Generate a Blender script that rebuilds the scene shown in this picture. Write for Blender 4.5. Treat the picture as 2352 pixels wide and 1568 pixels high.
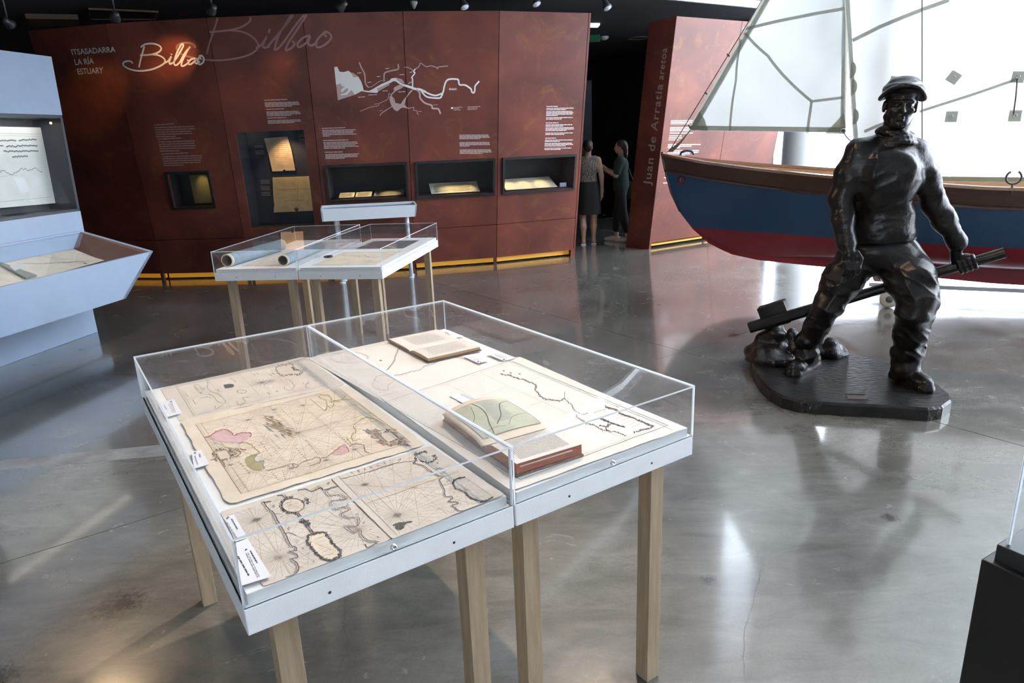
import bpy, bmesh, math, random
import numpy as np
from mathutils import Vector, Matrix
from mathutils.geometry import tessellate_polygon
random.seed(7)
rng = np.random.default_rng(7)
for _o in list(bpy.data.objects):
    bpy.data.objects.remove(_o, do_unlink=True)
scene = bpy.context.scene
COL = scene.collection

# ------------------------------------------------------------------ camera
IMG_W, IMG_H, FPX = 2352., 1568., 1568.
CAM_H, PITCH, ROLL = 1.73, math.radians(16.5), math.radians(2.35)
_f = np.array([0, math.cos(PITCH), -math.sin(PITCH)])
_r = np.array([1., 0, 0])
_u = np.cross(_r, _f)
_r2 = math.cos(ROLL)*_r - math.sin(ROLL)*_u
_u2 = math.cos(ROLL)*_u + math.sin(ROLL)*_r
CAMR = np.array([_r2, _u2, _f])
CAMP = np.array([0, 0, CAM_H])
cam_data = bpy.data.cameras.new('camera')
cam_data.sensor_width = 36.0
cam_data.lens = 36.0*FPX/IMG_W
cam_data.clip_start = 0.05
cam = bpy.data.objects.new('camera', cam_data)
_m = Matrix.Identity(4)
for _i in range(3):
    _m[_i][0], _m[_i][1], _m[_i][2] = _r2[_i], _u2[_i], -_f[_i]
_m[2][3] = CAM_H
cam.matrix_world = _m
COL.objects.link(cam)
scene.camera = cam

# ------------------------------------------------------------------ world, lights, exposure
world = bpy.data.worlds.new('sky_world')
scene.world = world
world.use_nodes = True
_bg = world.node_tree.nodes['Background']
_bg.inputs[0].default_value = (0.86, 0.93, 1.0, 1)
_bg.inputs[1].default_value = 12.5
world.cycles.sampling_method = 'MANUAL'
world.cycles.sample_map_resolution = 64

def lamp(name, kind, loc, target, power, color=(1, 1, 1), size=0.05, angle=50, blend=0.5, sy=None, label=None):
    l = bpy.data.lights.new(name, kind)
    l.energy = power
    l.color = color
    if kind == 'SPOT':
        l.spot_size = math.radians(angle); l.spot_blend = blend; l.shadow_soft_size = size
    elif kind == 'AREA':
        l.size = size
        if sy:
            l.shape = 'RECTANGLE'; l.size_y = sy
    else:
        l.shadow_soft_size = size
    o = bpy.data.objects.new(name, l)
    o.location = loc
    d = Vector(target) - Vector(loc)
    o.rotation_euler = d.to_track_quat('-Z', 'Y').to_euler()
    COL.objects.link(o)
    return o

WARM = (1.0, 0.70, 0.42)
HALL_LAMPS = [('table_spotlight', (0.55, 5.1, 4.7), (-0.40, 2.1, 0.9), 860, (1.0, 0.76, 0.54), 0.03, 42, 0.7),
              ('far_table_spotlight', (-3.8, 5.1, 3.3), (-1.6, 4.7, 0.9), 190, (1.0, 0.70, 0.42), 0.05, 80, 0.7),
              ('statue_spotlight', (-0.6, 1.6, 5.0), (2.2, 4.3, 1.0), 260, WARM, 0.03, 40, 0.6),
              ('tray_spotlight', (-2.9, 5.0, 3.3), (-4.2, 6.3, 0.8), 150, (1.0, 0.80, 0.58), 0.05, 50, 0.7)]
for nm, loc, aim, pw, col, sz, ang, bl in HALL_LAMPS:
    lamp(nm, 'SPOT', loc, aim, pw, col, sz, ang, bl)

vs = scene.view_settings
vs.view_transform = 'Standard'
vs.look = 'None'
vs.gamma = 1.0
vs.use_curve_mapping = False
vs.exposure = 0.0
scene.cycles.use_denoising = True
scene.cycles.max_bounces = 7
scene.cycles.use_adaptive_sampling = True
scene.cycles.adaptive_threshold = 0.02
scene.cycles.transparent_max_bounces = 24
scene.cycles.caustics_reflective = False
scene.cycles.caustics_refractive = False

# ------------------------------------------------------------------ pixel geometry
def ray(x, y):
    return np.array([(x-IMG_W/2)/FPX, -(y-IMG_H/2)/FPX, 1.]) @ CAMR
def atz(x, y, z=0.):
    d = ray(x, y); return CAMP + d*((z-CAM_H)/d[2])
def aty(x, y, Y):
    d = ray(x, y); return CAMP + d*(Y/d[1])
def onplane(x, y, P, n):
    d = ray(x, y); return CAMP + d*(((np.asarray(P)-CAMP) @ n)/(d @ n))
def unit(v):
    v = np.asarray(v, float); return v/np.linalg.norm(v)

# ------------------------------------------------------------------ object helpers
OFF = {}
def link(name, data, parent=None, loc=None):
    o = bpy.data.objects.new(name, data)
    COL.objects.link(o)
    if parent is not None:
        o.parent = parent
        OFF[o] = OFF.get(parent, np.zeros(3))
    else:
        OFF[o] = np.zeros(3) if loc is None else np.array(loc, float)
        if loc is not None:
            o.location = loc
    return o
def tag(o, label=None, cat=None, group=None, kind=None):
    if label: o['label'] = label
    if cat: o['category'] = cat
    if group: o['group'] = group
    if kind: o['kind'] = kind
    return o
def thing(name, loc, label, cat, group=None, kind=None):
    o = link(name, None, None, [float(c) for c in loc])
    o.empty_display_size = 0.1
    return tag(o, label, cat, group, kind)

class MB:
    """collects faces in world coordinates, builds ONE mesh object"""
    def __init__(s):
        s.v = []; s.f = []; s.m = []; s.sm = []
    def add(s, verts, faces, mat=0, smooth=False):
        b = len(s.v)
        s.v.extend([tuple(float(c) for c in p) for p in verts])
        for f in faces:
            s.f.append([b+i for i in f]); s.m.append(mat); s.sm.append(smooth)
    def hexa(s, p, mat=0):
        s.add(p, [(0,3,2,1),(4,5,6,7),(0,1,5,4),(1,2,6,5),(2,3,7,6),(3,0,4,7)], mat)
    def box(s, c, u, v, w, mat=0):
        """centre c, half vectors u v w"""
        c, u, v, w = (np.asarray(a, float) for a in (c, u, v, w))
        s.hexa([c-u-v-w, c+u-v-w, c+u+v-w, c-u+v-w, c-u-v+w, c+u-v+w, c+u+v+w, c-u+v+w], mat)
    def abox(s, x0, y0, z0, x1, y1, z1, mat=0):
        s.hexa([(x0,y0,z0),(x1,y0,z0),(x1,y1,z0),(x0,y1,z0),(x0,y0,z1),(x1,y0,z1),(x1,y1,z1),(x0,y1,z1)], mat)
    def prism(s, poly, d, mat=0):
        """polygon (3d pts) extruded along d"""
        n = len(poly); d = np.asarray(d, float)
        a = [np.asarray(p, float) for p in poly]
        s.add(a+[p+d for p in a], [list(range(n))[::-1], list(range(n, 2*n))] + [(i, (i+1) % n, n+(i+1) % n, n+i) for i in range(n)], mat)
    def quad(s, pts, mat=0):
        s.add(pts, [tuple(range(len(pts)))], mat)
    def tube(s, pts, r, n=10, mat=0, cap=True, smooth=True):
        pts = [np.asarray(p, float) for p in pts]
        rs = r if hasattr(r, '__len__') else [r]*len(pts)
        vs_, fs = [], []
        ref = np.array([0.13, 0.27, 0.95])
        for i, p in enumerate(pts):
            t = pts[min(i+1, len(pts)-1)] - pts[max(i-1, 0)]
            t = t/(np.linalg.norm(t)+1e-9)
            a = np.cross(t, ref)
            if np.linalg.norm(a) < 1e-3: a = np.cross(t, [1, 0, 0])
            a /= np.linalg.norm(a); b = np.cross(t, a)
            for k in range(n):
                th = 2*math.pi*k/n
                vs_.append(p + rs[i]*(math.cos(th)*a + math.sin(th)*b))
        for i in range(len(pts)-1):
            for k in range(n):
                fs.append((i*n+k, i*n+(k+1) % n, (i+1)*n+(k+1) % n, (i+1)*n+k))
        b0 = len(s.f)
        s.add(vs_, fs, mat, smooth)
        if cap:
            base = len(s.v) - len(vs_)
            s.f.append([base+k for k in range(n)][::-1]); s.m.append(mat); s.sm.append(False)
            s.f.append([base+(len(pts)-1)*n+k for k in range(n)]); s.m.append(mat); s.sm.append(False)
    def lathe(s, prof, c, ax=(0, 0, 1), n=24, mat=0, smooth=True):
        ax = unit(ax); c = np.asarray(c, float)
        a = np.cross(ax, [0.31, 0.2, 0.93] if abs(ax[2]) < .9 else [1, 0, 0]); a /= np.linalg.norm(a); b = np.cross(ax, a)
        vs_, fs = [], []
        for r, h in prof:
            for k in range(n):
                th = 2*math.pi*k/n
                vs_.append(c + ax*h + r*(math.cos(th)*a+math.sin(th)*b))
        for i in range(len(prof)-1):
            for k in range(n):
                fs.append((i*n+k, i*n+(k+1) % n, (i+1)*n+(k+1) % n, (i+1)*n+k))
        s.add(vs_, fs, mat, smooth)
    def build(s, name, mats, parent=None, bevel=0, loc=None):
        me = bpy.data.meshes.new(name)
        o = link(name, me, parent, loc)
        off = OFF[o]
        me.from_pydata([tuple(np.asarray(p)-off) for p in s.v], [], s.f)
        for m in (mats if isinstance(mats, (list, tuple)) else [mats]):
            me.materials.append(m)
        me.polygons.foreach_set('material_index', s.m)
        me.polygons.foreach_set('use_smooth', s.sm)
        me.update()
        if bevel:
            md = o.modifiers.new('bevel', 'BEVEL'); md.width = bevel; md.segments = 2; md.limit_method = 'ANGLE'
        return o
def np_mesh(name, V, F, mat, parent=None, smooth=True, loc=None):
    me = bpy.data.meshes.new(name)
    o = link(name, me, parent, loc)
    me.from_pydata((np.asarray(V)-OFF[o]).tolist(), [], np.asarray(F).tolist())
    for m in (mat if isinstance(mat, (list, tuple)) else [mat]): me.materials.append(m)
    me.polygons.foreach_set('use_smooth', [smooth]*len(me.polygons))
    me.update()
    return o

# ------------------------------------------------------------------ materials
MATS = {}
def mat(name, col=(.5, .5, .5), rough=.5, metal=0., spec=.5, var=0., vscale=6., bump=0., bscale=60., coat=0., emit=None, estr=0., col2=None, detail=4., stretch=None, transl=0.):
    if name in MATS: return MATS[name]
    m = bpy.data.materials.new(name); m.use_nodes = True
    nt = m.node_tree; N = nt.nodes; L = nt.links
    b = N['Principled BSDF']
    b.inputs['Base Color'].default_value = (*col, 1)
    b.inputs['Roughness'].default_value = rough
    b.inputs['Metallic'].default_value = metal
    b.inputs['Specular IOR Level'].default_value = spec
    if coat: b.inputs['Coat Weight'].default_value = coat; b.inputs['Coat Roughness'].default_value = .12
    if emit is not None:
        b.inputs['Emission Color'].default_value = (*emit, 1); b.inputs['Emission Strength'].default_value = estr
    tc = None
    if var or bump or col2:
        tc = N.new('ShaderNodeTexCoord'); src = tc.outputs['Object']
        if stretch:
            mp = N.new('ShaderNodeMapping'); mp.inputs['Scale'].default_value = stretch
            L.new(src, mp.inputs['Vector']); src = mp.outputs['Vector']
    if var or col2:
        t = N.new('ShaderNodeTexNoise'); t.inputs['Scale'].default_value = vscale; t.inputs['Detail'].default_value = detail; t.inputs['Roughness'].default_value = .6
        L.new(src, t.inputs['Vector'])
        r = N.new('ShaderNodeValToRGB')
        c2 = col2 if col2 else tuple(c*(1-var) for c in col)
        r.color_ramp.elements[0].position = .32; r.color_ramp.elements[0].color = (*c2, 1)
        r.color_ramp.elements[1].position = .68; r.color_ramp.elements[1].color = (*[min(1, c*(1+var*.5)) for c in col], 1)
        L.new(t.outputs['Fac'], r.inputs['Fac']); L.new(r.outputs['Color'], b.inputs['Base Color'])
    if bump:
        t2 = N.new('ShaderNodeTexNoise'); t2.inputs['Scale'].default_value = bscale; t2.inputs['Detail'].default_value = 3
        L.new(src, t2.inputs['Vector'])
        bp = N.new('ShaderNodeBump'); bp.inputs['Strength'].default_value = bump; bp.inputs['Distance'].default_value = .01
        L.new(t2.outputs['Fac'], bp.inputs['Height']); L.new(bp.outputs['Normal'], b.inputs['Normal'])
    if transl:
        tr = N.new('ShaderNodeBsdfTranslucent'); tr.inputs['Color'].default_value = (*col, 1)
        mx = N.new('ShaderNodeMixShader'); mx.inputs['Fac'].default_value = transl
        L.new(b.outputs[0], mx.inputs[1]); L.new(tr.outputs[0], mx.inputs[2])
        L.new(mx.outputs[0], N['Material Output'].inputs['Surface'])
    MATS[name] = m
    return m
def glassmat(name, tint=(1, 1, 1), haze=0.0, refl=1.0, ior=1.49):
    """clear sheet: see-through plus a fresnel mirror film, lets lamp light pass"""
    if name in MATS: return MATS[name]
    m = bpy.data.materials.new(name); m.use_nodes = True
    nt = m.node_tree; N = nt.nodes; L = nt.links
    N.remove(N['Principled BSDF'])
    out = N['Material Output']
    t = N.new('ShaderNodeBsdfTransparent'); t.inputs['Color'].default_value = (*tint, 1)
    g = N.new('ShaderNodeBsdfGlossy'); g.inputs['Roughness'].default_value = 0.0; g.inputs['Color'].default_value = (refl, refl, refl, 1)
    fr = N.new('ShaderNodeFresnel'); fr.inputs['IOR'].default_value = ior
    mx = N.new('ShaderNodeMixShader')
    ge = N.new('ShaderNodeNewGeometry'); sb = N.new('ShaderNodeMath'); sb.operation = 'SUBTRACT'; sb.inputs[0].default_value = 1.0
    L.new(ge.outputs['Backfacing'], sb.inputs[1])
    ml = N.new('ShaderNodeMath'); ml.operation = 'MULTIPLY'          # the film reflects on the outer faces only
    L.new(fr.outputs[0], ml.inputs[0]); L.new(sb.outputs[0], ml.inputs[1]); L.new(ml.outputs[0], mx.inputs['Fac'])
    if haze:
        df = N.new('ShaderNodeBsdfDiffuse'); df.inputs['Color'].default_value = (.85, .88, .92, 1)
        m2 = N.new('ShaderNodeMixShader'); m2.inputs['Fac'].default_value = haze
        L.new(t.outputs[0], m2.inputs[1]); L.new(df.outputs[0], m2.inputs[2]); L.new(m2.outputs[0], mx.inputs[1])
    else:
        L.new(t.outputs[0], mx.inputs[1])
    L.new(g.outputs[0], mx.inputs[2]); L.new(mx.outputs[0], out.inputs['Surface'])
    MATS[name] = m
    return m

WHITE = mat('white_paint', (.86, .87, .88), .45, var=.04, vscale=9, bump=.05, bscale=250)
BOARD = mat('white_board', (.86, .85, .83), .6)
ACRYL = glassmat('acrylic_sheet', (.975, .98, .985), haze=.012)
EDGE = mat('acrylic_edge', (.80, .86, .92), .25, transl=.4)  # whitish colour stands for the glow of light in the sheet edges
GLASS = glassmat('window_glass', (.97, .985, 1.0), ior=1.4)
PINE = mat('pine_wood', (.42, .31, .205), .55, var=.20, vscale=5, bump=.08, bscale=40, stretch=(14, 14, 1.1))
DARK = mat('black_lacquer', (.018, .018, .022), .4)
STEEL = mat('brushed_steel', (.62, .63, .65), .35, 1.0)

# ================================================================== STRUCTURE
# ---- floor: polished concrete slabs with saw-cut joints
def floor_material():
    m = bpy.data.materials.new('polished_concrete'); m.use_nodes = True
    nt = m.node_tree; N = nt.nodes; L = nt.links; b = N['Principled BSDF']
    tc = N.new('ShaderNodeTexCoord'); src = tc.outputs['Object']
    def noise(scale, detail=5, rough=.6, dist=0., st=None):
        t = N.new('ShaderNodeTexNoise'); t.inputs['Scale'].default_value = scale; t.inputs['Detail'].default_value = detail
        t.inputs['Roughness'].default_value = rough; t.inputs['Distortion'].default_value = dist
        if st:
            mp = N.new('ShaderNodeMapping'); mp.inputs['Scale'].default_value = st; mp.inputs['Rotation'].default_value = (0, 0, .5)
            L.new(src, mp.inputs['Vector']); L.new(mp.outputs[0], t.inputs['Vector'])
        else:
            L.new(src, t.inputs['Vector'])
        return t.outputs['Fac']
    def ramp(fac, stops):
        r = N.new('ShaderNodeValToRGB')
        while len(r.color_ramp.elements) < len(stops): r.color_ramp.elements.new(.5)
        for e, (p, c) in zip(r.color_ramp.elements, stops):
            e.position = p; e.color = (*c, 1) if len(c) == 3 else c
        L.new(fac, r.inputs['Fac']); return r.outputs['Color']
    def mix(kind, fac, a, bb):
        x = N.new('ShaderNodeMixRGB'); x.blend_type = kind
        if isinstance(fac, float): x.inputs['Fac'].default_value = fac
        else: L.new(fac, x.inputs['Fac'])
        for i, q in ((1, a), (2, bb)):
            if isinstance(q, tuple): x.inputs[i].default_value = (*q, 1)
            else: L.new(q, x.inputs[i])
        return x.outputs['Color']
    base = ramp(noise(1.1, 6, .62, .6), [(.30, (.105, .098, .086)), (.52, (.158, .150, .134)), (.72, (.222, .213, .195))])
    streak = ramp(noise(2.2, 6, .7, 1.2, (1, 3.2, 1)), [(.35, (.72, .72, .72)), (.65, (1.12, 1.11, 1.10))])
    c = mix('MULTIPLY', .8, base, streak)
    grain = ramp(noise(90, 3), [(.3, (.86, .86, .86)), (.7, (1.08, 1.08, 1.08))])
    c = mix('MULTIPLY', .7, c, grain)
    # dark spill stains, each a ragged blotch where it lies
    stain = None
    for (x, y, r) in [(-1.86, 1.95, .13), (-1.62, 2.35, .14), (-1.45, 2.75, .09), (4.35, 6.55, .20), (1.95, 5.75, .11), (4.0, 6.0, .3), (.75, 2.35, .05), (1.7, 2.75, .06)]:
        vm = N.new('ShaderNodeVectorMath'); vm.operation = 'DISTANCE'; vm.inputs[1].default_value = (x, y, 0); L.new(src, vm.inputs[0])
        mr = N.new('ShaderNodeMapRange'); mr.inputs[1].default_value = 0; mr.inputs[2].default_value = r*1.5; mr.inputs[3].default_value = 1.0; mr.inputs[4].default_value = 0
        L.new(vm.outputs['Value'], mr.inputs[0])
        if stain is None: stain = mr.outputs[0]
        else:
            mm = N.new('ShaderNodeMath'); mm.operation = 'MAXIMUM'; L.new(stain, mm.inputs[0]); L.new(mr.outputs[0], mm.inputs[1]); stain = mm.outputs[0]
    nz = noise(38, 5, .75)
    mu = N.new('ShaderNodeMath'); mu.operation = 'MULTIPLY'; L.new(stain, mu.inputs[0]); L.new(nz, mu.inputs[1])
    sm = ramp(mu.outputs[0], [(.22, (0, 0, 0)), (.42, (1, 1, 1))])
    c = mix('MIX', sm, c, (.055, .05, .045))
    L.new(c, b.inputs['Base Color'])
    rr = ramp(noise(3.1, 5, .65, .8), [(.3, (.13, .13, .13)), (.7, (.30, .30, .30))])
    L.new(rr, b.inputs['Roughness'])
    b.inputs['Specular IOR Level'].default_value = .62
    b.inputs['Coat Weight'].default_value = .9; b.inputs['Coat Roughness'].default_value = .085
    bp = N.new('ShaderNodeBump'); bp.inputs['Strength'].default_value = .012; bp.inputs['Distance'].default_value = .02
    L.new(noise(3, 2), bp.inputs['Height']); L.new(bp.outputs[0], b.inputs['Normal'])
    return m
CONC = floor_material()
JOINT = mat('joint_filler', (.10, .095, .085), .8)
floor_o = MB()
floor_o.abox(-10, -6, -.12, 10, 18, -.006)
FLOOR = tag(floor_o.build('floor', JOINT), kind='structure')
ga, gb = np.array([.813, .582]), np.array([-.582, .813])
def clip_poly(poly, a, c):
    out = []
    for i in range(len(poly)):
        p, q = poly[i], poly[(i+1) % len(poly)]
        dp, dq = p@a-c, q@a-c
        if dp >= 0: out.append(p)
        if dp*dq < 0: out.append(p+(q-p)*dp/(dp-dq))
    return out
ROOM = [np.array(p, float) for p in [(-10, -6), (10, -6), (10, 18), (-10, 18)]]
SL = 6.0
for i in range(-3, 4):
    for j in range(-3, 4):
        a0, b0 = 4.25+SL*i, 3.53+SL*j
        p = ROOM
        g = .003
        for nv, c in ((ga, a0+g), (-ga, -(a0+SL-g)), (gb, b0+g), (-gb, -(b0+SL-g))):
            p = clip_poly(p, nv, c)
            if len(p) < 3: break
        if len(p) < 3: continue
        mb = MB(); mb.prism([(q[0], q[1], -.012) for q in p], (0, 0, .012)); mb.build('slab', CONC, FLOOR)
# lighter repaired strip in the slab at the left and hairline cracks
PATCH = mat('repair_mortar', (.25, .25, .25), .35, var=.35, vscale=7)
mb = MB()
s0, s1 = [atz(-160, 1094), atz(-160, 1072), atz(380, 1020), atz(380, 1046)], None
mb.prism([p-[0, 0, .002] for p in s0], (0, 0, .0024)); mb.build('repair_strip', PATCH, FLOOR)
CRACK = mat('crack_dark', (.06, .055, .05), .9)
def crack(pts, w, seed):
    r = random.Random(seed); P = []
    for (x0, y0), (x1, y1) in zip(pts[:-1], pts[1:]):
        for k in range(12):
            t = k/12; P.append(atz(x0+(x1-x0)*t+r.uniform(-4, 4), y0+(y1-y0)*t+r.uniform(-2, 2), .0006))
    m_ = MB(); L_, R_ = [], []
    for i, p in enumerate(P):
        t = unit(P[min(i+1, len(P)-1)]-P[max(i-1, 0)]); nn = np.array([-t[1], t[0], 0])*w*r.uniform(.4, 1)
        L_.append(p+nn); R_.append(p-nn)
    m_.add(L_+R_, [(i, i+1, len(P)+i+1, len(P)+i) for i in range(len(P)-1)])
    m_.build('crack', CRACK, FLOOR)
crack([(793, 1370), (790, 1440), (800, 1480), (768, 1568)], .0012, 1)
crack([(1760, 1240), (1745, 1330), (1710, 1440), (1705, 1560)], .0009, 2)
crack([(610, 1090), (680, 1150), (700, 1180)], .0009, 3)
crack([(1595, 1025), (1680, 1027), (1790, 1031)], .0016, 4)

# ---- ceilings and outer walls
CEIL = mat('dark_ceiling', (.055, .057, .066), .7, var=.1, vscale=2)
UPPER = mat('pale_plaster', (.62, .64, .66), .8)
BLACKW = mat('black_wall', (.012, .012, .014), .8)
GREYW = mat('grey_panel', (.10, .11, .14), .7)
low = [(4.7, 18), (-10, 18), (-10, -6.0), (-4.2, -6.0), (-3.4, 1.5), (-1.2, 5.2), (0.3, 7.2), (1.4, 8.6), (2.34, 10.44), (3.98, 11.47), (4.7, 11.92)]  # left part extended out of view towards the camera to darken that side
mb = MB(); mb.prism([(x, y, 3.5) for x, y in low], (0, 0, .32)); tag(mb.build('ceiling', CEIL), kind='structure')
mb = MB()
for (x0, y0), (x1, y1) in zip(low[3:-1], low[4:]):
    a, b_ = np.array([x0, y0, 0]), np.array([x1, y1, 0]); n_ = unit(np.cross(b_-a, [0, 0, 1]))
    mb.hexa([a+n_*.005+[0, 0, 3.50], b_+n_*.005+[0, 0, 3.50], b_+n_*.05+[0, 0, 3.50], a+n_*.05+[0, 0, 3.50], a+n_*.005+[0, 0, 3.60], b_+n_*.005+[0, 0, 3.60], b_+n_*.05+[0, 0, 3.60], a+n_*.05+[0, 0, 3.60]])
tag(mb.build('trim_1', mat('fascia_white', (.75, .75, .74), .6, var=.15, vscale=4)), kind='structure')
mb = MB(); mb.abox(-10, -6, 10.9, 10, 18, 11.2); tag(mb.build('ceiling', UPPER), kind='structure')
mb = MB(); mb.abox(-10.2, -6, 0, -10, 18, 10.9); tag(mb.build('wall_left', mat('dark_wall', (.12, .12, .13), .8)), kind='structure')
mb = MB(); mb.abox(-10, -6.2, 0, -4.6, -6, 10.9); mb.abox(-2.0, -6.2, 0, 10, -6, 10.9); mb.abox(-4.6, -6.2, 0, -2.0, -6, .6); mb.abox(-4.6, -6.2, 2.4, -2.0, -6, 10.9); tag(mb.build('wall_front', mat('grey_wall', (.45, .455, .465), .8)), kind='structure')
mb = MB(); mb.abox(-10, 17.8, 0, 4.6, 18, 3.5); tag(mb.build('wall_back', BLACKW), kind='structure')
mb = MB(); mb.abox(4.6, 12.3, 0, 4.7, 18, 3.5); tag(mb.build('wall_corridor', BLACKW), kind='structure')
mb = MB(); mb.abox(4.62, 14.05, 3.82, 4.72, 18, 10.9); mb.abox(-10, 17.8, 3.82, 4.72, 18, 10.9); tag(mb.build('wall_upper', UPPER), kind='structure')
# windows: tall glazing behind the boat and along the right side
FRAME = mat('window_frame', (.72, .74, .76), .4)
def window(name, p0, p1, z0, z1, step):
    p0, p1 = np.array([*p0, 0.]), np.array([*p1, 0.]); u_ = unit(p1-p0); n_ = np.array([u_[1], -u_[0], 0]); ln = np.linalg.norm(p1-p0)
    k = max(1, round(ln/step)); mb = MB()
    for i in range(k+1):
        c = p0+u_*ln*i/k; mb.box(c+[0, 0, (z0+z1)/2], u_*.03, n_*.05, [0, 0, (z1-z0)/2])
    for z in (z0+.04, 3.3, 7.0, z1-.04):
        mb.box((p0+p1)/2+[0, 0, z], u_*ln/2, n_*.045, [0, 0, .035])
    w = tag(mb.build(name, FRAME), kind='structure')
    for i in range(k):
        for za, zb in ((z0, 3.3), (3.3, 7.0), (7.0, z1)):
            q = MB(); q.box((p0+u_*ln*(i+.5)/k)+[0, 0, (za+zb)/2], u_*(ln/k/2-.03), n_*.004, [0, 0, (zb-za)/2-.03]); q.build('pane', GLASS, w)
window('window_1', (4.75, 14.0), (9.6, 14.0), 0, 10.8, 1.6)
window('window_2', (9.6, 14.0), (9.6, 1.4), 0, 10.8, 2.5)
mb = MB(); mb.abox(9.5, -6, 0, 9.7, 1.4, 10.9); tag(mb.build('wall_right', UPPER), kind='structure')
mb = MB()  # unseen window added behind the camera to light the tables' left sides
for x in (-4.57, -3.3, -2.03): mb.abox(x-.03, -6.14, .6, x+.03, -6.04, 2.4)
for z in (.63, 2.37): mb.abox(-4.6, -6.14, z-.03, -2.0, -6.04, z+.03)
w3 = tag(mb.build('window_fill', FRAME), kind='structure')
for x in (-4.54, -3.27): q = MB(); q.abox(x, -6.095, .66, x+1.21, -6.087, 2.34); q.build('pane', GLASS, w3)
# round white column beside the red wall
c = aty(1850, 350, 12.75); mb = MB()
mb.lathe([(.40, 0), (.40, 10.9)], (c[0], c[1], 0), n=40)
tag(mb.build('column', mat('column_white', (.85, .86, .87), .6)), 'thick round pale column standing beside the red wall end', 'column', kind='structure')
# grey door-like partition and green exit sign in the dark passage
q0, q1 = atz(1361, 544), atz(1300, 544)
mb = MB(); mb.hexa([q1, q0, q0+[0, .12, 0], q1+[0, .12, 0], q1+[0, 0, 2.62], q0+[0, 0, 2.62], q0+[0, .12, 2.62], q1+[0, .12, 2.62]])
tag(mb.build('wall_partition', GREYW), kind='structure')

# ---- the two leaning red exhibition walls
LEAN = np.array([.0585, -.1989, 1.])            # horizontal shift per metre of height
def red_material():
    m = bpy.data.materials.new('rust_red_panel'); m.use_nodes = True
    nt = m.node_tree; N = nt.nodes; L = nt.links; b = N['Principled BSDF']
    g = N.new('ShaderNodeNewGeometry'); src = g.outputs['Position']
    t = N.new('ShaderNodeTexNoise'); t.inputs['Scale'].default_value = 1.1; t.inputs['Detail'].default_value = 5; t.inputs['Distortion'].default_value = .8; L.new(src, t.inputs['Vector'])
    r = N.new('ShaderNodeValToRGB'); e = r.color_ramp.elements
    e[0].position = .30; e[0].color = (.092, .024, .018, 1)
    e[1].position = .72; e[1].color = (.235, .060, .038, 1)
    x = e.new(.52); x.color = (.160, .040, .028, 1)
    L.new(t.outputs['Fac'], r.inputs['Fac'])
    t2 = N.new('ShaderNodeTexNoise'); t2.inputs['Scale'].default_value = 2.6; t2.inputs['Detail'].default_value = 6; t2.inputs['Roughness'].default_value = .7; t2.inputs['Distortion'].default_value = 1.5; L.new(src, t2.inputs['Vector'])
    r2 = N.new('ShaderNodeValToRGB'); r2.color_ramp.elements[0].position = .54; r2.color_ramp.elements[0].color = (0, 0, 0, 1); r2.color_ramp.elements[1].position = .78; r2.color_ramp.elements[1].color = (.6, .6, .6, 1)
    L.new(t2.outputs['Fac'], r2.inputs['Fac'])
    mx = N.new('ShaderNodeMixRGB'); mx.inputs[2].default_value = (.30, .12, .03, 1)
    L.new(r2.outputs['Color'], mx.inputs['Fac']); L.new(r.outputs['Color'], mx.inputs[1]); L.new(mx.outputs[0], b.inputs['Base Color'])
    b.inputs['Roughness'].default_value = .48; b.inputs['Specular IOR Level'].default_value = .45
    return m
RED = red_material()
LED = mat('amber_led', (1, .55, .1), .5, emit=(1.0, .42, .02), estr=.30)

class LeanWall:
    def __init__(s, bases, ztop):
        s.b = [np.array([p[0], p[1], 0.]) for p in bases]; s.zt = ztop; s.seg = []
        for a, c in zip(s.b[:-1], s.b[1:]):
            e = unit(c-a); n = unit(np.cross(e, LEAN)); s.seg.append((a, e, n, np.linalg.norm(c-a)))
    def at(s, i, ss, z, out=0.):
        a, e, n, w = s.seg[i]; return a+e*ss+LEAN*z+n*out
    def st(s, i, x, y):
        a, e, n, w = s.seg[i]; Q = onplane(x, y, a, n); z = Q[2]; return float((Q-LEAN*z-a) @ e), float(z)
    def find(s, x, y):
        best = None
        for i in range(len(s.seg)):
            ss, z = s.st(i, x, y); w = s.seg[i][3]
            ex = max(0, -ss, ss-w)
            if best is None or ex < best[0]: best = (ex, i, ss, z)
        return best[1:]
    def pt(s, x, y, out=.002):
        i, ss, z = s.find(x, y); return s.at(i, ss, z, out), s.seg[i][2]
TOPS = [(64, 71), (241, 55), (474, 41), (694, 31.5), (925, 26), (1147, 25), (1353, 30)]
ZT = 3.24
W1 = LeanWall([atz(x, y, ZT)-LEAN*ZT for x, y in TOPS], ZT)
A2 = atz(1490, 573); dir2 = unit(atz(1620, 553)-A2)
W2 = LeanWall([A2, A2+dir2*1.28, A2+dir2*2.55], 3.21)
SP = LeanWall([atz(1438, 566), A2], 3.21)
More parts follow.
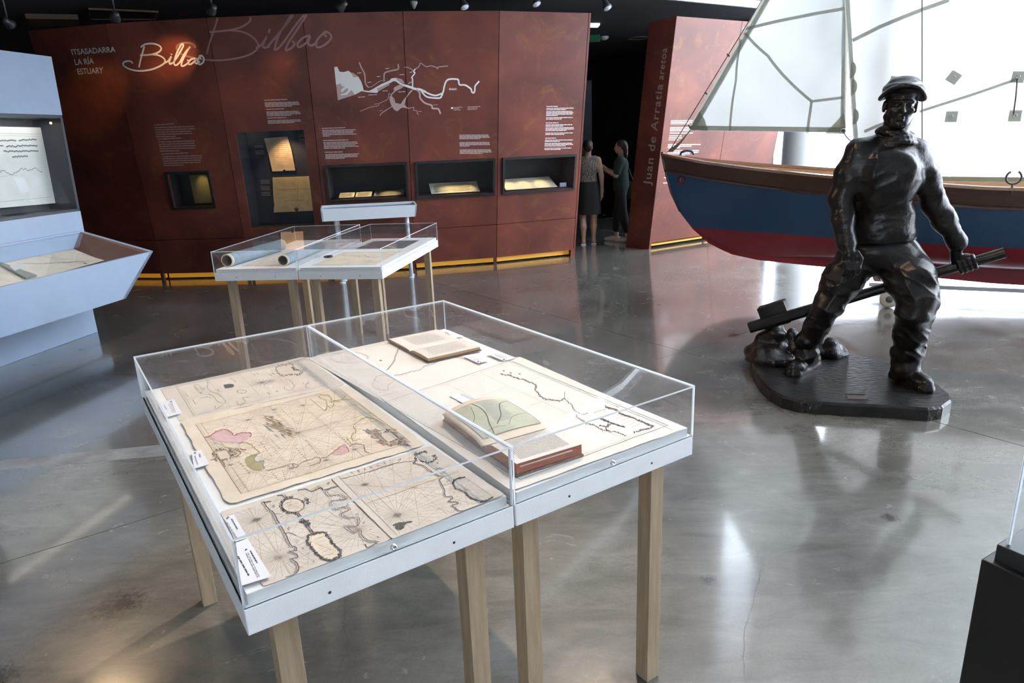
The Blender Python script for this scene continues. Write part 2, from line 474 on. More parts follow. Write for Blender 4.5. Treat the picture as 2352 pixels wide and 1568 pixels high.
# openings for the show-cases: panel index, and its rectangle
NICHE_PX = [('n1', [(385, 400), (478, 396), (490, 472), (402, 477)]), ('n2', [(540, 304), (697, 299), (723, 518), (578, 527)]),
            ('n3', [(751, 384), (929, 377), (935, 452), (759, 460)]), ('n4', [(958, 376), (1132, 368), (1132, 443), (961, 451)]), ('n5', [(1158, 365), (1318, 360), (1315, 432), (1158, 440)])]
NICHE = {}
for nm, q in NICHE_PX:
    cx, cy = sum(p[0] for p in q)/4, sum(p[1] for p in q)/4
    i, _, _ = W1.find(cx, cy)
    st = [W1.st(i, *p) for p in q]
    NICHE[nm] = (i, (st[0][0]+st[3][0])/2, (st[1][0]+st[2][0])/2, (st[2][1]+st[3][1])/2, (st[0][1]+st[1][1])/2)
def panel(wall, i, z0, z1, hole, parent, thick=.03, gap=.004):
    a, e, n, w = wall.seg[i]; mb = MB()
    def pc(s0, s1, za, zb):
        if s1-s0 < .003 or zb-za < .003: return
        f = [wall.at(i, s0, za), wall.at(i, s1, za), wall.at(i, s1, zb), wall.at(i, s0, zb)]
        mb.hexa([f[0], f[1], f[1]-n*thick, f[0]-n*thick, f[3], f[2], f[2]-n*thick, f[3]-n*thick])
    if hole is None: pc(gap, w-gap, z0, z1)
    else:
        s0, s1, za, zb = hole
        pc(gap, w-gap, z0, za); pc(gap, w-gap, zb, z1); pc(gap, s0, za, zb); pc(s1, w-gap, za, zb)
    return mb.build('panel', RED, parent)
wallr = tag(link('wall_exhibition', None, None, [0, 0, 0]), kind='structure')
PANELS = {}
ZJ = W1.st(5, 1230, 508)[1]
for i in range(6):
    hole = [v[1:] for v in NICHE.values() if v[0] == i]
    PANELS[i] = panel(W1, i, ZJ+.004, ZT, hole[0] if hole else None, wallr)
    panel(W1, i, .10, ZJ-.004, None, wallr)
    # recessed amber light strip and the little foot below each joint
    mb = MB(); a, e, n, w = W1.seg[i]
    mb.box(W1.at(i, w/2, 0, -.10)+[0, 0, .045], e*(w/2-.03), n*.015, [0, 0, .04]); mb.build('light_strip', LED, wallr)
    mb = MB(); mb.box(W1.at(i, w-.02, .055, -.012), e*.022, n*.016, LEAN*.055); mb.build('panel_foot', RED, wallr)
# right end board and top
a, e, n, w = W1.seg[5]; mb = MB()
f = [W1.at(5, w+.004, 0), W1.at(5, w+.03, 0), W1.at(5, w+.03, ZT), W1.at(5, w+.004, ZT)]
mb.hexa([f[0], f[1], f[1]-n*.45, f[0]-n*.45, f[3], f[2], f[2]-n*.45, f[3]-n*.45]); mb.build('end_board', RED, wallr)
BACKB = mat('dark_backing', (.02, .015, .014), .9)

wall2 = tag(link('wall_spine', None, None, [0, 0, 0]), kind='structure')
P2 = [panel(W2, i, .10, 3.21, None, wall2) for i in range(2)]
SPN = panel(SP, 0, 0.0, 3.21, None, wall2, .03, .001)
for i in range(2):
    mb = MB(); a, e, n, w = W2.seg[i]; mb.box(W2.at(i, w/2, 0, -.10)+[0, 0, .03], e*(w/2-.03), n*.015, [0, 0, .012]); mb.build('light_strip', LED, wall2)
a, e, n, w = W2.seg[0]; mb = MB(); mb.box(W2.at(0, .02, .05, -.012), e*.02, n*.014, LEAN*.05); mb.build('panel_foot', RED, wall2)
# back side of the wedge
mb = MB(); b0, b1 = SP.at(0, .02, 0), W2.at(1, 2.55-1.28, 0); mb.hexa([b0, b1, b1+[0, .03, 0], b0+[0, .03, 0], b0+LEAN*3.2, b1+LEAN*3.2, b1+LEAN*3.2+[0, .03, 0], b0+LEAN*3.2+[0, .03, 0]]); mb.build('rear_board', BACKB, wall2)

# ---- lettering helpers (flat print on the leaning walls)
def text_geom(s, bold=0., shear=0., spacing=1.):
    cu = bpy.data.curves.new('txt', 'FONT'); cu.body = s; cu.size = 1; cu.offset = bold; cu.shear = shear; cu.space_character = spacing; cu.resolution_u = 4
    o = bpy.data.objects.new('txt', cu); COL.objects.link(o)
    dg = bpy.context.evaluated_depsgraph_get(); me = bpy.data.meshes.new_from_object(o.evaluated_get(dg))
    V = np.array([v.co[:] for v in me.vertices]); F = [list(p.vertices) for p in me.polygons]
    bpy.data.objects.remove(o, do_unlink=True); bpy.data.curves.remove(cu); bpy.data.meshes.remove(me)
    return V, F
def quad_map(q):
    q = [np.asarray(p, float) for p in q]        # TL TR BR BL
    return lambda a, b: (q[3]*(1-a)+q[2]*a)*(1-b)+(q[0]*(1-a)+q[1]*a)*b
def text_on(mb, s, quad, surf, bold=0., shear=0., m=0, box=None, spacing=1.):
    """text s filling the pixel quad TL TR BR BL on a surface"""
    V, F = text_geom(s, bold, shear, spacing); f = quad_map(quad)
    x0, x1 = V[:, 0].min(), V[:, 0].max(); y0, y1 = (V[:, 1].min(), V[:, 1].max()) if box is None else box
    P = [surf(*f((v[0]-x0)/(x1-x0), (v[1]-y0)/(y1-y0))) for v in V]
    mb.add(P, F, m)
def ribbon(mb, pts, normals, w, m=0):
    P = [np.asarray(p) for p in pts]; n = len(P); L_, R_ = [], []
    ws = w if hasattr(w, '__len__') else [w]*n
    for i in range(n):
        t = P[min(i+1, n-1)]-P[max(i-1, 0)]; t = t/(np.linalg.norm(t)+1e-12)
        b = np.cross(normals[i], t); b = b/(np.linalg.norm(b)+1e-12)*ws[i]/2
        L_.append(P[i]+b); R_.append(P[i]-b)
    mb.add(L_+R_, [(i, n+i, n+i+1, i+1) for i in range(n-1)], m)
def smooth_line(pts, k=6):
    """Catmull-Rom through 2d points"""
    P = [np.asarray(p, float) for p in pts]; P = [2*P[0]-P[1]]+P+[2*P[-1]-P[-2]]; out = []
    for i in range(1, len(P)-2):
        for j in range(k):
            t = j/k; a, b, c, d = P[i-1:i+3]
            out.append(.5*((2*b)+(-a+c)*t+(2*a-5*b+4*c-d)*t*t+(-a+3*b-3*c+d)*t**3))
    out.append(P[-2]); return out
def wall_ribbon(mb, wall, pts, w, m=0, sm=True, out=.002):
    pp = smooth_line(pts) if sm and len(pts) > 2 else pts
    q = [wall.pt(p[0], p[1], out) for p in pp]
    ribbon(mb, [a for a, _ in q], [n for _, n in q], w, m)
def wall_poly(mb, wall, pts, m=0, out=.0015):
    q = [wall.pt(p[0], p[1], out)[0] for p in pts]
    tri = tessellate_polygon([[Vector((p[0], p[1], 0)) for p in pts]])
    mb.add(q, [list(t) for t in tri], m)
INK_W = mat('print_white', (.80, .78, .76), .6)
INK_P = mat('print_mauve', (.36, .18, .18), .6)
INK_PINK = mat('print_pink', (.52, .36, .34), .6)
cr = lambda x0, y0, s: (lambda pts: [(x0+a/s, y0+b/s) for a, b in pts])
c1, c2, c5 = cr(0, 0, 3.92), cr(500, 0, 3.92), cr(760, 130, 6.533)
# ITSASADARRA / LA RIA / ESTUARY
surf1 = lambda x, y: W1.pt(x, y, .002)[0]
mb = MB()
text_on(mb, 'ITSASADARRA', [(162.5, 113), (264, 106.5), (266, 119.5), (166.5, 126.5)], surf1, .025)
text_on(mb, 'LA R\u00cdA', [(169, 132.5), (214, 129), (216.5, 146.5), (173.5, 149.5)], surf1, .022)
text_on(mb, 'ESTUARY', [(176, 157.5), (237, 154), (237.5, 168.5), (180, 171)], surf1, .014)
mb.build('lettering', INK_W, PANELS[0])
# handwritten Bilbao, small white one and the large faded one
small = [[(1300, 418), (1285, 470), (1266, 540), (1252, 606)],
    [(1268, 425), (1310, 398), (1380, 393), (1436, 412), (1452, 442), (1420, 474), (1350, 492), (1262, 497)],
    [(1300, 497), (1380, 490), (1440, 502), (1480, 530), (1484, 562), (1440, 595), (1360, 626), (1260, 638), (1180, 626), (1124, 598), (1108, 572), (1138, 551), (1180, 553), (1196, 572)],
    [(1484, 566), (1515, 548), (1543, 508), (1528, 548), (1530, 576), (1562, 562)], [(1546, 484), (1543, 492)],
    [(1562, 562), (1604, 500), (1642, 432), (1652, 402), (1634, 400), (1600, 462), (1574, 532), (1570, 580), (1592, 584), (1620, 560)],
    [(1620, 560), (1664, 480), (1714, 420)], [(1712, 420), (1680, 470), (1642, 550), (1634, 592), (1664, 588), (1698, 558), (1688, 536)],
    [(1762, 524), (1722, 534), (1700, 558), (1696, 576), (1722, 576), (1756, 546), (1770, 524), (1756, 558), (1772, 572), (1800, 552)],
    [(1812, 502), (1786, 530), (1780, 565), (1800, 580), (1830, 560), (1836, 525), (1816, 500), (1796, 508), (1812, 532)]]
mb = MB()
for s in small: wall_ribbon(mb, W1, c1(s), .019)
mb.build('lettering', INK_W, PANELS[1])
big1 = [[(1960, 160), (1940, 230), (1890, 380), (1860, 486)], [(2250, 152), (2254, 185), (2180, 240), (2060, 272), (1886, 290)],
    [(2060, 270), (2180, 286), (2270, 330), (2320, 390), (2316, 440), (2250, 490), (2130, 525), (1990, 542), (1870, 540), (1740, 520), (1640, 490), (1595, 450), (1594, 415), (1640, 388), (1710, 387), (1756, 412), (1750, 432)]]
big2 = [[(345, 436), (400, 395), (442, 330), (412, 392), (415, 430), (470, 415)], [(470, 258), (460, 298)],
    [(450, 420), (560, 290), (682, 134)], [(662, 136), (560, 300), (512, 440), (550, 430), (604, 368)], [(600, 370), (700, 230), (776, 134)],
    [(802, 132), (720, 260), (640, 380), (612, 450), (650, 440), (692, 400), (670, 368)], [(832, 318), (770, 340), (722, 390), (730, 425), (790, 392), (832, 326), (815, 392), (850, 408), (900, 372)],
    [(992, 284), (930, 320), (886, 380), (896, 425), (950, 412), (1010, 362), (1022, 320), (982, 284), (950, 300), (982, 332)]]
mb = MB()
for s in big1: wall_ribbon(mb, W1, c1(s), .020, out=.0012)
for s in big2: wall_ribbon(mb, W1, c2(s), .024, out=.0012)
mb.build('lettering', INK_P, PANELS[2])
# river map
mb = MB()
wall_poly(mb, W1, c5([(78, 425), (145, 403), (170, 450), (215, 445), (150, 500), (160, 540), (240, 470), (265, 490), (230, 540), (150, 560), (155, 580), (240, 570), (310, 500), (340, 545), (365, 570), (105, 655)]), 1)
wall_poly(mb, W1, c5([(305, 245), (330, 240), (410, 298), (340, 310)]), 1)
wall_poly(mb, W1, c5([(50, 157), (95, 150), (130, 225), (190, 232), (265, 212), (305, 245), (340, 310), (410, 300), (450, 365), (478, 440), (490, 500), (440, 528), (365, 570), (340, 545), (310, 500), (240, 570), (155, 580), (150, 562), (230, 540), (265, 490), (240, 470), (160, 540), (150, 500), (215, 445), (170, 450), (145, 403), (78, 425)]), 0)
wall_poly(mb, W1, c5([(470, 502), (570, 515), (640, 480), (760, 410), (880, 358), (910, 325), (985, 318), (985, 345), (1040, 385), (1104, 420), (1098, 445), (1040, 420), (975, 372), (940, 368), (880, 400), (690, 478), (714, 520), (690, 545), (560, 535), (470, 520)]), 0)
wall_poly(mb, W1, c5([(690, 478), (880, 405), (880, 425), (720, 515)]), 1)
wall_poly(mb, W1, c5([(985, 318), (1060, 335), (1100, 380), (1100, 405), (1040, 380), (985, 345)]), 1)
wall_poly(mb, W1, c5([(960, 470), (1040, 425), (1095, 445), (1060, 475), (960, 525)]), 1)
wall_poly(mb, W1, c5([(880, 600), (905, 590), (955, 690), (1050, 712), (1080, 660), (1200, 505), (1240, 490), (1130, 620), (1105, 720), (1150, 770), (1060, 765), (1000, 820), (950, 800), (905, 730), (880, 650)]), 1)
R_ = .0105
for pts, w, k in [([(1090, 425), (1200, 460), (1270, 485), (1330, 490), (1420, 528)], 2.6, 0), ([(1400, 518), (1480, 560), (1560, 582), (1620, 570), (1680, 538), (1700, 450), (1730, 370), (1780, 338), (1890, 338), (1915, 360), (1930, 420), (2010, 425), (2070, 460), (2105, 490), (2115, 530), (2145, 540), (2160, 500), (2165, 440), (2225, 368)], 1.9, 0),
    ([(1350, 505), (1420, 590), (1500, 615), (1630, 620), (1665, 580), (1685, 520)], 1.9, 0), ([(1225, 450), (1225, 340), (1215, 310), (1260, 245), (1240, 225), (1265, 185)], 1.5, 0),
    ([(1265, 185), (1320, 150), (1345, 100), (1430, 150), (1500, 138), (1580, 160), (1595, 182), (1620, 155), (1755, 140)], .9, 1), ([(1100, 158), (1150, 160), (1210, 190), (1240, 225)], .8, 1),
    ([(425, 85), (460, 170), (505, 260), (520, 400), (560, 460)], 1.6, 1), ([(560, 460), (620, 445), (740, 365), (800, 372)], .7, 1), ([(800, 372), (798, 290), (815, 240), (910, 210), (1010, 185), (1008, 110)], 1.6, 1),
    ([(1040, 425), (955, 470), (955, 520), (905, 580), (950, 650), (965, 760), (985, 780), (1080, 755), (1170, 775)], 1.3, 1), ([(905, 580), (870, 555), (850, 640), (740, 695), (700, 740), (600, 755), (440, 820)], .7, 1),
    ([(955, 725), (880, 770), (760, 850), (738, 888)], .9, 1), ([(1170, 775), (1245, 760), (1240, 805), (1290, 810), (1295, 850), (1318, 870)], .7, 1), ([(1160, 405), (1225, 370)], 1.2, 1),
    ([(1280, 485), (1330, 540), (1340, 620), (1410, 695), (1510, 730), (1525, 775), (1610, 785), (1645, 860)], 2.0, 1)]:
    wall_ribbon(mb, W1, c5(pts), R_*w, k, out=.0024)
text_on(mb, 'BILBAO', c5([(1776, 472), (1886, 472), (1886, 502), (1776, 502)]), surf1, .02)
def words(mb, p0, p1, h, seed, wall=W1, m=0):
    """one line of small print as a row of word-shaped marks"""
    r = random.Random(seed); x = 0; ln = math.hypot(p1[0]-p0[0], p1[1]-p0[1])
    while x < ln-1:
        w = min(ln-x, r.uniform(4, 13)); a, b = x/ln, (x+w)/ln
        q = [(p0[0]+(p1[0]-p0[0])*t, p0[1]+(p1[1]-p0[1])*t) for t in (a, b)]
        P = [wall.pt(q[0][0], q[0][1], .0018)[0], wall.pt(q[1][0], q[1][1], .0018)[0], wall.pt(q[1][0], q[1][1]-h, .0018)[0], wall.pt(q[0][0], q[0][1]-h, .0018)[0]]
        mb.add(P, [(0, 1, 2, 3)], m); x += w+.8
k = 0
for x0, x1, y in [(395, 455, 252), (410, 512, 612), (560, 690, 580), (690, 745, 306), (550, 605, 392), (815, 872, 184), (1030, 1112, 276), (1180, 1218, 240), (780, 852, 520), (1012, 1122, 534), (655, 715, 716), (722, 785, 818), (1308, 1372, 830), (1538, 1600, 730), (1845, 1975, 768), (1845, 1920, 788), (1845, 1945, 806), (2050, 2245, 758), (2050, 2200, 778), (2050, 2205, 798)]:
    p = c5([(x0, y), (x1, y-6)]); words(mb, p[0], p[1], 1.3, k, m=0 if y < 700 else 1); k += 1
wall_poly(mb, W1, c5([(1803, 760), (1835, 758), (1835, 782), (1803, 784)]), 0)
mb.build('river_map', [INK_W, INK_PINK], PANELS[3])
# paragraphs of small print: (panel, ink, rows of (x0,y0,x1,y1))
def paragraph(x0, y0, w, n, dy, lean, slope, seed, last=.5, short=()):
    r = random.Random(seed); out = []
    for i in range(n):
        f = last if i == n-1 else (short[i] if i < len(short) and short[i] else r.uniform(.9, 1))
        xa = x0+lean*i*dy; out.append(((xa, y0+i*dy), (xa+w*f, y0+i*dy-slope*w*f)))
    return out
def block(paras, ink, parent, h=1.7, wall=W1):
    mb = MB(); kk = 0
    for p in paras:
        for a, b in p: words(mb, a, b, h, 100+kk, wall); kk += 1
    return tag(mb.build('small_print', ink, parent), kind='stuff')
DIM = mat('print_dim', (.34, .24, .24), .6); MID = mat('print_mid', (.60, .50, .48), .6)
block([paragraph(354, 288, 46, 1, 5, .17, .06, 1, 1), paragraph(355, 294, 92, 5, 5.3, .17, .03, 2), paragraph(362, 321, 54, 1, 5, .17, .06, 3, 1), paragraph(364, 327, 90, 5, 5.3, .17, .03, 4), paragraph(371, 355, 62, 1, 5, .17, .05, 5, 1), paragraph(373, 361, 92, 5, 5.0, .17, .03, 6)], DIM, PANELS[1], 2.2)
block([paragraph(607, 231, 53, 1, 4, .12, .04, 11, 1), paragraph(608, 237, 82, 4, 2.9, .12, .03, 12, .75), paragraph(611, 252, 42, 1, 4, .12, .04, 13, 1), paragraph(612, 258, 81, 4, 2.9, .12, .03, 14, .7), paragraph(614, 272, 44, 1, 4, .12, .04, 15, 1), paragraph(615, 278, 80, 3, 2.9, .12, .03, 16, .75)], MID, PANELS[2], 1.5)
block([paragraph(739, 295.5, 54, 1, 4, .1, .03, 21, 1), paragraph(740, 300, 78, 5, 3.3, .1, .02, 22, .2), paragraph(742, 323.5, 58, 1, 4, .1, .03, 23, 1), paragraph(743, 328, 80, 5, 3.3, .1, .02, 24, .6), paragraph(746, 350.5, 42, 1, 4, .1, .03, 25, 1), paragraph(747, 355.5, 80, 4, 3.0, .1, .02, 26, .55)], MID, PANELS[3], 1.6)
block([paragraph(1055, 311, 74, 4, 2.7, .0, .01, 31, .65), paragraph(1055.5, 328, 75, 4, 2.7, .0, .01, 32, .3), paragraph(1056, 345, 75, 4, 2.7, .0, .01, 33, .7)], MID, PANELS[4], 1.4)
block([paragraph(1255, 245, 27, 1, 3, -.05, .01, 41, 1), paragraph(1255, 249.5, 65, 2, 3.3, -.05, .01, 42, .7), paragraph(1254.5, 257, 66, 4, 3, -.05, .01, 43, .4), paragraph(1254, 271, 65, 2, 3.2, -.05, .01, 44, .55), paragraph(1253.5, 283, 29, 1, 3, -.05, .01, 45, 1), paragraph(1253, 287.5, 62, 2, 3, -.05, .01, 46, .65), paragraph(1253, 294.5, 69, 3, 3, -.05, .01, 47, .7), paragraph(1252.5, 306.5, 66, 2, 3, -.05, .01, 48, .66),
    paragraph(1252, 318, 25, 1, 3, -.05, .01, 49, 1), paragraph(1251.5, 322.5, 68, 2, 3, -.05, .01, 50, .5), paragraph(1251, 330, 69, 3, 3, -.05, .01, 51, .7), paragraph(1250.5, 341, 62, 2, 3, -.05, .01, 52, .6)], INK_W, PANELS[5], 1.5)
# spine lettering, reading upwards, and print on the right-hand red face
surfS = lambda x, y: SP.pt(x, y, .003)[0]
mb = MB()
box = (-.22, .72)
text_on(mb, 'Juan de Arratia', [(1477, 424), (1507, 192), (1528, 194), (1499, 427)], surfS, .012, 0, box=box, spacing=1.12)
text_on(mb, 'aretoa', [(1512, 182), (1521, 110), (1535, 111), (1526, 184)], surfS, .012, 0, box=(-.12, .62), spacing=1.12)
mb.build('lettering', mat('print_stone', (.42, .36, .30), .5), SPN)
p2 = []
for (x, y, w, n_) in [(1541, 278, 62, 3), (1539, 294, 62, 3), (1538, 306.5, 76, 1), (1537, 313, 40, 1), (1536, 317.5, 44, 1), (1535.5, 322, 32, 1), (1534, 333, 78, 2), (1533.5, 340, 40, 1), (1533, 347, 74, 3), (1532, 358, 58, 1), (1526, 399, 30, 1), (1525, 409, 26, 1), (1523, 421, 24, 1)]:
    p2.append(paragraph(x, y, w, n_, 3.6, -.1, .005, int(x+y), .7))
block(p2, INK_W, P2[0], 2.0, W2)

# ================================================================== SHOW-CASES IN THE RED WALL
INSIDE = mat('showcase_inside', (.022, .022, .025), .7)
INSIDE_B = mat('showcase_inside_blue', (.022, .026, .036), .6)
PARCH = mat('parchment', (.62, .46, .30), .75, var=.25, vscale=9, bump=.15, bscale=30)
PARCH_Y = mat('yellowed_paper', (.60, .47, .25), .75, var=.2, vscale=8, bump=.1, bscale=40)
PAPER_OLD = mat('old_paper', (.66, .58, .42), .75, var=.15, vscale=12)
INKD = mat('ink_dark', (.10, .07, .05), .8)
BLACKF = mat('black_frame', (.014, .015, .018), .45)
def showcase(nm, label, depth, frame=True, inmat=INSIDE):
    i, s0, s1, z0, z1 = NICHE[nm]; a, e, n, w = W1.seg[i]
    base = W1.at(i, (s0+s1)/2, z0)
    t = thing('wall_showcase', base, label, 'showcase', 'showcases set into the red wall')
    P = lambda s, z, o: W1.at(i, s, z, o)
    mb = MB()
    F = [P(s0, z0, -.031), P(s1, z0, -.031), P(s1, z1, -.031), P(s0, z1, -.031)]
    dv = unit(np.array([n[0], n[1], 0]))*depth
    B = [p-dv for p in F]
    for (p, q) in ((0, 1), (1, 2), (2, 3), (3, 0)):
        o = [(F[0]-F[3]), (F[1]-F[0]), (F[3]-F[0]), (F[0]-F[1])][p]; o = unit(o)*.01
        mb.hexa([F[p], F[q], B[q], B[p], F[p]+o, F[q]+o, B[q]+o, B[p]+o])
    o = -unit(dv)*.01
    mb.hexa([B[0], B[1], B[2], B[3], B[0]+o, B[1]+o, B[2]+o, B[3]+o])
    mb.build('case_interior', inmat, t)
    if frame:
        mb = MB(); fw = .028
        for (sa, sb, za, zb) in ((s0-fw, s1+fw, z0-fw, z0), (s0-fw, s1+fw, z1, z1+fw), (s0-fw, s0, z0, z1), (s1, s1+fw, z0, z1)):
            f = [P(sa, za, .001), P(sb, za, .001), P(sb, zb, .001), P(sa, zb, .001)]
            mb.hexa([*f, *[p+n*.025 for p in f]])
        mb.build('frame', BLACKF, t)
    mb = MB(); f = [P(s0+.002, z0+.002, -.012), P(s1-.002, z0+.002, -.012), P(s1-.002, z1-.002, -.012), P(s0+.002, z1-.002, -.012)]
    mb.hexa([*f, *[p-n*.004 for p in f]]); mb.build('pane', GLASS, t)
    return i, s0, s1, z0, z1, n, dv, P, t
def floor_sheet(case, name, label, cat, sa, sb, da, db, m, lift=.05, ink=True, group=None, tilt=.05):
    """sheet lying on the case floor, s range and depth range in fractions"""
    i, s0, s1, z0, z1, n, dv, P, t = case
    u = lambda f: s0+(s1-s0)*f
    q = [P(u(sa), z0, -.031)-dv*da, P(u(sb), z0, -.031)-dv*da, P(u(sb), z0, -.031)-dv*db, P(u(sa), z0, -.031)-dv*db]
    q = [p+[0, 0, lift*.3+(tilt if k > 1 else 0)] for k, p in enumerate(q)]
    th = thing(name, q[0], label, cat, group)
    mb = MB(); mb.hexa([*q, *[p+[0, 0, .004] for p in q]]); mb.build('sheet', m, th)
    if ink:
        mb = MB(); f = lambda a, b: (q[0]*(1-a)+q[1]*a)*(1-b)+(q[3]*(1-a)+q[2]*a)*b+[0, 0, .0055]
        rr = random.Random(int(sa*100))
        for k in range(9):
            b = .12+.085*k; x0, x1 = .08, rr.uniform(.75, .93)
            mb.add([f(x0, b), f(x1, b), f(x1, b+.03), f(x0, b+.03)], [(0, 1, 2, 3)])
        mb.build('writing', INKD, th)
    return th
YEL = (1.0, .72, .30)
# n1 : dark case, olive sheet added at its back to carry the light pool
C1 = showcase('n1', 'small black framed wall showcase glowing yellow, leftmost on the red wall', .22)
i, s0, s1, z0, z1, n, dv, P, t = C1
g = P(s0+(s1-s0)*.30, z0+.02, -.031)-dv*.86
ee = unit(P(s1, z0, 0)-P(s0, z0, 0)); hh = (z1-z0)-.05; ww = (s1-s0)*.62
th = thing('light_pool_sheet', g, 'olive backing sheet added to carry the soft yellow light pool in the small showcase', 'document')
mb = MB(); mb.hexa([g, g+ee*ww, g+ee*ww-n*.006, g-n*.006, g+LEAN*hh, g+ee*ww+LEAN*hh, g+ee*ww+LEAN*hh-n*.006, g+LEAN*hh-n*.006]); mb.build('backing_sheet', mat('olive_board', (.20, .17, .08), .8), th)
lc = P(s0+(s1-s0)*.64, z1-.01, -.045); lamp('showcase_spotlight', 'SPOT', tuple(lc), tuple(g+ee*ww*.55+LEAN*hh*.62), 3.2, YEL, .015, 62, 1.0)
# n2 : tall case with two hung parchments
C2 = showcase('n2', 'tall frameless dark wall showcase with two parchments hung inside', .34, False, INSIDE_B)
i, s0, s1, z0, z1, n, dv, P, t = C2
def hung(px, name, label, m, off, wav=0):
    bp = P(s0, z0, -.031)-dv*.93; nn = n
    q = [onplane(x, y, bp-unit(dv)*off, nn) for x, y in px]
    th = thing(name, q[-1], label, 'document', 'parchments hung in the tall showcase')
    mb = MB(); mb.prism(q, -nn*.004); mb.build('sheet', m, th)
    return th, q, nn
c4 = cr(340, 270, 5.407)
th, q, nn = hung(c4([(1440, 258), (1730, 235), (1780, 400), (1830, 655), (1712, 660), (1690, 640), (1672, 664), (1545, 668), (1500, 480)]), 'parchment_sheet', 'narrow pinkish parchment hung high in the tall showcase', PARCH, -.01)
th2, q2, nn = hung(c4([(1545, 745), (2015, 727), (2040, 900), (2078, 1155), (1560, 1178), (1568, 1080), (1556, 990)]), 'yellow_parchment', 'wide yellow parchment with dark seal low in the tall showcase', PARCH_Y, -.01)
def onback(pts, off): 
    bp = P(s0, z0, -.031)-dv*.93
    return [onplane(x, y, bp-unit(dv)*off, n) for x, y in pts]
mb = MB(); cpt = onback(c4([(1842, 1138)]), -.022)[0]; mb.lathe([(0, .012), (.022, .012), (.028, 0)], cpt, n, 20); mb.build('wax_seal', INKD, th2)
mb = MB()
for a, b in [((1600, 893), (2010, 882)), ((1690, 1030), (1950, 1022)), ((1860, 860), (1858, 1020)), ((1790, 1085), (1845, 1092))]:
    pp = onback(c4([a, b]), -.0165); ribbon(mb, pp, [n]*2, .006)
rr = random.Random(4)
for k in range(11):
    y = 770+k*22; a, b = (1575, y+4), (1575+rr.uniform(380, 440), y-10); pp = onback(c4([a, b]), -.016); ribbon(mb, pp, [n]*2, .0022)
mb.build('writing', mat('ink_faded', (.34, .24, .13), .8), th2)
mb = MB()
for k in range(14):
    y = 300+k*24; a, b = (1480+k*7, y), (1480+k*7+rr.uniform(230, 270), y-6); pp = onback(c4([a, b]), -.016); ribbon(mb, pp, [n]*2, .0022)
mb.build('writing', mat('ink_faded', (.34, .24, .13), .8), th)
for x, y, n_ in [(1395, 780, 3), (1398, 860, 3), (1402, 930, 3), (1318, 350, 2), (1330, 415, 3), (1860, 215, 2), (1870, 268, 2)]:
    mb = MB()
    for k in range(n_):
        pp = onback(c4([(x+k*4, y+k*18), (x+k*4+110, y+k*18-3)]), -.004); ribbon(mb, pp, [n]*2, .010)
    mb.build('caption_print', mat('caption_grey', (.20, .17, .15), .8), t)
lamp('showcase_spotlight', 'SPOT', tuple(P(s0+(s1-s0)*.62, z1-.03, -.06)), tuple(P(s0+(s1-s0)*.70, z0+(z1-z0)*.36, -.3)), 22, (1, .66, .34), .02, 95, .7)
# n3..n5 : long low cases with lit sheets
C3 = showcase('n3', 'black framed wall showcase with three small lit papers', .42)
floor_sheet(C3, 'small_paper', 'small lit paper at left of the three in one showcase', 'paper', .10, .30, .10, .55, PAPER_OLD, group='papers in the showcase of three')
floor_sheet(C3, 'small_paper', 'small lit paper in the middle of the three in one showcase', 'paper', .32, .53, .10, .55, PAPER_OLD, group='papers in the showcase of three')
floor_sheet(C3, 'small_paper', 'longest lit paper, right of the three in one showcase', 'paper', .56, .96, .10, .75, PAPER_OLD, group='papers in the showcase of three')
C4 = showcase('n4', 'black framed wall showcase with one lit print, middle of three', .42)
floor_sheet(C4, 'lit_print', 'dark engraved print lit yellow in the middle long showcase', 'print', .18, .84, .10, .80, PAPER_OLD, tilt=.12)
C5 = showcase('n5', 'black framed wall showcase nearest the dark passage', .42)
floor_sheet(C5, 'lit_chart', 'large pale chart under three yellow light pools in a showcase', 'chart', .05, .80, .05, .75, PAPER_OLD, ink=False, tilt=.13)
i, s0, s1, z0, z1, n, dv, P, t = C5
lb = P(s0+(s1-s0)*.83, z0+.01, -.04); mb = MB(); e5 = unit(P(s1, z0, 0)-P(s0, z0, 0)); mb.box(lb+e5*.05+[0, 0, .03], e5*.05, n*.004, [0, 0, .028])
cl = mb.build('caption_plate', mat('caption_blue', (.22, .25, .32), .5)); tag(cl, 'grey caption plate at the right of the passage-side showcase', 'caption')
for case, fr, pw in ((C3, (.2, .42, .75), 9.0), (C4, (.4, .5, .66), 8.0), (C5, (.14, .36, .6), 8.0)):
    i, s0, s1, z0, z1, n, dv, P, t = case
    for f in fr:
        p = P(s0+(s1-s0)*f, z1-.012, -.05)-dv*.4
        lamp('showcase_spotlight', 'SPOT', tuple(p), tuple(p-[0, 0, .3]-dv*.05), pw, YEL, .01, 48, .9)

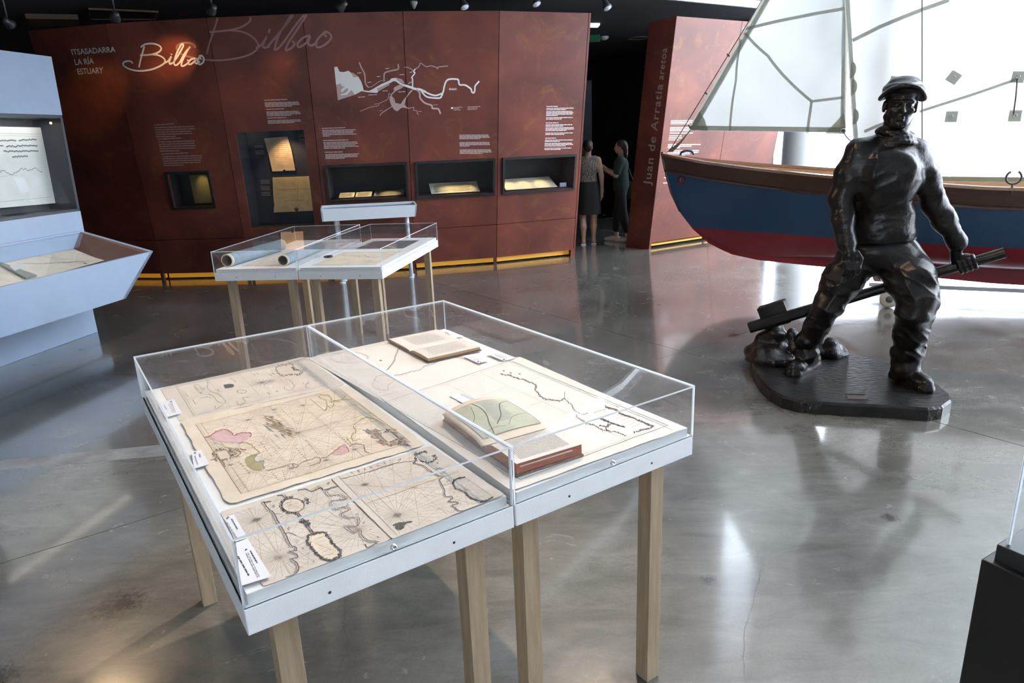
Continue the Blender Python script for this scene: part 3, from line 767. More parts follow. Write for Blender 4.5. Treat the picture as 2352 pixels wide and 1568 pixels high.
# ================================================================== CEILING SPOTLIGHTS AND FITTINGS
LAMPG = mat('lamp_housing', (.045, .047, .052), .4, .3)
LENS = mat('lamp_glass', (.55, .60, .66), .12, spec=.8)
SPOTS = [((18, 52), 7.6, 'leftmost'), ((265, 38), 7.7, 'second from the left'), ((487, 22), 8.0, 'third from the left'), ((785, 14), 8.3, 'fourth from the left'), ((1065, 10), 8.6, 'third from the passage'), ((1230, 3), 8.7, 'second from the passage'), ((1393, 12), 8.9, 'nearest the passage')]
AIM = {0: (215, 190, 14), 1: (228, 215, 42), 2: (398, 135, 120), 3: (600, 200, 62), 4: None, 5: None, 6: None}
def spot_fixture(p, aim, label, zc=3.5):
    p = np.asarray(p, float); d = unit(np.asarray(aim)-p)
    t = thing('ceiling_spotlight', (p[0], p[1], zc), label, 'spotlight', 'track spotlights under the ceiling')
    mb = MB(); mb.tube([(p[0], p[1], zc), (p[0], p[1], p[2]+.03)], .011, 8); mb.build('stem', LAMPG, t)
    mb = MB(); mb.lathe([(0, -.07), (.028, -.07), (.034, -.03), (.05, .02), (.054, .045), (.05, .047)], p, d, 20); mb.build('lamp_head', LAMPG, t)
    mb = MB(); mb.lathe([(.05, .040), (.035, .050), (0, .055)], p, d, 20); mb.build('lens', LENS, t)
for (nm, loc, aim, pw, col, sz, ang, bl), lab in zip(HALL_LAMPS, ['long-stemmed spotlight aimed at the near display tables', 'spotlight aimed at the far display tables', 'long-stemmed spotlight aimed at the bronze statue', 'spotlight aimed at the blue tilted tray']):
    d = unit(np.array(aim)-np.array(loc)); spot_fixture(np.array(loc)-d*.07, aim, lab, 3.5 if loc[2] < 3.5 else 10.9)
for k, (px, Y, where) in enumerate(SPOTS):
    p = aty(*px, Y)
    aim = (W1.pt(AIM[k][0], AIM[k][1], 0)[0] if AIM.get(k) else p+np.array([.2, -.3, -.6]))
    spot_fixture(p, aim, f'small ball-shaped spotlight on a thin stem, {where} above red wall')
    if AIM.get(k) and k > 0:
        d = unit(aim-p); lamp('wall_spotlight', 'SPOT', tuple(p+d*.075), tuple(aim), AIM[k][2], (1.0, .56, .20), .02, 26, 1.0)
# smoke detector seen above the middle panel, corridor light, ring speaker, exit sign, light box, vent frame
p = atz(950, 4, 3.5); mb = MB(); mb.lathe([(.05, 0), (.05, -.02), (.03, -.05), (.012, -.085), (0, -.087)], p, n=16)
tag(mb.build('smoke_detector', mat('plastic_white', (.55, .55, .55), .5)), 'small white sensor on the ceiling above the middle red panel', 'sensor')
def ceil_quad(px, z=3.5): return [atz(x, y, z) for x, y in px]
q = ceil_quad([(1354, 59), (1373, 59), (1378, 53), (1354, 53)]); mb = MB(); mb.prism([p-[0, 0, .03] for p in q], (0, 0, .03))
tag(mb.build('passage_light', mat('tube_glow', (1, 1, 1), .5, emit=(1, .97, .9), estr=1.2)), 'white lit ceiling panel at the entrance of dark passage', 'light')
p = atz(1387, 84, 3.5); mb = MB(); mb.lathe([(.09, 0), (.09, -.03), (.05, -.06), (0, -.065)], p, n=18)
tag(mb.build('smoke_detector', MATS['plastic_white']), 'round smoke detector on dark ceiling of the passage', 'sensor')
p = atz(1468, 87, 3.5); mb = MB(); mb.lathe([(.22, 0), (.22, -.012), (.19, -.016), (.18, 0)], p, n=28)
tag(mb.build('ceiling_ring', mat('ring_grey', (.16, .13, .12), .5)), 'flat round ceiling ring beside the red spine wall', 'downlight')
p = aty(1366, 126, 13.6); mb = MB(); mb.abox(p[0]-.10, 13.58, 3.38, p[0]+.10, 13.62, 3.5)
tag(mb.build('exit_sign', mat('sign_green', (.01, .12, .05), .5, emit=(.02, .35, .12), estr=.02)), 'dim green sign box high in the dark passage', 'sign')
q = ceil_quad([(57, 31), (178, 33), (180, 50), (66, 49)]); mb = MB(); mb.prism([p-[0, 0, .06] for p in q], (0, 0, .059))
tag(mb.build('light_box', mat('box_beige', (.16, .12, .09), .6)), 'beige rectangular box mounted on dark ceiling at left', 'ceiling panel')
fr = ceil_quad([(203, 18), (364, 25), (358, 42), (205, 42)]); t = thing('ceiling_vent', fr[0], 'dark ceiling vent with thin tan frame at upper left', 'vent')
mb = MB(); ctr = sum(fr)/4
for a, b in zip(fr, fr[1:]+fr[:1]):
    ia, ib = a+(ctr-a)*.06, b+(ctr-b)*.06; mb.hexa([a-[0, 0, .02], b-[0, 0, .02], ib-[0, 0, .02], ia-[0, 0, .02], a, b, ib, ia])
mb.build('frame', mat('tan_trim', (.16, .10, .06), .5), t)
mb = MB(); mb.prism([a+(ctr-a)*.07-[0, 0, .01] for a in fr], (0, 0, .01)); mb.build('grille', mat('grille_dark', (.03, .028, .025), .7), t)

# ================================================================== PALE BLUE DISPLAY UNIT AT LEFT
BLUEP = mat('pale_blue_paint', (.27, .35, .48), .5, var=.04, vscale=5, bump=.04, bscale=200)
DG = mat('case_dark_back', (.045, .042, .045), .6)
MAPP = mat('map_paper_white', (.62, .62, .58), .7, var=.06, vscale=5)
UP0 = atz(0, 843); UP1 = atz(225, 762); UU = unit(UP1-UP0); UN = np.array([UU[1], -UU[0], 0.])
D = lambda u, n, z: UP1+UU*u+UN*n+np.array([0, 0, z])
unit_t = thing('display_unit', D(-1.5, -.3, 0), 'pale blue display unit with tilted tray and upright lit map case', 'display unit')
def ubox(mb, u0, u1, n0, n1, z0, z1):
    mb.hexa([D(u0, n0, z0), D(u1, n0, z0), D(u1, n1, z0), D(u0, n1, z0), D(u0, n0, z1), D(u1, n0, z1), D(u1, n1, z1), D(u0, n1, z1)])
UL = -4.2
mb = MB(); ubox(mb, UL, 0, -.45, 0, 0, .27); mb.build('plinth', BLUEP, unit_t, .004)
mb = MB(); ubox(mb, UL, .06, -.45, .05, .27, .40); mb.build('ledge', BLUEP, unit_t, .004)
# tray: floor + four sides, front lower than back, right end slanting inwards to the bottom
zf, zb_, nf, nb, ur = .78, 1.0, .58, -.22, .30
th_ = .035
mb = MB()
T = {}
for side, (n_, zt) in {'f': (nf, zf), 'b': (nb, zb_)}.items():
    T[side] = dict(lo_l=D(UL, n_, .40), lo_r=D(-.19, n_, .40), hi_l=D(UL, n_, zt), hi_r=D(ur, n_, zt))
o = UN*th_
def slab4(mb, q, d): mb.hexa([*q, *[p+d for p in q]])
slab4(mb, [T['f']['lo_l'], T['f']['lo_r'], T['f']['hi_r'], T['f']['hi_l']], -o); mb.build('tray_front', BLUEP, unit_t)
mb = MB(); slab4(mb, [T['f']['lo_r'], T['b']['lo_r'], T['b']['hi_r'], T['f']['hi_r']], -UU*.05); mb.m[1] = 1; mb.build('tray_end', [BLUEP, mat('tray_brown', (.15, .085, .065), .6)], unit_t)  # inner face coloured brown in place of the shade and reflection there
mb = MB(); slab4(mb, [T['b']['lo_l'], T['b']['lo_r'], T['b']['hi_r'], T['b']['hi_l']], o); mb.build('tray_back', BLUEP, unit_t)
mb = MB(); slab4(mb, [D(UL, nf-th_, .42), D(-.24, nf-th_, .42), D(-.24, nb+th_, .42), D(UL, nb+th_, .42)], (0, 0, -.02)); mb.build('tray_bottom', BLUEP, unit_t)
zin = lambda n_: zf-.17+(n_-nf)*(zb_-zf)/(nb-nf)      # tilted inner board
mb = MB(); slab4(mb, [D(UL, nf-th_, zin(nf)), D(.05, nf-th_, zin(nf)), D(.05, nb+th_, zin(nb)), D(UL, nb+th_, zin(nb))], (0, 0, -.01)); mb.build('tray_board', mat('tray_brown', (.20, .13, .10), .6), unit_t)
mb = MB(); slab4(mb, [D(UL, nf-th_, zf-.012), D(ur-.06, nf-th_, zf-.012), D(ur-.06, nb+th_, zb_-.022), D(UL, nb+th_, zb_-.022)], (0, 0, .006)); mb.build('tray_pane', GLASS, unit_t)
# upright with glazed case
BP = D(0, nb, 0)
def US(px, off=0.):
    Q = onplane(px[0], px[1], BP+UN*off, UN); return Q
def uz(px, off=0.):
    Q = US(px, off); return float((Q-UP1) @ UU), float(Q[2])
ut, zt_ = uz((118, 130)); ub, zb2 = uz((193, 528))
edge = lambda z: ub+(ut-ub)*(z-zb2)/(zt_-zb2)          # leaning right edge
zc1 = uz((140, 264))[1]; zc0 = uz((178, 485))[1]
def upanel(z0, z1, m, name, d=.12, inset=0.):
    mb = MB(); q = [D(UL, nb, z0), D(edge(z0)-inset, nb, z0), D(edge(z1)-inset, nb, z1), D(UL, nb, z1)]; slab4(mb, q, -UN*d); return mb.build(name, m, unit_t)
upanel(.98, zc0, BLUEP, 'lower_panel'); upanel(zc1, zt_, BLUEP, 'upper_panel')
mb = MB(); q = [D(UL, nb-.33, zc0), D(edge(zc0), nb-.33, zc0), D(edge(zc1), nb-.33, zc1), D(UL, nb-.33, zc1)]; slab4(mb, q, -UN*.02); mb.build('case_back', DG, unit_t)
mb = MB()
slab4(mb, [D(UL, nb-.004, zc0), D(edge(zc0), nb-.004, zc0), D(edge(zc0), nb-.33, zc0), D(UL, nb-.33, zc0)], (0, 0, .025))
slab4(mb, [D(UL, nb-.004, zc1), D(edge(zc1), nb-.004, zc1), D(edge(zc1), nb-.33, zc1), D(UL, nb-.33, zc1)], (0, 0, -.03))
slab4(mb, [D(edge(zc0), nb-.004, zc0), D(edge(zc1), nb-.004, zc1), D(edge(zc1), nb-.33, zc1), D(edge(zc0), nb-.33, zc0)], -UU*.03)
mb.build('case_frame', mat('case_frame_dark', (.018, .024, .036), .4), unit_t)
mb = MB(); slab4(mb, [D(UL, nb-.012, zc0+.02), D(edge(zc0)-.03, nb-.012, zc0+.02), D(edge(zc1)-.03, nb-.012, zc1-.02), D(UL, nb-.012, zc1-.02)], -UN*.005); mb.build('case_pane', GLASS, unit_t)
mb = MB(); upb = D(UL, nb-.36, .0); slab4(mb, [D(UL, nb-.36, 0), D(edge(.5)+.02, nb-.36, 0), D(edge(zt_), nb-.36, zt_), D(UL, nb-.36, zt_)], -UN*.02); mb.build('rear_board', DG, unit_t)
mb = MB(); lp = D(edge(zc1)-.10, nb-.06, zc1-.075); mb.lathe([(0, -.012), (.009, -.009), (.012, 0), (.009, .009), (0, .012)], lp, n=12); mb.build('case_bulb', mat('bulb_glow', (1, .8, .4), .5, emit=(1, .72, .25), estr=3.0), unit_t)
# framed coast map hanging in the glazed case
off = -.26
mq = [US(p, off) for p in [(-260, 285), (102, 293), (132, 466), (-260, 500)]]
th = thing('hung_map', mq[3], 'white printed coast map hung inside the pale blue glazed case', 'map')
mb = MB(); slab4(mb, mq, UN*.008); mb.build('sheet', MAPP, th)
GREYINK = mat('ink_grey', (.17, .17, .16), .8)
LGREY = mat('ink_light', (.40, .40, .37), .8)
mb = MB()
def upl(pts, w, jag=0., m=0, seed=0):
    r = random.Random(seed); out = []
    for (x0, y0), (x1, y1) in zip(pts[:-1], pts[1:]):
        kk = max(1, int(abs(x1-x0)/3)) if jag else 1
        for j in range(kk): t_ = j/kk; out.append((x0+(x1-x0)*t_, y0+(y1-y0)*t_+r.uniform(-jag, jag)))
    out.append(pts[-1]); ribbon(mb, [US(p, off+.0095) for p in out], [UN]*len(out), w, m)
upl([(-250, 300), (94, 308), (118, 452), (-250, 488)], .006, m=1); upl([(-250, 305), (90, 313), (113, 448)], .003, m=1)
for y, x0, x1 in [(322, -40, 37), (320, 43, 84), (335, -60, 8), (334, 14, 86), (346, 8, 88), (358, 28, 64)]: upl([(x0, y+2), (x1, y)], .013, 1.6, seed=int(x0+y))
upl([(-30, 400), (10, 392), (22, 402), (40, 395), (50, 388), (70, 390), (80, 385), (98, 394)], .006, 2.6, seed=5)
upl([(-30, 410), (10, 404), (40, 402)], .004, 1.5, 1, seed=6)
mb.build('printed_coast', [GREYINK, LGREY], th)
lq = [US(p, off+.02) for p in [(147, 467), (174, 465), (178, 481), (146, 481)]]; mb = MB(); slab4(mb, lq, UN*.003)
tag(mb.build('caption_plate', mat('plate_grey', (.16, .16, .18), .5)), 'small grey caption plate in lower corner of blue glazed case', 'caption')
lamp('case_light', 'AREA', tuple(D(-.5, nb-.12, zc1-.06)), tuple(D(-.5, nb-.26, zc0)), 2.6, (1, .90, .74), 1.6, sy=.05)
# unfolded map lying in the tray
zs = lambda n_: zin(n_)+.012
def tray_pt(px, lift=.0):
    nn = unit(np.cross(UU, D(0, nb, zin(nb))-D(0, nf, zin(nf)))); Q = onplane(px[0], px[1], D(0, nf, zin(nf)+.015+lift), nn); return Q
tq = [tray_pt(p) for p in [(-140, 588), (198, 551), (285, 586), (-140, 700)]]
th = thing('tray_map', tq[3], 'cream coast map unfolded in the pale blue tilted tray', 'map')
mb = MB(); slab4(mb, tq, (0, 0, .003)); mb.build('sheet', mat('cream_map', (.72, .64, .52), .7, var=.12, vscale=6), th)
mb = MB()
def trl(pts, w, m=0): ribbon(mb, [tray_pt(p, .004) for p in pts], [np.array([0, 0, 1.])]*len(pts), w, m)
trl([(35, 603), (100, 605), (140, 602), (185, 600), (210, 598)], .010); trl([(145, 604), (180, 599), (200, 606)], .022); trl([(84, 581), (90, 588), (145, 596), (185, 594)], .008, 1)
trl([(150, 575), (180, 570), (200, 567)], .014, 1); trl([(-100, 590), (195, 556)], .006, 1)
mb.build('printed_coast', [GREYINK, LGREY], th)
bq = [tray_pt(p, .02) for p in [(-20, 598), (18, 610), (85, 634), (60, 640)]]
th = thing('ribbon_weight', bq[0], 'grey strap weight laid diagonally across the cream tray map', 'strap')
mb = MB(); slab4(mb, bq, (0, 0, .012)); mb.build('strap', mat('strap_grey', (.22, .23, .20), .6), th)
lq = [tray_pt(p, .036) for p in [(22, 612), (48, 603), (58, 612), (34, 622)]]; mb = MB(); slab4(mb, lq, (0, 0, .003)); mb.build('tag', MAPP, th)

# ================================================================== WHITE READING STAND BEHIND THE FAR TABLES
LP = mat('stand_white', (.66, .70, .75), .4)
l0, l1 = atz(787, 650), atz(945, 637)
ex = unit(l1-l0); ey = np.array([-ex[1], ex[0], 0.])
st_t = thing('reading_stand', (l0+l1)/2, 'white box-topped reading stand on round posts before the red wall', 'stand')
Yc = l0[1]
fz = lambda px: onplane(px[0], px[1], l0-ey*.10, ey)
q = [fz(p) for p in [(740, 509), (955, 497), (958, 470), (736, 481)]]
mb = MB(); slab4(mb, q, ey*.02); mb.build('front_panel', LP, st_t)
dep = ey*.36
mb = MB(); slab4(mb, [q[1]-ex*.02, q[1]-ex*.02+dep, q[2]-ex*.02+dep+[0, 0, .02], q[2]-ex*.02], ex*.02); mb.build('side_panel', LP, st_t)
mb = MB(); slab4(mb, [q[0], q[0]+dep, q[3]+dep+[0, 0, .02], q[3]], ex*.02); mb.build('side_panel', LP, st_t)
mb = MB(); slab4(mb, [q[0]+dep, q[1]+dep, q[2]+dep+[0, 0, .02], q[3]+dep+[0, 0, .02]], -ey*.02); mb.build('back_panel', LP, st_t)
mb = MB(); slab4(mb, [q[0]+ex*.02+ey*.02, q[1]-ex*.02+ey*.02, q[1]-ex*.02+dep-ey*.02, q[0]+ex*.02+dep-ey*.02], (0, 0, .03)); mb.build('bottom_panel', LP, st_t)
mb = MB(); slab4(mb, [q[3]+ex*.02+ey*.02-[0, 0, .02], q[2]-ex*.02+ey*.02-[0, 0, .02], q[2]-ex*.02+dep-ey*.02, q[3]+ex*.02+dep-ey*.02], (0, 0, .005)); mb.build('top_pane', GLASS, st_t)
for p, dd in ((l0, 0), (l0, .17), (l1, 0), (l1, .17)):
    b_ = p+ey*dd+ex*(.0 if dd == 0 else .02); mb = MB(); mb.tube([b_, b_+[0, 0, q[0][2]+.02]], .024, 16); mb.build('post', LP, st_t)
    mb = MB(); mb.tube([b_, b_+[0, 0, .012]], .04, 16); mb.build('foot_disc', LP, st_t)

# ================================================================== DISPLAY TABLES
ZTOP, ZRIM, ZBOT, ZB = 1.03, .872, .812, .897
TW, TL = .639, 1.492
def pane(parent, c, u, v, w):
    """acrylic sheet, w the thin half vector; thin sides get the edge material"""
    c, u, v, w = (np.asarray(a, float) for a in (c, u, v, w)); mb = MB()
    p = [c-u-v-w, c+u-v-w, c+u+v-w, c-u+v-w, c-u-v+w, c+u-v+w, c+u+v+w, c-u+v+w]
    mb.add(p, [(0, 3, 2, 1), (4, 5, 6, 7)], 0); mb.add(p, [(0, 1, 5, 4), (1, 2, 6, 5), (2, 3, 7, 6), (3, 0, 4, 7)], 1)
    return mb.build('pane', [ACRYL, EDGE], parent)
def table(O, u, v, label, tw=TW, tl=TL):
    O = np.array([O[0], O[1], 0.]); u = np.array([*u[:2], 0.]); v = np.array([*v[:2], 0.]); zz = np.array([0, 0, 1.])
    t = thing('display_table', O+u*tw/2+v*tl/2, label, 'display table', 'white display tables with clear covers')
    G = lambda a, b, z: O+u*a+v*b+zz*z
    mb = MB(); mb.box(G(tw/2, tl/2, (ZBOT+ZRIM)/2), u*(tw/2-.001), v*(tl/2), zz*(ZRIM-ZBOT)/2); mb.build('tray', WHITE, t, .002)
    mb = MB(); mb.box(G(tw/2, tl/2, (ZRIM+ZB)/2), u*(tw/2-.012), v*(tl/2-.012), zz*(ZB-ZRIM)/2); mb.build('base_board', BOARD, t, .0015)
    ins, ls = .058, .053
    for a in (ins, tw-ins-ls):
        for b in (ins, tl-ins-ls):
            mb = MB(); mb.box(G(a+ls/2, b+ls/2, ZBOT/2), u*ls/2, v*ls/2, zz*(ZBOT/2)); mb.build('leg', PINE, t, .0015)
    h = .0025; zc = (ZRIM+ZTOP)/2; zh = (ZTOP-ZRIM)/2
    pane(t, G(tw/2, tl/2, ZTOP-h), u*(tw/2-.001), v*(tl/2), zz*h)
    for b in (h, tl-h): pane(t, G(tw/2, b, zc-h), u*(tw/2-.001), zz*(zh-h), v*h)
    for a in (h+.001, tw-h-.001): pane(t, G(a, tl/2, zc-h), v*(tl/2-2*h), zz*(zh-h), u*h)
    for b, s in ((0, -1), (tl, 1)):
        mb = MB(); mb.lathe([(0, .006), (.0035, .006), (.0035, .0065), (.0065, .0065), (.0075, 0)], G(tw/2, b, ZRIM+.014), v*s, 16); mb.build('fixing_screw', mat('screw_steel', (.7, .7, .72), .3, .8), t)
        for a in (.17, tw-.17):
            mb = MB(); mb.lathe([(0, .0012), (.003, .001), (.0035, 0)], G(a, b, ZBOT+.025), v*s, 10); mb.build('pin_hole', DARK, t)
    return t, G
cA, cF, cC, cD = atz(302, 819, ZTOP), atz(535, 1238, ZTOP), atz(1017, 689, ZTOP), atz(1600, 884, ZTOP)
tu = unit((cC-cA)+(cD-cF)); tv = np.array([tu[1], -tu[0], 0]); mid = (cA+cF+cC+cD)/4
O1 = mid-tu*(TW+.002)-tv*TL/2
T1, G1 = table(O1, tu, tv, 'near display table at left, four old maps under its clear cover')
T2, G2 = table(O1+tu*(TW+.004), tu, tv, 'near display table at right, holding two open books under its cover')
fA, fE, fD, fB, fM, fC = (atz(*p, ZTOP) for p in [(483, 578), (680, 572), (878, 570), (665, 519), (823, 515), (981, 512)])
ua = unit(np.array([.645, -.075, 0])); va = np.array([-ua[1], ua[0], 0])
ub_ = unit(np.array([.65, -.115, 0])); vb = np.array([-ub_[1], ub_[0], 0])
T3, G3 = table(fA, ua, va, 'far display table at left holding a rolled blue chart')
oB = fA+ua*(TW+.006); T4, G4 = table(oB, ub_, vb, 'far display table at right with a flat cream chart')

# ================================================================== DOCUMENTS
P_CREAM = mat('paper_cream', (.80, .68, .53), .75, var=.10, vscale=7, bump=.05, bscale=60)
P_PALE = mat('paper_pale', (.80, .75, .68), .75, var=.06, vscale=6, bump=.05, bscale=60)
P_GREY = mat('paper_greyish', (.70, .62, .53), .75, var=.10, vscale=9, bump=.05, bscale=60)
CARD = mat('label_card', (.82, .82, .86), .6)
I_BLK = mat('ink_black', (.075, .07, .068), .8); I_BRN = mat('ink_brown', (.30, .20, .13), .8); I_THIN = mat('ink_thin', (.40, .30, .22), .8)
I_GRY = mat('ink_midgrey', (.30, .28, .26), .8)
I_PINK = mat('wash_pink', (.70, .46, .44), .8, var=.15, vscale=30); I_RED = mat('ink_red', (.38, .10, .10), .8); I_OLV = mat('wash_olive', (.44, .38, .18), .8, var=.2, vscale=25)
I_TEAL = mat('wash_teal', (.22, .30, .29), .8); I_UMB = mat('wash_umber', (.33, .22, .13), .8); I_OCH = mat('wash_ochre', (.56, .38, .18), .8); I_BLUE = mat('wash_blue', (.22, .28, .36), .8)
I_GOLD = mat('ink_gold', (.42, .29, .08), .8); I_GREEN = mat('wash_green', (.52, .53, .40), .8, var=.12, vscale=25); I_SEA = mat('wash_sea', (.42, .43, .36), .8, var=.1, vscale=25)
INKS = [I_BLK, I_BRN, I_THIN, I_GRY, I_PINK, I_RED, I_OLV, I_TEAL, I_UMB, I_OCH, I_BLUE, I_GOLD, I_GREEN, I_SEA, P_CREAM]
BLK, BRN, THIN, GRY, PINK, REDI, OLV, TEAL, UMB, OCH, BLU, GOLD, GRN, SEA, PAP = range(15)
UPZ = np.array([0, 0, 1.])
def clip_seg(p, d, poly):
    """line p+t*d inside convex polygon -> t range"""
    t0, t1 = -1e9, 1e9; n = len(poly); area = sum(poly[i][0]*poly[(i+1) % n][1]-poly[(i+1) % n][0]*poly[i][1] for i in range(n)); sg = 1 if area > 0 else -1
    for i in range(n):
        a, b = np.array(poly[i]), np.array(poly[(i+1) % n]); e = b-a; nv = np.array([-e[1], e[0]])*sg
        num, den = (np.array(p)-a) @ nv, np.array(d) @ nv
        if abs(den) < 1e-9:
            if num < 0: return None
            continue
        t = -num/den
        if den > 0: t0 = max(t0, t)
        else: t1 = min(t1, t)
    return (t0, t1) if t1 > t0 else None
class Doc:
    def __init__(s, name, label, cat, q, z, m, crop=None, rag=.0, wave=.0008, group=None, seed=1, loose=True, fine=26):
        s.c = crop or (lambda p: p); s.z = z; s.wave = wave; s.seed = seed; s.mb = MB()
        q = [np.asarray(p, float) for p in s.c(q)]; s.q = q; f = quad_map(q)
        W = [atz(*p, z) for p in q]; s.t = thing(name, sum(W)/4*np.array([1, 1, 0])+[0, 0, z], label, cat, group)
        r = random.Random(seed); N = fine; V, F = [], []; k = .0007
        wf = lambda a, b: (W[3]*(1-a)+W[2]*a)*(1-b)+(W[0]*(1-a)+W[1]*a)*b
        for j in range(N+1):
            for i in range(N+1):
                a, b = i/N, j/N; p = wf(a, b)
                if rag and (i in (0, N) or j in (0, N)):
                    ctr = wf(.5, .5); p = p+(ctr-p)*r.uniform(-rag*.3, rag)
                    if i in (0, N) and j in (0, N): p = p+(ctr-p)*rag*2.2
                V.append([p[0], p[1], s.h(p[0], p[1])])
        for j in range(N):
            for i in range(N): F.append((j*(N+1)+i, j*(N+1)+i+1, (j+1)*(N+1)+i+1, (j+1)*(N+1)+i))
        nb_ = len(V); border = [i for i in range(N+1)]+[(j*(N+1)+N) for j in range(1, N+1)]+[N*(N+1)+i for i in range(N-1, -1, -1)]+[j*(N+1) for j in range(N-1, 0, -1)]
        for b in border: V.append([V[b][0], V[b][1], V[b][2]-k])
        m_ = len(border)
        for i in range(m_): F.append((border[(i+1) % m_], border[i], nb_+i, nb_+(i+1) % m_))
        s.o = np_mesh('paper', V, F, m, s.t, False)
    def h(s, x, y):
        return s.z+.0018+s.wave*(math.sin(x*21+s.seed*1.7)*math.cos(y*17+s.seed)+.5*math.sin(x*43+y*31+s.seed*3))
    def P(s, x, y, d=.0005):
        p = atz(x, y, s.z+.0018); p[2] = s.h(p[0], p[1])+d; return p
    def line(s, pts, w=.0009, m=GRY, sm=False, d=.0005):
        pts = s.c(pts); pts = smooth_line(pts) if sm else pts; out = []
        for a, b in zip(pts[:-1], pts[1:]):
            n = max(1, int(math.hypot(b[0]-a[0], b[1]-a[1])/14))
            for i in range(n): t = i/n; out.append((a[0]+(b[0]-a[0])*t, a[1]+(b[1]-a[1])*t))
        out.append(pts[-1]); P_ = [s.P(p[0], p[1], d) for p in out]
        ribbon(s.mb, P_, [UPZ]*len(P_), w*1.35, m)
    def coast(s, pts, w=.0014, amp=2., m=GRY, seed=0, hatch=0., step=4., hm=None, closed=False):
        """irregular engraved coastline with hatch strokes; amp in crop units"""
        r = random.Random(seed+17); out = []; pts = [tuple(p) for p in (smooth_line(pts, 4) if len(pts) > 2 else pts)]
        for a, b in zip(pts[:-1], pts[1:]):
            n = max(1, int(math.hypot(b[0]-a[0], b[1]-a[1])/step))
            for i in range(n): t = i/n; out.append((a[0]+(b[0]-a[0])*t+r.uniform(-amp, amp), a[1]+(b[1]-a[1])*t+r.uniform(-amp, amp)))
        out.append(pts[-1]); s.line(out, w, m)
        if hatch:
            for i in range(1, len(out)-1):
                tx, ty = out[i+1][0]-out[i-1][0], out[i+1][1]-out[i-1][1]; l = math.hypot(tx, ty)+1e-6
                hl = hatch*r.uniform(.4, 1.1); s.line([out[i], (out[i][0]-ty/l*hl, out[i][1]+tx/l*hl*.8)], w*.6, m if hm is None else hm)
    def orn(s, pts, size=9, m=BLK, seed=0, w=.0010, step=9):
        """engraved ornament: small curls and leaves scattered along a path"""
        r = random.Random(seed+5); pts = smooth_line(pts, 6) if len(pts) > 2 else pts; acc = 0
        for a, b in zip(pts[:-1], pts[1:]):
            acc += math.hypot(b[0]-a[0], b[1]-a[1])
            while acc > step:
                acc -= step*r.uniform(.7, 1.3); c0 = r.uniform(0, 6.3); R = size*r.uniform(.35, 1); x, y = a[0]+r.uniform(-size*.5, size*.5), a[1]+r.uniform(-size*.4, size*.4); sp = r.choice((-1, 1))*r.uniform(2.2, 5)
                s.line([(x+R*(1-.6*t)*math.cos(c0+sp*t), y+R*.75*(1-.6*t)*math.sin(c0+sp*t)) for t in (0, .2, .4, .6, .8, 1)], w*r.uniform(.7, 1.8), m)
    def poly(s, pts, m, d=.0003):
        pts = s.c(pts); tri = tessellate_polygon([[Vector((p[0], p[1], 0)) for p in pts]])
        s.mb.add([s.P(p[0], p[1], d) for p in pts], [list(t) for t in tri], m)
    def frame(s, q, w=.001, m=GRY): s.line(q+[q[0]], w, m)
    def rays(s, c, n, fq, w=.0005, m=THIN, rmax=None, rot=0.):
        f = quad_map(s.c(fq)); cc = np.array(s.c([c])[0]); fqp = [tuple(p) for p in s.c(fq)]
        # directions equally spaced on the sheet itself, not on the image
        o = s.P(*cc); eu = unit(tu); ev = unit(tv)
        for k in range(n):
            th = math.pi*k/n+rot; w2 = o+(eu*math.cos(th)+ev*math.sin(th))*.05
            qv = CAMR @ (w2-CAMP); p2 = np.array([IMG_W/2+FPX*qv[0]/qv[2], IMG_H/2-FPX*qv[1]/qv[2]])
            dd = p2-cc; tr = clip_seg(cc, dd, fqp)
            if tr is None: continue
            t0, t1 = tr
            if rmax: t0, t1 = max(t0, -rmax), min(t1, rmax)
            cs = s.c; s.c = lambda p: p; s.line([tuple(cc+dd*t0), tuple(cc+dd*t1)], w, m); s.c = cs
    def compass(s, c, r=14, m=GRY):
        o = s.P(*s.c([c])[0]); ring = [o+(tu*math.cos(a)+tv*math.sin(a))*.0085*r/14+[0, 0, .0003] for a in np.linspace(0, 2*math.pi, 25)]
        ribbon(s.mb, ring, [UPZ]*25, .0012, m); ribbon(s.mb, [o+(p-o)*.6 for p in ring], [UPZ]*25, .0008, m)
        for k in range(16):
            a = math.pi*k/8; L_ = .0135 if k % 4 == 0 else .009; ribbon(s.mb, [o+[0, 0, .0003], o+(tu*math.cos(a)+tv*math.sin(a))*L_*r/14+[0, 0, .0003]], [UPZ]*2, .0008, m)
    def lines(s, q, n, w=.0007, m=GRY, seed=0, gap=True):
        """rows of small writing inside a quad TL TR BR BL"""
        f = quad_map([np.array(p, float) for p in q]); r = random.Random(seed+3)
        for i in range(n):
            b = 1-(i+.5)/n; x = 0
            while x < .97:
                l = min(r.uniform(.08, .22), .985-x); s.line([tuple(f(x, b)), tuple(f(x+l, b))], w, m); x += l+.03
    def text(s, body, q, m=BLK, bold=.01):
        qq = s.c(q); text_on(s.mb, body, qq, lambda x, y: s.P(x, y, .0007), bold, m=m)
    def letter(s, ch, c, w=16, h=22, m=GRY, rot=0.):
        w = w*.22 if ch == 'I' else w
        ca, sa = math.cos(rot), math.sin(rot); g = lambda a, b: (c[0]+a*ca-b*sa, c[1]+a*sa+b*ca)
        s.text(ch, [g(-w/2, -h/2), g(w/2, -h/2), g(w/2, h/2), g(-w/2, h/2)], m)
    def done(s, name='engraving'):
        if s.mb.f: tag(s.mb.build(name, INKS, s.t), kind='stuff')
        return s.t
ca, cb, cc_, cd, ce, cg, ch = cr(280, 680, 3.92), cr(780, 660, 3.92), cr(1100, 760, 3.92), cr(380, 980, 3.137), cr(750, 980, 3.92), cr(440, 880, 4.3556), cr(960, 900, 5.88)

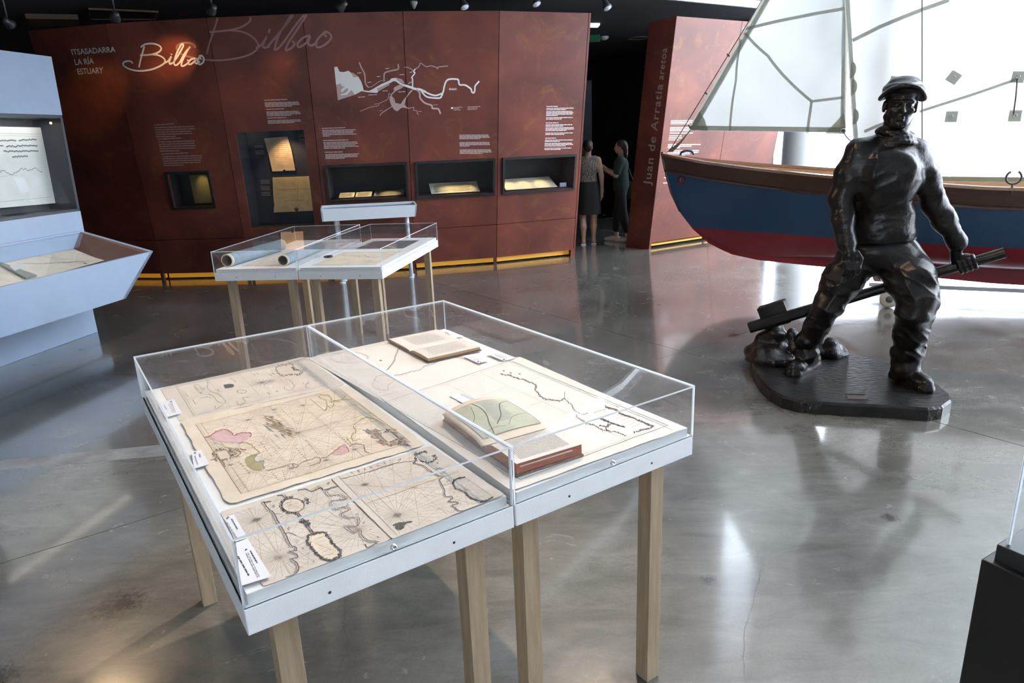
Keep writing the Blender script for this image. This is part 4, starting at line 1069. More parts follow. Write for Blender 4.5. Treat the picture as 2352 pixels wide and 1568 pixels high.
# --- engraved map 7, far end of the left table
d = Doc('old_map', 'greyish engraved map with grid panels, farthest on the near left table', 'map', [(345, 832), (1640, 548), (2010, 800), (520, 1130)], ZB, P_GREY, ca, .006, seed=2)
fq = [(480, 805), (1570, 575), (1860, 795), (650, 1075)]; d.frame(fq, .0011, GRY); d.frame([(505, 812), (1562, 588), (1835, 792), (662, 1060)], .0006, GRY)
for a, b in [((770, 745), (975, 1000)), ((1045, 690), (1275, 925)), ((1310, 640), (1560, 860)), ((560, 930), (1745, 690))]: d.line([a, b], .0006, THIN)
d.rays((1260, 778), 8, fq, .0008, BLK, .9); d.rays((1340, 762), 4, fq, .0006, BLK, .35); d.compass((1260, 778), 9, GRY)
OR_ = [(1385, 645), (1440, 622), (1525, 610), (1560, 650), (1622, 690), (1570, 702), (1440, 712), (1395, 680), (1385, 645)]; d.coast(OR_, .0010, 3, BLK, 3); d.orn(OR_, 16, BLK, 3); d.lines([(1440, 640), (1530, 622), (1560, 685), (1460, 700)], 6, .0006, GRY, 4); d.coast([(1530, 640), (1555, 665), (1575, 660)], .004, 4, BLK, 5)
d.poly([(912, 800), (945, 792), (1012, 800), (1000, 820), (930, 832)], BLK); d.coast([(920, 800), (960, 790), (1010, 800)], .003, 5, BLK, 7, 8)
for k, pts in enumerate([[(650, 795), (690, 800), (720, 825), (745, 835), (700, 840), (660, 830), (648, 800)], [(752, 755), (778, 780), (768, 820), (800, 860), (860, 880), (920, 925), (930, 955), (880, 1000), (850, 1018), (832, 985)], [(780, 880), (830, 905), (850, 940), (900, 960)], [(706, 918), (770, 908), (800, 920)], [(1478, 750), (1515, 760), (1545, 790), (1555, 818), (1510, 848), (1470, 835), (1462, 815)], [(1630, 780), (1645, 800), (1690, 770), (1650, 818), (1690, 822)], [(1030, 850), (1070, 842), (1120, 850), (1100, 872), (1050, 868), (1032, 852)], [(1035, 945), (1060, 985), (1110, 950), (1085, 915), (1150, 905)], [(1728, 765), (1770, 758)], [(640, 930), (660, 975), (680, 960)], [(570, 875), (600, 905)], [(660, 815), (700, 870), (740, 840)]]): d.coast(pts, .0012, 6, GRY, 20+k, 5)
for k, (x, y) in enumerate([(975, 735), (1005, 755), (1180, 700), (1210, 690), (1330, 702), (1350, 690), (1630, 655), (1650, 645), (1310, 868), (1385, 850), (700, 865), (860, 840)]): d.line([(x, y), (x+22, y+16)], .0022, GRY)
d.done()
# --- coloured sea chart 6
d = Doc('old_map', 'cream hand-coloured sea chart with pink and green coasts on near left table', 'map', [(-122, 375), (1572, 20), (2350, 615), (360, 1232)], ZB+.0030, P_CREAM, cg, .012, .0012, seed=5)
fq = [(42, 415), (1475, 55), (2190, 590), (500, 1108)]; d.frame(fq, .0012, BRN); d.frame([(66, 418), (1470, 66), (2165, 590), (510, 1092)], .0006, OCH)
for c, n in [((1065, 500), 16), ((565, 365), 8), ((828, 270), 8), ((1115, 222), 8), ((1630, 220), 8), ((1790, 298), 8), ((235, 600), 8), ((390, 820), 8), ((658, 868), 8), ((1000, 850), 8), ((1345, 775), 8), ((1632, 665), 8)]: d.rays(c, n, fq, .00045, THIN)
d.line([(1065, 500), (1790, 298)], .0011, BRN)
for c in [(1065, 500), (565, 365), (828, 270), (1115, 222), (390, 820), (1345, 775), (1632, 665), (1000, 850)]: d.rays(c, 8, fq, .0010, GRY, .16)
pk = [(132, 548), (195, 522), (255, 478), (330, 462), (395, 488), (425, 522), (470, 500), (590, 494), (585, 540), (520, 585), (440, 600), (330, 590), (210, 575)]; d.poly(pk, PINK); d.coast(pk[:9], .0016, 5, REDI, 1, 10)
ol = [(540, 745), (600, 718), (680, 700), (640, 735), (620, 760), (655, 790), (722, 775), (715, 815), (735, 850), (690, 876), (620, 872), (560, 835), (530, 785)]; d.poly(ol, OLV); d.coast(ol[2:9], .0020, 6, TEAL, 2, 6)
rr = random.Random(3)
for k in range(150):
    t = rr.random(); x, y = 745+t*240+rr.uniform(-45, 30), 345+t*150+rr.uniform(-35, 45); L_ = rr.uniform(20, 60)
    d.line([(x, y), (x+L_, y+L_*.35+rr.uniform(-8, 8))], rr.uniform(.0012, .0026), rr.choice([UMB, OCH, UMB, OCH, BRN, BLK, TEAL]))
d.poly([(708, 405), (760, 430), (832, 490), (770, 465)], TEAL); d.poly([(820, 505), (850, 515), (885, 552), (850, 530)], BLU); d.poly([(885, 500), (920, 520), (948, 562), (905, 525)], BLU)
for k in range(190):
    x, y = rr.uniform(205, 480), rr.uniform(645, 770); 
    if (x-205)*.28+640 > y+75 or y > 800-(x-250)*.35: continue
    L_ = rr.uniform(14, 40); a = rr.uniform(0, 3); d.line([(x, y), (x+L_*math.cos(a), y+L_*.6*math.sin(a))], rr.uniform(.0014, .003), rr.choice([UMB, BRN, BLK, UMB]))
d.poly([(250, 690), (350, 675), (385, 745), (290, 770)], PAP, .0013); d.line([(330, 645), (400, 650), (450, 670), (490, 700), (440, 740)], .003, UMB, True); d.line([(290, 770), (320, 800), (335, 845)], .004, UMB); d.line([(490, 660), (545, 668)], .004, REDI)
cs = d.P; d.P = lambda x, y, dd=.0005: cs(x, y, dd+.0012); d.lines([(258, 692), (346, 680), (378, 742), (292, 764)], 4, .0008, GRY, 1); d.P = cs
for k in range(300):
    a, b = rr.random(), rr.random(); x, y = 1705+a*300+b*185, 462+b*150-a*5+a*b*30; L_ = rr.uniform(14, 42); th = rr.uniform(-.4, 1.2)
    d.line([(x, y), (x+L_*math.cos(th), y+L_*.6*math.sin(th))], rr.uniform(.0016, .0040), rr.choice([UMB, TEAL, BRN, BLU, OCH, UMB, BLK, REDI, OCH, BRN]))
for k in range(16): x = rr.uniform(1740, 1880); d.line([(x, rr.uniform(450, 490)), (x+25, rr.uniform(460, 500))], .004, TEAL)
d.poly([(1895, 522), (1985, 494), (2062, 556), (1968, 590)], PAP, .0013); d.line([(1895, 522), (1985, 494), (2062, 556)], .002, BRN)
d.P = lambda x, y, dd=.0005: cs(x, y, dd+.0012); d.lines([(1915, 525), (1985, 505), (2040, 555), (1965, 580)], 3, .0010, GRY, 2); d.P = cs
for k, (pts, col) in enumerate([([(1265, 122), (1290, 150), (1345, 165), (1355, 225), (1335, 275)], GOLD), ([(1335, 275), (1365, 225), (1390, 240), (1425, 205), (1395, 185), (1440, 170), (1490, 178), (1540, 128)], GOLD), ([(1420, 175), (1500, 165), (1605, 165)], GOLD), ([(1275, 110), (1360, 120), (1400, 150), (1380, 190)], GOLD), ([(1925, 420), (1870, 380), (1800, 350), (1720, 350), (1650, 392), (1622, 430), (1645, 480), (1600, 520), (1618, 575), (1690, 555)], GOLD), ([(1550, 540), (1580, 580), (1600, 610), (1660, 600)], GOLD), ([(740, 868), (820, 860), (900, 836), (1010, 800), (1060, 810), (1120, 780), (1200, 760), (1262, 740), (1292, 762), (1280, 800), (1180, 825)], BRN), ([(1300, 745), (1350, 745), (1400, 700)], BRN), ([(530, 592), (600, 612), (630, 650), (690, 700)], GOLD), ([(1580, 630), (1640, 610), (1720, 620), (1735, 680), (1780, 698)], BRN), ([(1010, 800), (1030, 840), (1075, 820)], BRN), ([(470, 600), (530, 590)], REDI)]): d.coast(pts, .0014, 6, col, 40+k, 9)
pr = [(1400, 712), (1440, 668), (1520, 620), (1560, 650), (1575, 690), (1500, 722), (1425, 726)]; d.poly(pr, PINK); d.coast(pr[:5], .0014, 5, REDI, 61, 5)
d.line([(1180, 152), (1335, 275)], .0012, BRN)
d.lines([(440, 968), (510, 952), (565, 1045), (510, 1065)], 6, .0009, GRY, 9); d.lines([(1392, 88), (1470, 72), (1500, 95), (1425, 115)], 4, .0008, GRY, 8)
for k, (chr_, t) in enumerate(zip('SPAGNE', np.linspace(0, 1, 6))): d.letter(chr_, (475+t*100, 790+t*105), 17, 17, BRN, .8)
for k, (chr_, t) in enumerate(zip('GASCOGNE', np.linspace(0, 1, 8))): d.letter(chr_, (780+t*100, 548+t*100), 13, 13, BRN, .8)
for x0, y0, x1, y1, n in [(900, 265, 1060, 400, 9), (1150, 575, 1250, 700, 8), (1050, 650, 1150, 760, 7), (690, 590, 790, 720, 7), (1470, 500, 1560, 600, 6), (270, 570, 330, 640, 6), (800, 890, 860, 960, 5), (910, 870, 930, 950, 5)]:
    for k in range(n): t = k/(n-1); d.line([(x0+(x1-x0)*t, y0+(y1-y0)*t), (x0+(x1-x0)*t+7, y0+(y1-y0)*t+5)], .0022, BRN)
d.done()
# --- lower pair: coast of Biscay charts
d = Doc('old_map', 'engraved coast chart nearest the front left table corner', 'map', [(392, 618), (1205, 368), (1632, 815), (705, 1158)], ZB, P_GREY, cd, .006, seed=8)
fq = [(420, 640), (1195, 395), (1590, 800), (735, 1120)]
for c, n in [((655, 670), 16), ((820, 940), 16), ((1390, 740), 16), ((1100, 430), 8)]: d.rays(c, n, fq, .00045, THIN)
d.compass((655, 670), 13); c1_ = [(690, 540), (712, 572), (735, 600), (770, 628), (800, 690), (835, 745), (858, 790), (890, 855), (925, 868), (930, 895), (880, 900), (930, 920), (938, 945), (895, 955), (935, 985), (945, 1035), (905, 1075), (862, 1086)]
d.coast(c1_, .0016, 4, GRY, 1, 11); d.coast([(x+14, y-4) for x, y in c1_], .0016, 3, BLK, 2)
c2_ = [(1245, 432), (1160, 465), (1175, 500), (1250, 498), (1302, 526), (1185, 545), (1215, 600), (1275, 582), (1325, 600), (1255, 632), (1300, 655), (1382, 662), (1372, 722), (1292, 716), (1345, 762), (1395, 752), (1402, 790), (1445, 822), (1530, 836)]
d.coast(c2_, .0016, 4, GRY, 3, 11); d.coast([(x+12, y-6) for x, y in c2_], .0010, 3, BLK, 33); d.coast([(1530, 836), (1455, 870), (1440, 845)], .002, 3, BLK, 4); d.coast([(955, 455), (1010, 445), (1050, 462), (1120, 440), (1140, 455), (1240, 430)], .0020, 4, BLK, 5, 8)
d.coast([(700, 545), (760, 535)], .002, 3, BLK, 30, 5); d.coast([(775, 625), (830, 630)], .0016, 3, GRY, 31, 4); d.coast([(850, 770), (900, 765), (945, 785)], .002, 4, GRY, 32, 5)
el = [(920+78*math.cos(a), 567+50*math.sin(a)) for a in np.linspace(0, 2*math.pi, 28)]; d.poly(el[:-1], PAP); d.line(el, .0011, BLK, d=.0009); d.line([(920+84*math.cos(a), 567+55*math.sin(a)) for a in np.linspace(0, 2*math.pi, 28)], .0007, BLK); d.orn([(920+92*math.cos(a), 567+60*math.sin(a)) for a in np.linspace(1.2, 4.8, 16)], 13, BLK, 6, .0012, 5); d.orn([(985, 545), (1015, 520), (1030, 560)], 17, BLK, 7, .0012, 5)
d.P, cs = (lambda x, y, dd=.0005, _c=d.P: _c(x, y, dd+.0007)), d.P
d.lines([(870, 545), (950, 535), (980, 590), (890, 600)], 4, .0009, GRY, 3)
cart = [(1030, 785), (1075, 768), (1140, 762), (1175, 795), (1200, 830), (1245, 880), (1262, 925), (1195, 965), (1150, 958), (1105, 930), (1060, 880), (1025, 830)]
d.poly(cart, PAP, -.0002); d.coast(cart+[cart[0]], .0013, 3, BLK, 9); d.orn(cart+[cart[0]], 14, BLK, 9, .0013, 5); d.lines([(1062, 800), (1130, 778), (1222, 925), (1150, 945)], 6, .0009, GRY, 11)
for o_ in (-9, 9):
    d.line([(848+o_, 490), (878+o_, 525)], .0014, BLK); d.line([(945+o_, 618), (1060+o_, 765)], .0014, BLK)
d.coast([(805, 498), (845, 492)], .003, 3, BLK, 12); d.orn([(975, 690), (1005, 680), (1035, 700), (1010, 715)], 16, BLK, 13, .0014, 3)
d.P = cs
for ch_, p in zip('BISCAIA', [(780, 575), (838, 650), (890, 735), (950, 825), (992, 875), (1025, 917), (1068, 972)]): d.letter(ch_, p, 20, 22, GRY, .9)
for ch_, p in zip('BISCAIA', [(1175, 410), (1258, 520), (1312, 566), (1380, 634), (1430, 692), (1480, 742), (1532, 797)]): d.letter(ch_, p, 18, 20, GRY, .9)
d.done()
d = Doc('old_map', 'engraved coast chart with ship and scroll at front of near left table', 'map', [(38, 467), (935, 172), (1608, 612), (592, 1016)], ZB+.0030, P_GREY, ce, .006, seed=11)
fq = [(105, 448), (905, 205), (1520, 620), (640, 975)]
for c, n in [((345, 520), 16), ((640, 795), 16), ((785, 545), 8), ((1235, 580), 8)]: d.rays(c, n, fq, .00045, THIN)
d.line([(360, 690), (785, 545), (1180, 410)], .001, BRN); d.compass((345, 520), 13); d.compass((640, 795), 13); d.line([(105, 448), (640, 975)], .0008, GRY)
d.coast([(132, 470), (250, 442), (380, 402), (560, 346), (700, 318), (780, 310)], .0016, 3, BLK, 1); d.coast([(380, 410), (470, 378), (560, 352), (640, 322), (668, 292), (640, 305), (672, 280)], .0016, 3, GRY, 2, 5)
Q_ = [(780, 330), (805, 300), (800, 245), (840, 235), (890, 225), (905, 240)]; d.coast(Q_, .0011, 3, BLK, 3); d.orn(Q_, 15, BLK, 3, .0012, 6); Q_ = [(830, 290), (870, 312), (930, 318), (985, 288), (960, 262), (985, 250)]; d.coast(Q_, .0011, 3, BLK, 4); d.orn(Q_, 15, BLK, 4, .0012, 6); d.lines([(835, 255), (935, 262), (945, 300), (850, 285)], 4, .0008, GRY, 5)
k2 = [(780, 330), (860, 352), (905, 385), (940, 408), (990, 440), (1030, 450), (1035, 468), (1010, 480), (1030, 530), (1050, 570), (1062, 630), (1115, 632), (1122, 655), (1090, 680), (1165, 680), (1172, 700), (1120, 712), (1150, 735), (1185, 760), (1235, 758)]
d.coast(k2, .0016, 4, GRY, 6, 11); d.coast([(x+10, y-5) for x, y in k2], .0014, 3, BLK, 7); d.coast([(1040, 530), (1085, 520), (1128, 510)], .002, 3, GRY, 8); d.coast([(985, 385), (1015, 372), (1050, 380)], .0022, 4, GRY, 9, 6)
sc = [(1242, 455), (1190, 465), (1150, 485), (1140, 515), (1160, 550), (1205, 570), (1250, 590), (1290, 635), (1340, 655), (1400, 672), (1450, 660), (1502, 632)]
d.coast(sc, .0022, 3, BLK, 10); d.orn(sc, 11, BLK, 10, .0015, 4); d.line([(1242, 455), (1380, 545), (1502, 632)], .0008, GRY); d.lines([(1200, 478), (1260, 470), (1480, 620), (1400, 655)][0:4], 5, .0008, GRY, 12)
d.coast([(605, 890), (640, 870), (700, 862), (768, 855)], .005, 5, BLK, 13, 8); d.poly([(608, 888), (660, 868), (735, 862), (700, 890), (655, 922)], BLK); d.coast([(625, 905), (655, 925), (700, 895)], .003, 5, BLK, 14, 6)
for ch_, p in zip('VRANCRI', [(225, 415), (290, 396), (345, 381), (400, 364), (462, 345), (525, 327), (575, 310)]): d.letter(ch_, p, 22, 24, GRY, -.25)
for ch_, p in zip('BISCAIA', [(1000, 328), (1060, 410), (1090, 492), (1120, 545), (1150, 590), (1178, 630), (1205, 690)]): d.letter(ch_, p, 16, 18, GRY, .6)
d.done()
# --- right table: two large charts
d = Doc('sea_chart', 'pale chart with round title cartouche under the small open book', 'chart', [(-290, 640), (905, 385), (1395, 735), (345, 1002)], ZB, P_PALE, cb, .003, seed=13)
for o_, w_ in ((0, .0016), (14, .0010)):
    d.line([(85+(165+o_)*math.cos(a), 632+(48+o_*.4)*math.sin(a)) for a in np.linspace(0, 2*math.pi, 40)], w_, GRY)
d.lines([(10, 610), (150, 590), (170, 655), (30, 665)], 5, .0008, I_THIN and THIN, 3)
d.coast([(560, 520), (530, 560), (505, 620), (480, 680), (420, 750)], .0030, 6, GRY, 1, 10); d.coast([(490, 792), (570, 780), (650, 755), (725, 740), (770, 705), (840, 690), (920, 640)], .0018, 6, GRY, 2, 9)
d.coast([(1040, 625), (1110, 640)], .002, 3, BRN, 3); d.coast([(300, 865), (340, 800), (420, 790), (492, 830), (440, 880), (425, 930), (310, 905), (300, 865)], .0012, 5, THIN, 4, 8); d.poly([(358, 652), (380, 651), (384, 660), (360, 662)], BLK)
d.lines([(215, 560), (300, 545), (370, 620), (285, 640)], 5, .0008, THIN, 5); d.lines([(990, 700), (1010, 695), (1110, 745), (1090, 750)], 1, .0008, THIN, 6)
d.line([(-200, 660), (360, 985), (1330, 735)], .0009, THIN); d.line([(-240, 650), (840, 420)], .0009, THIN); d.line([(330, 985), (1370, 725)], .0012, OCH)
d.done()
d = Doc('sea_chart', 'large white chart with dark jagged coastline on near right table', 'chart', [(-890, 600), (365, 232), (1850, 885), (290, 1445)], ZB+.0026, P_PALE, cc_, .003, seed=17, fine=34)
fr_ = [(-850, 640), (285, 268), (1700, 850), (372, 1335)]; d.frame(fr_, .0014, BLK); d.frame([(-815, 640), (282, 292), (1660, 848), (375, 1315)], .0006, GRY)
for a, b in [((-300, 470), (1000, 1110)), ((0, 375), (1330, 985)), ((-560, 760), (600, 400)), ((-260, 900), (940, 520)), ((50, 1080), (1280, 670)), ((-600, 555), (650, 1235))]: d.line([a, b], .0006, THIN)
k1 = [(195, 385), (240, 398), (270, 390), (310, 410), (360, 428), (400, 430), (440, 450), (490, 470), (515, 500), (508, 535), (535, 560), (560, 592), (600, 615), (640, 618), (700, 628), (735, 626), (768, 600)]
d.coast(k1, .0015, 7, BLK, 1, 14, 6); d.orn(k1, 11, BLK, 41, .0009, 7); d.coast([(768, 602), (775, 580), (772, 545)], .0016, 6, GRY, 2, 10, 5); d.coast([(768, 600), (800, 632), (830, 660), (850, 695), (880, 725), (905, 745), (940, 750), (980, 738)], .0015, 7, BLK, 3, 14, 6)
d.coast([(880, 750), (885, 780), (910, 800), (950, 815)], .002, 7, BLK, 4, 9, 5); d.coast([(960, 838), (1020, 842), (1062, 860), (1100, 880), (1160, 898), (1240, 912), (1290, 930), (1335, 945)], .0015, 7, BLK, 5, 14, 6); d.coast([(1080, 850), (1140, 860), (1165, 838), (1185, 850), (1140, 880), (1180, 895)], .0022, 7, BLK, 6, 9, 5)
for x, y in [(222, 357), (285, 377), (365, 385)]: d.poly([(x-9, y-3), (x+9, y-4), (x+12, y+3), (x-6, y+5)], BLK)
d.orn([(1140, 680), (1160, 690), (1215, 705), (1250, 715)], 13, BLK, 7, .0016, 3); d.orn([(1268, 738), (1340, 765), (1400, 785), (1460, 812), (1530, 845), (1572, 858)], 10, BLK, 8, .0016, 3); d.orn([(1572, 858), (1520, 878), (1470, 890), (1395, 920)], 12, BLK, 9, .0012, 4)
d.orn([(1100, 790), (1160, 815), (1230, 840), (1320, 868)], 10, BLK, 10, .0026, 4); d.coast([(1030, 742), (1090, 715), (1140, 705)], .0015, 4, GRY, 11, 6); d.lines([(1175, 765), (1255, 740), (1480, 838), (1390, 880)], 6, .0009, GRY, 21); d.lines([(1095, 720), (1130, 712), (1190, 750), (1150, 760)], 3, .0008, GRY, 22)
d.done()

# --- little white label cards
def card(q, crop, label, num, nq, rows, z=ZB+.0066, rot=False):
    d = Doc('label_card', label, 'label', q, z, CARD, crop, 0, .0002, 'white label cards on the near tables', fine=3, seed=3)
    if num:
        (cx_, cy_), (tx, ty), w_, h_ = nq; tl_ = math.hypot(tx, ty); tx, ty = tx/tl_*w_/2, ty/tl_*w_/2; ux, uy = ty/w_*h_, -tx/w_*h_
        d.text(num, [(cx_-tx+ux, cy_-ty+uy), (cx_+tx+ux, cy_+ty+uy), (cx_+tx-ux, cy_+ty-uy), (cx_-tx-ux, cy_-ty-uy)], BLK, .02)
    for i, (lq, n, w, m_) in enumerate(rows): d.lines(lq[1:]+lq[:1], n, w*1.3 if w < .0012 else w*.85, BLK if w > .0012 else GRY, i)
    d.done('print')
card([(345, 962), (468, 930), (542, 1055), (402, 1092)], ca, 'white label card numbered 7 beside the grid map', '7', ((440, 952), (.45, .9), 15, 20), [([(415, 972), (455, 958), (490, 1045), (455, 1055)], 3, .0008, GRY), ([(372, 985), (386, 978), (412, 1020), (396, 1024)], 1, .0016, BLK)])
card([(628, 1405), (714, 1386), (788, 1516), (650, 1556)], ca, 'white label card numbered 6 beside the coloured chart', '6', ((660, 1412), (.45, .9), 15, 20), [([(690, 1420), (706, 1416), (712, 1450), (698, 1455)], 2, .0009, GRY), ([(650, 1440), (662, 1436), (690, 1515), (676, 1520)], 2, .0008, GRY)])
card([(420, 656), (494, 634), (590, 800), (508, 830)], cd, 'white label card numbered 5 at front left corner', '5', ((448, 656), (.5, .87), 15, 22), [([(470, 665), (482, 662), (528, 738), (514, 742)], 1, .0022, BLK), ([(435, 690), (448, 686), (520, 800), (505, 806)], 2, .0009, GRY)])
card([(508, 838), (592, 808), (764, 1082), (545, 1150)], cd, 'larger white label card numbered 4 at front left corner', '4', ((580, 884), (.5, .87), 15, 22), [([(605, 895), (618, 890), (670, 980), (656, 986)], 1, .0024, BLK), ([(575, 912), (600, 905), (685, 1080), (660, 1090)], 2, .0010, GRY), ([(515, 935), (530, 928), (610, 1070), (596, 1078)], 1, .0024, GRY)])
card([(1110, 620), (1185, 605), (1358, 658), (1250, 686)], cb, 'white label card numbered 13 before the small open book', '13', ((1256, 672), (-.9, -.42), 30, 18), [([(1150, 632), (1215, 618), (1300, 645), (1225, 668)], 4, .0008, GRY)])
card([(1325, 600), (1420, 580), (1592, 636), (1482, 666)], cb, 'white label card numbered 14 at right edge behind white chart', '14', ((1486, 654), (-.9, -.42), 28, 18), [([(1375, 612), (1445, 596), (1530, 625), (1455, 645)], 4, .0008, GRY)])
card([(990, 980), (1100, 945), (1345, 1052), (1212, 1098)], cb, 'white label card numbered 16 behind the red-edged open book', '16', ((1222, 1074), (-.9, -.42), 34, 22), [([(1070, 960), (1110, 948), (1290, 1032), (1250, 1046)], 3, .0009, GRY), ([(1110, 1030), (1140, 1022), (1190, 1058), (1160, 1068)], 1, .0016, BLK)])
card([(940, 392), (975, 385), (1118, 442), (1042, 456)], cb, 'blank white card tucked behind the small open book', None, None, [], ZB+.0056)

# --- open books
def open_book(label, nl, nr, gl, fl, tn, tf, cover, edge, page, z=ZB+.0060, name='open_book'):
    """near-left, near-right, gutter-left, far-left pixel corners; tn tf page block heights"""
    NL, NR = atz(*nl, z), atz(*nr, z); e = unit(NR-NL); L_ = np.linalg.norm(NR-NL); n = np.array([e[1], -e[0], 0.])   # n towards the viewer
    G0 = atz(*gl, z+.01); F0 = atz(*fl, z)
    wn = float((NL-G0) @ n); wf = float((G0-F0) @ n); C0 = NL-n*wn; C0[2] = z
    B = lambda a, v, h: C0+e*a+n*v+np.array([0, 0, h])
    t = thing(name, B(L_/2, 0, 0), label, 'book')
    def ext(prof, a0, a1, m, nm, par=None, smooth=False):
        mb = MB(); k = len(prof); mb.add([B(a0, v, h) for v, h in prof]+[B(a1, v, h) for v, h in prof], [list(range(k)), list(range(k, 2*k))[::-1]]+[((i+1) % k, i, k+i, k+(i+1) % k) for i in range(k)], 0)
        return mb.build(nm, m, par or t)
    ext([(.003, .0002), (wn+.004, .0002), (wn+.004, .0045), (.003, .0045)], -.004, L_+.004, cover, 'cover_board')
    ext([(-.003, .0002), (-wf-.004, .0002), (-wf-.004, .0045), (-.003, .0045)], -.004, L_+.004, cover, 'cover_board')
    near = [(0, .005), (wn, .005), (wn, tn*.92), (wn*.8, tn), (wn*.45, tn*1.05), (wn*.2, tn*.98), (wn*.07, tn*.72), (0, tn*.35)]
    far = [(0, .005), (0, tf*.35), (-wf*.07, tf*.72), (-wf*.2, tf*.98), (-wf*.45, tf*1.05), (-wf*.8, tf), (-wf, tf*.9), (-wf, .005)]
    pn = ext(near, 0, L_, edge, 'page_block'); pf = ext(far, 0, L_, edge, 'page_block')
    def leaf(prof, nm):
        mb = MB(); k = len(prof)
        mb.add([B(.0008, v, h+.0006) for v, h in prof]+[B(L_-.0008, v, h+.0006) for v, h in prof], [(i, i+1, k+i+1, k+i) for i in range(k-1)], 0, True)
        mb.add([B(.0008, v, h+.0001) for v, h in prof]+[B(L_-.0008, v, h+.0001) for v, h in prof], [(i+1, i, k+i, k+i+1) for i in range(k-1)], 0, True); return mb.build(nm, page, t)
    top_n = [near[7], near[6], near[5], near[4], near[3], near[2]]; top_f = [far[1], far[2], far[3], far[4], far[5], far[6]]
    leaf(top_n, 'page'); leaf(top_f, 'page')
    def hgt(v):
        pr = sorted(top_n+top_f); return float(np.interp(v, [p[0] for p in pr], [p[1] for p in pr]))
    def printed(v0, v1, a0, a1, n_, w, m, along='v', seed=0, par=None):
        mb = MB(); r = random.Random(seed)
        for i in range(n_):
            f = (i+.5)/n_; x = 0
            while x < .96:
                l = min(r.uniform(.08, .3), .99-x)
                if along == 'v': pts = [(a0+(a1-a0)*f, v0+(v1-v0)*(x+l*q_)) for q_ in (0, .5, 1)]
                else: pts = [(a0+(a1-a0)*(x+l*q_), v0+(v1-v0)*f) for q_ in (0, .5, 1)]
                P_ = [B(a, v, hgt(v)+.0012) for a, v in pts]; ribbon(mb, P_, [UPZ]*3, w, 0); x += l+.02
        tag(mb.build('printed_text', m, t), kind='stuff')
    return t, B, L_, wn, wf, hgt, printed
LEATH = mat('brown_leather', (.10, .06, .035), .5, var=.3, vscale=30, bump=.2, bscale=150)
MARB = mat('marbled_board', (.12, .09, .075), .45, col2=(.30, .20, .14), vscale=90)
EDGE_T = mat('tan_page_edge', (.40, .26, .12), .7, var=.35, vscale=30, stretch=(1, 1, 14))
EDGE_R = mat('red_page_edge', (.40, .12, .07), .6, var=.3, vscale=20, stretch=(1, 1, 16))
PAGE = mat('book_page', (.74, .69, .62), .75, var=.05, vscale=8)
t, B, L_, wn, wf, hg, pr = open_book('small open book with brown leather cover on the near right table', cb([(800, 674)])[0], cb([(1266, 568)])[0], cb([(612, 572)])[0], cb([(428, 488)])[0], .017, .011, LEATH, EDGE_T, PAGE)
pr(wn*.16, wn*.88, L_*.16, L_*.84, 22, .0015, I_GRY, 'v', 1); pr(-wf*.2, -wf*.85, L_*.2, L_*.82, 20, .0015, I_GRY, 'v', 2)
t, B, L_, wn, wf, hg, pr = open_book('thick open book with red page edges and folded map', (1187, 1093), (1336, 1046), (1117, 1032), (1000, 972), .036, .026, MARB, EDGE_R, PAGE)
pr(wn*.12, wn*.92, L_*.10, L_*.86, 32, .0014, I_GRY, 'v', 3)
# cream stripe between the red leaves, seen on the fore edge
mb = MB(); mb.add([B(.01, wn+.0006, .0225), B(L_-.03, wn+.0006, .0225), B(L_-.03, wn+.0006, .0265), B(.01, wn+.0006, .0255)], [(0, 1, 2, 3)]); mb.build('loose_leaf', PAGE, t)
# the folded plate rising from the far page
mb = MB(); NA, NV = 18, 12
def plate(a, b):
    aa = -.01+a*(L_*1.12); v = .012-b*(wf*1.02); bulge = .030*math.sin(math.pi*min(1, max(0, a)))*b*(1.3-.5*b); return B(aa, v, hg(max(-wf, min(wn, v)))+.003+bulge)
mb.add([plate(i/NA, j/NV) for j in range(NV+1) for i in range(NA+1)], [(j*(NA+1)+i, j*(NA+1)+i+1, (j+1)*(NA+1)+i+1, (j+1)*(NA+1)+i) for j in range(NV) for i in range(NA)], 0, True)
o = mb.build('folded_plate', P_CREAM, t); md = o.modifiers.new('thickness', 'SOLIDIFY'); md.thickness = .0006
mb = MB(); k0, k1 = 1.5/NA, (NA-1.5)/NA
g_ = lambda a, b: plate(k0+(k1-k0)*a, .16+b*.74)+np.array([0, 0, .0011])
mb.add([g_(i/NA, j/NV) for j in range(NV+1) for i in range(NA+1)], [(j*(NA+1)+i, j*(NA+1)+i+1, (j+1)*(NA+1)+i+1, (j+1)*(NA+1)+i) for j in range(NV) for i in range(NA)], 0, True)
for j in range(len(mb.m)):
    x, y = (j % NA)/NA, (j//NA)/NV
    if .33+.1*y < x < .62+.16*y and y > .2: mb.m[j] = 1
def gl(pts, w, m): 
    P_ = [g_(*p)+[0, 0, .0006] for p in smooth_line(pts, 5)]; ribbon(mb, P_, [UPZ]*len(P_), w, m)
gl([(.2, .02), (.28, .3), (.36, .5), (.4, .75), (.36, .98)], .0022, 2); gl([(.36, .2), (.55, .4), (.66, .62), (.78, .8), (.98, .9)], .0022, 2); gl([(.5, .1), (.7, .3), (.95, .35)], .0012, 2); gl([(.05, .4), (.2, .6), (.3, .9)], .0012, 2); gl([(.1, .1), (.3, .15), (.45, .1)], .0012, 2)
for q_ in ([(0, 0), (.5, 0), (1, 0)], [(1, 0), (1, .5), (1, 1)], [(1, 1), (.5, 1), (0, 1)], [(0, 1), (0, .5), (0, 0)]): gl(q_, .0012, 2)
mb.build('plate_print', [I_GREEN, I_SEA, I_BLK], t)

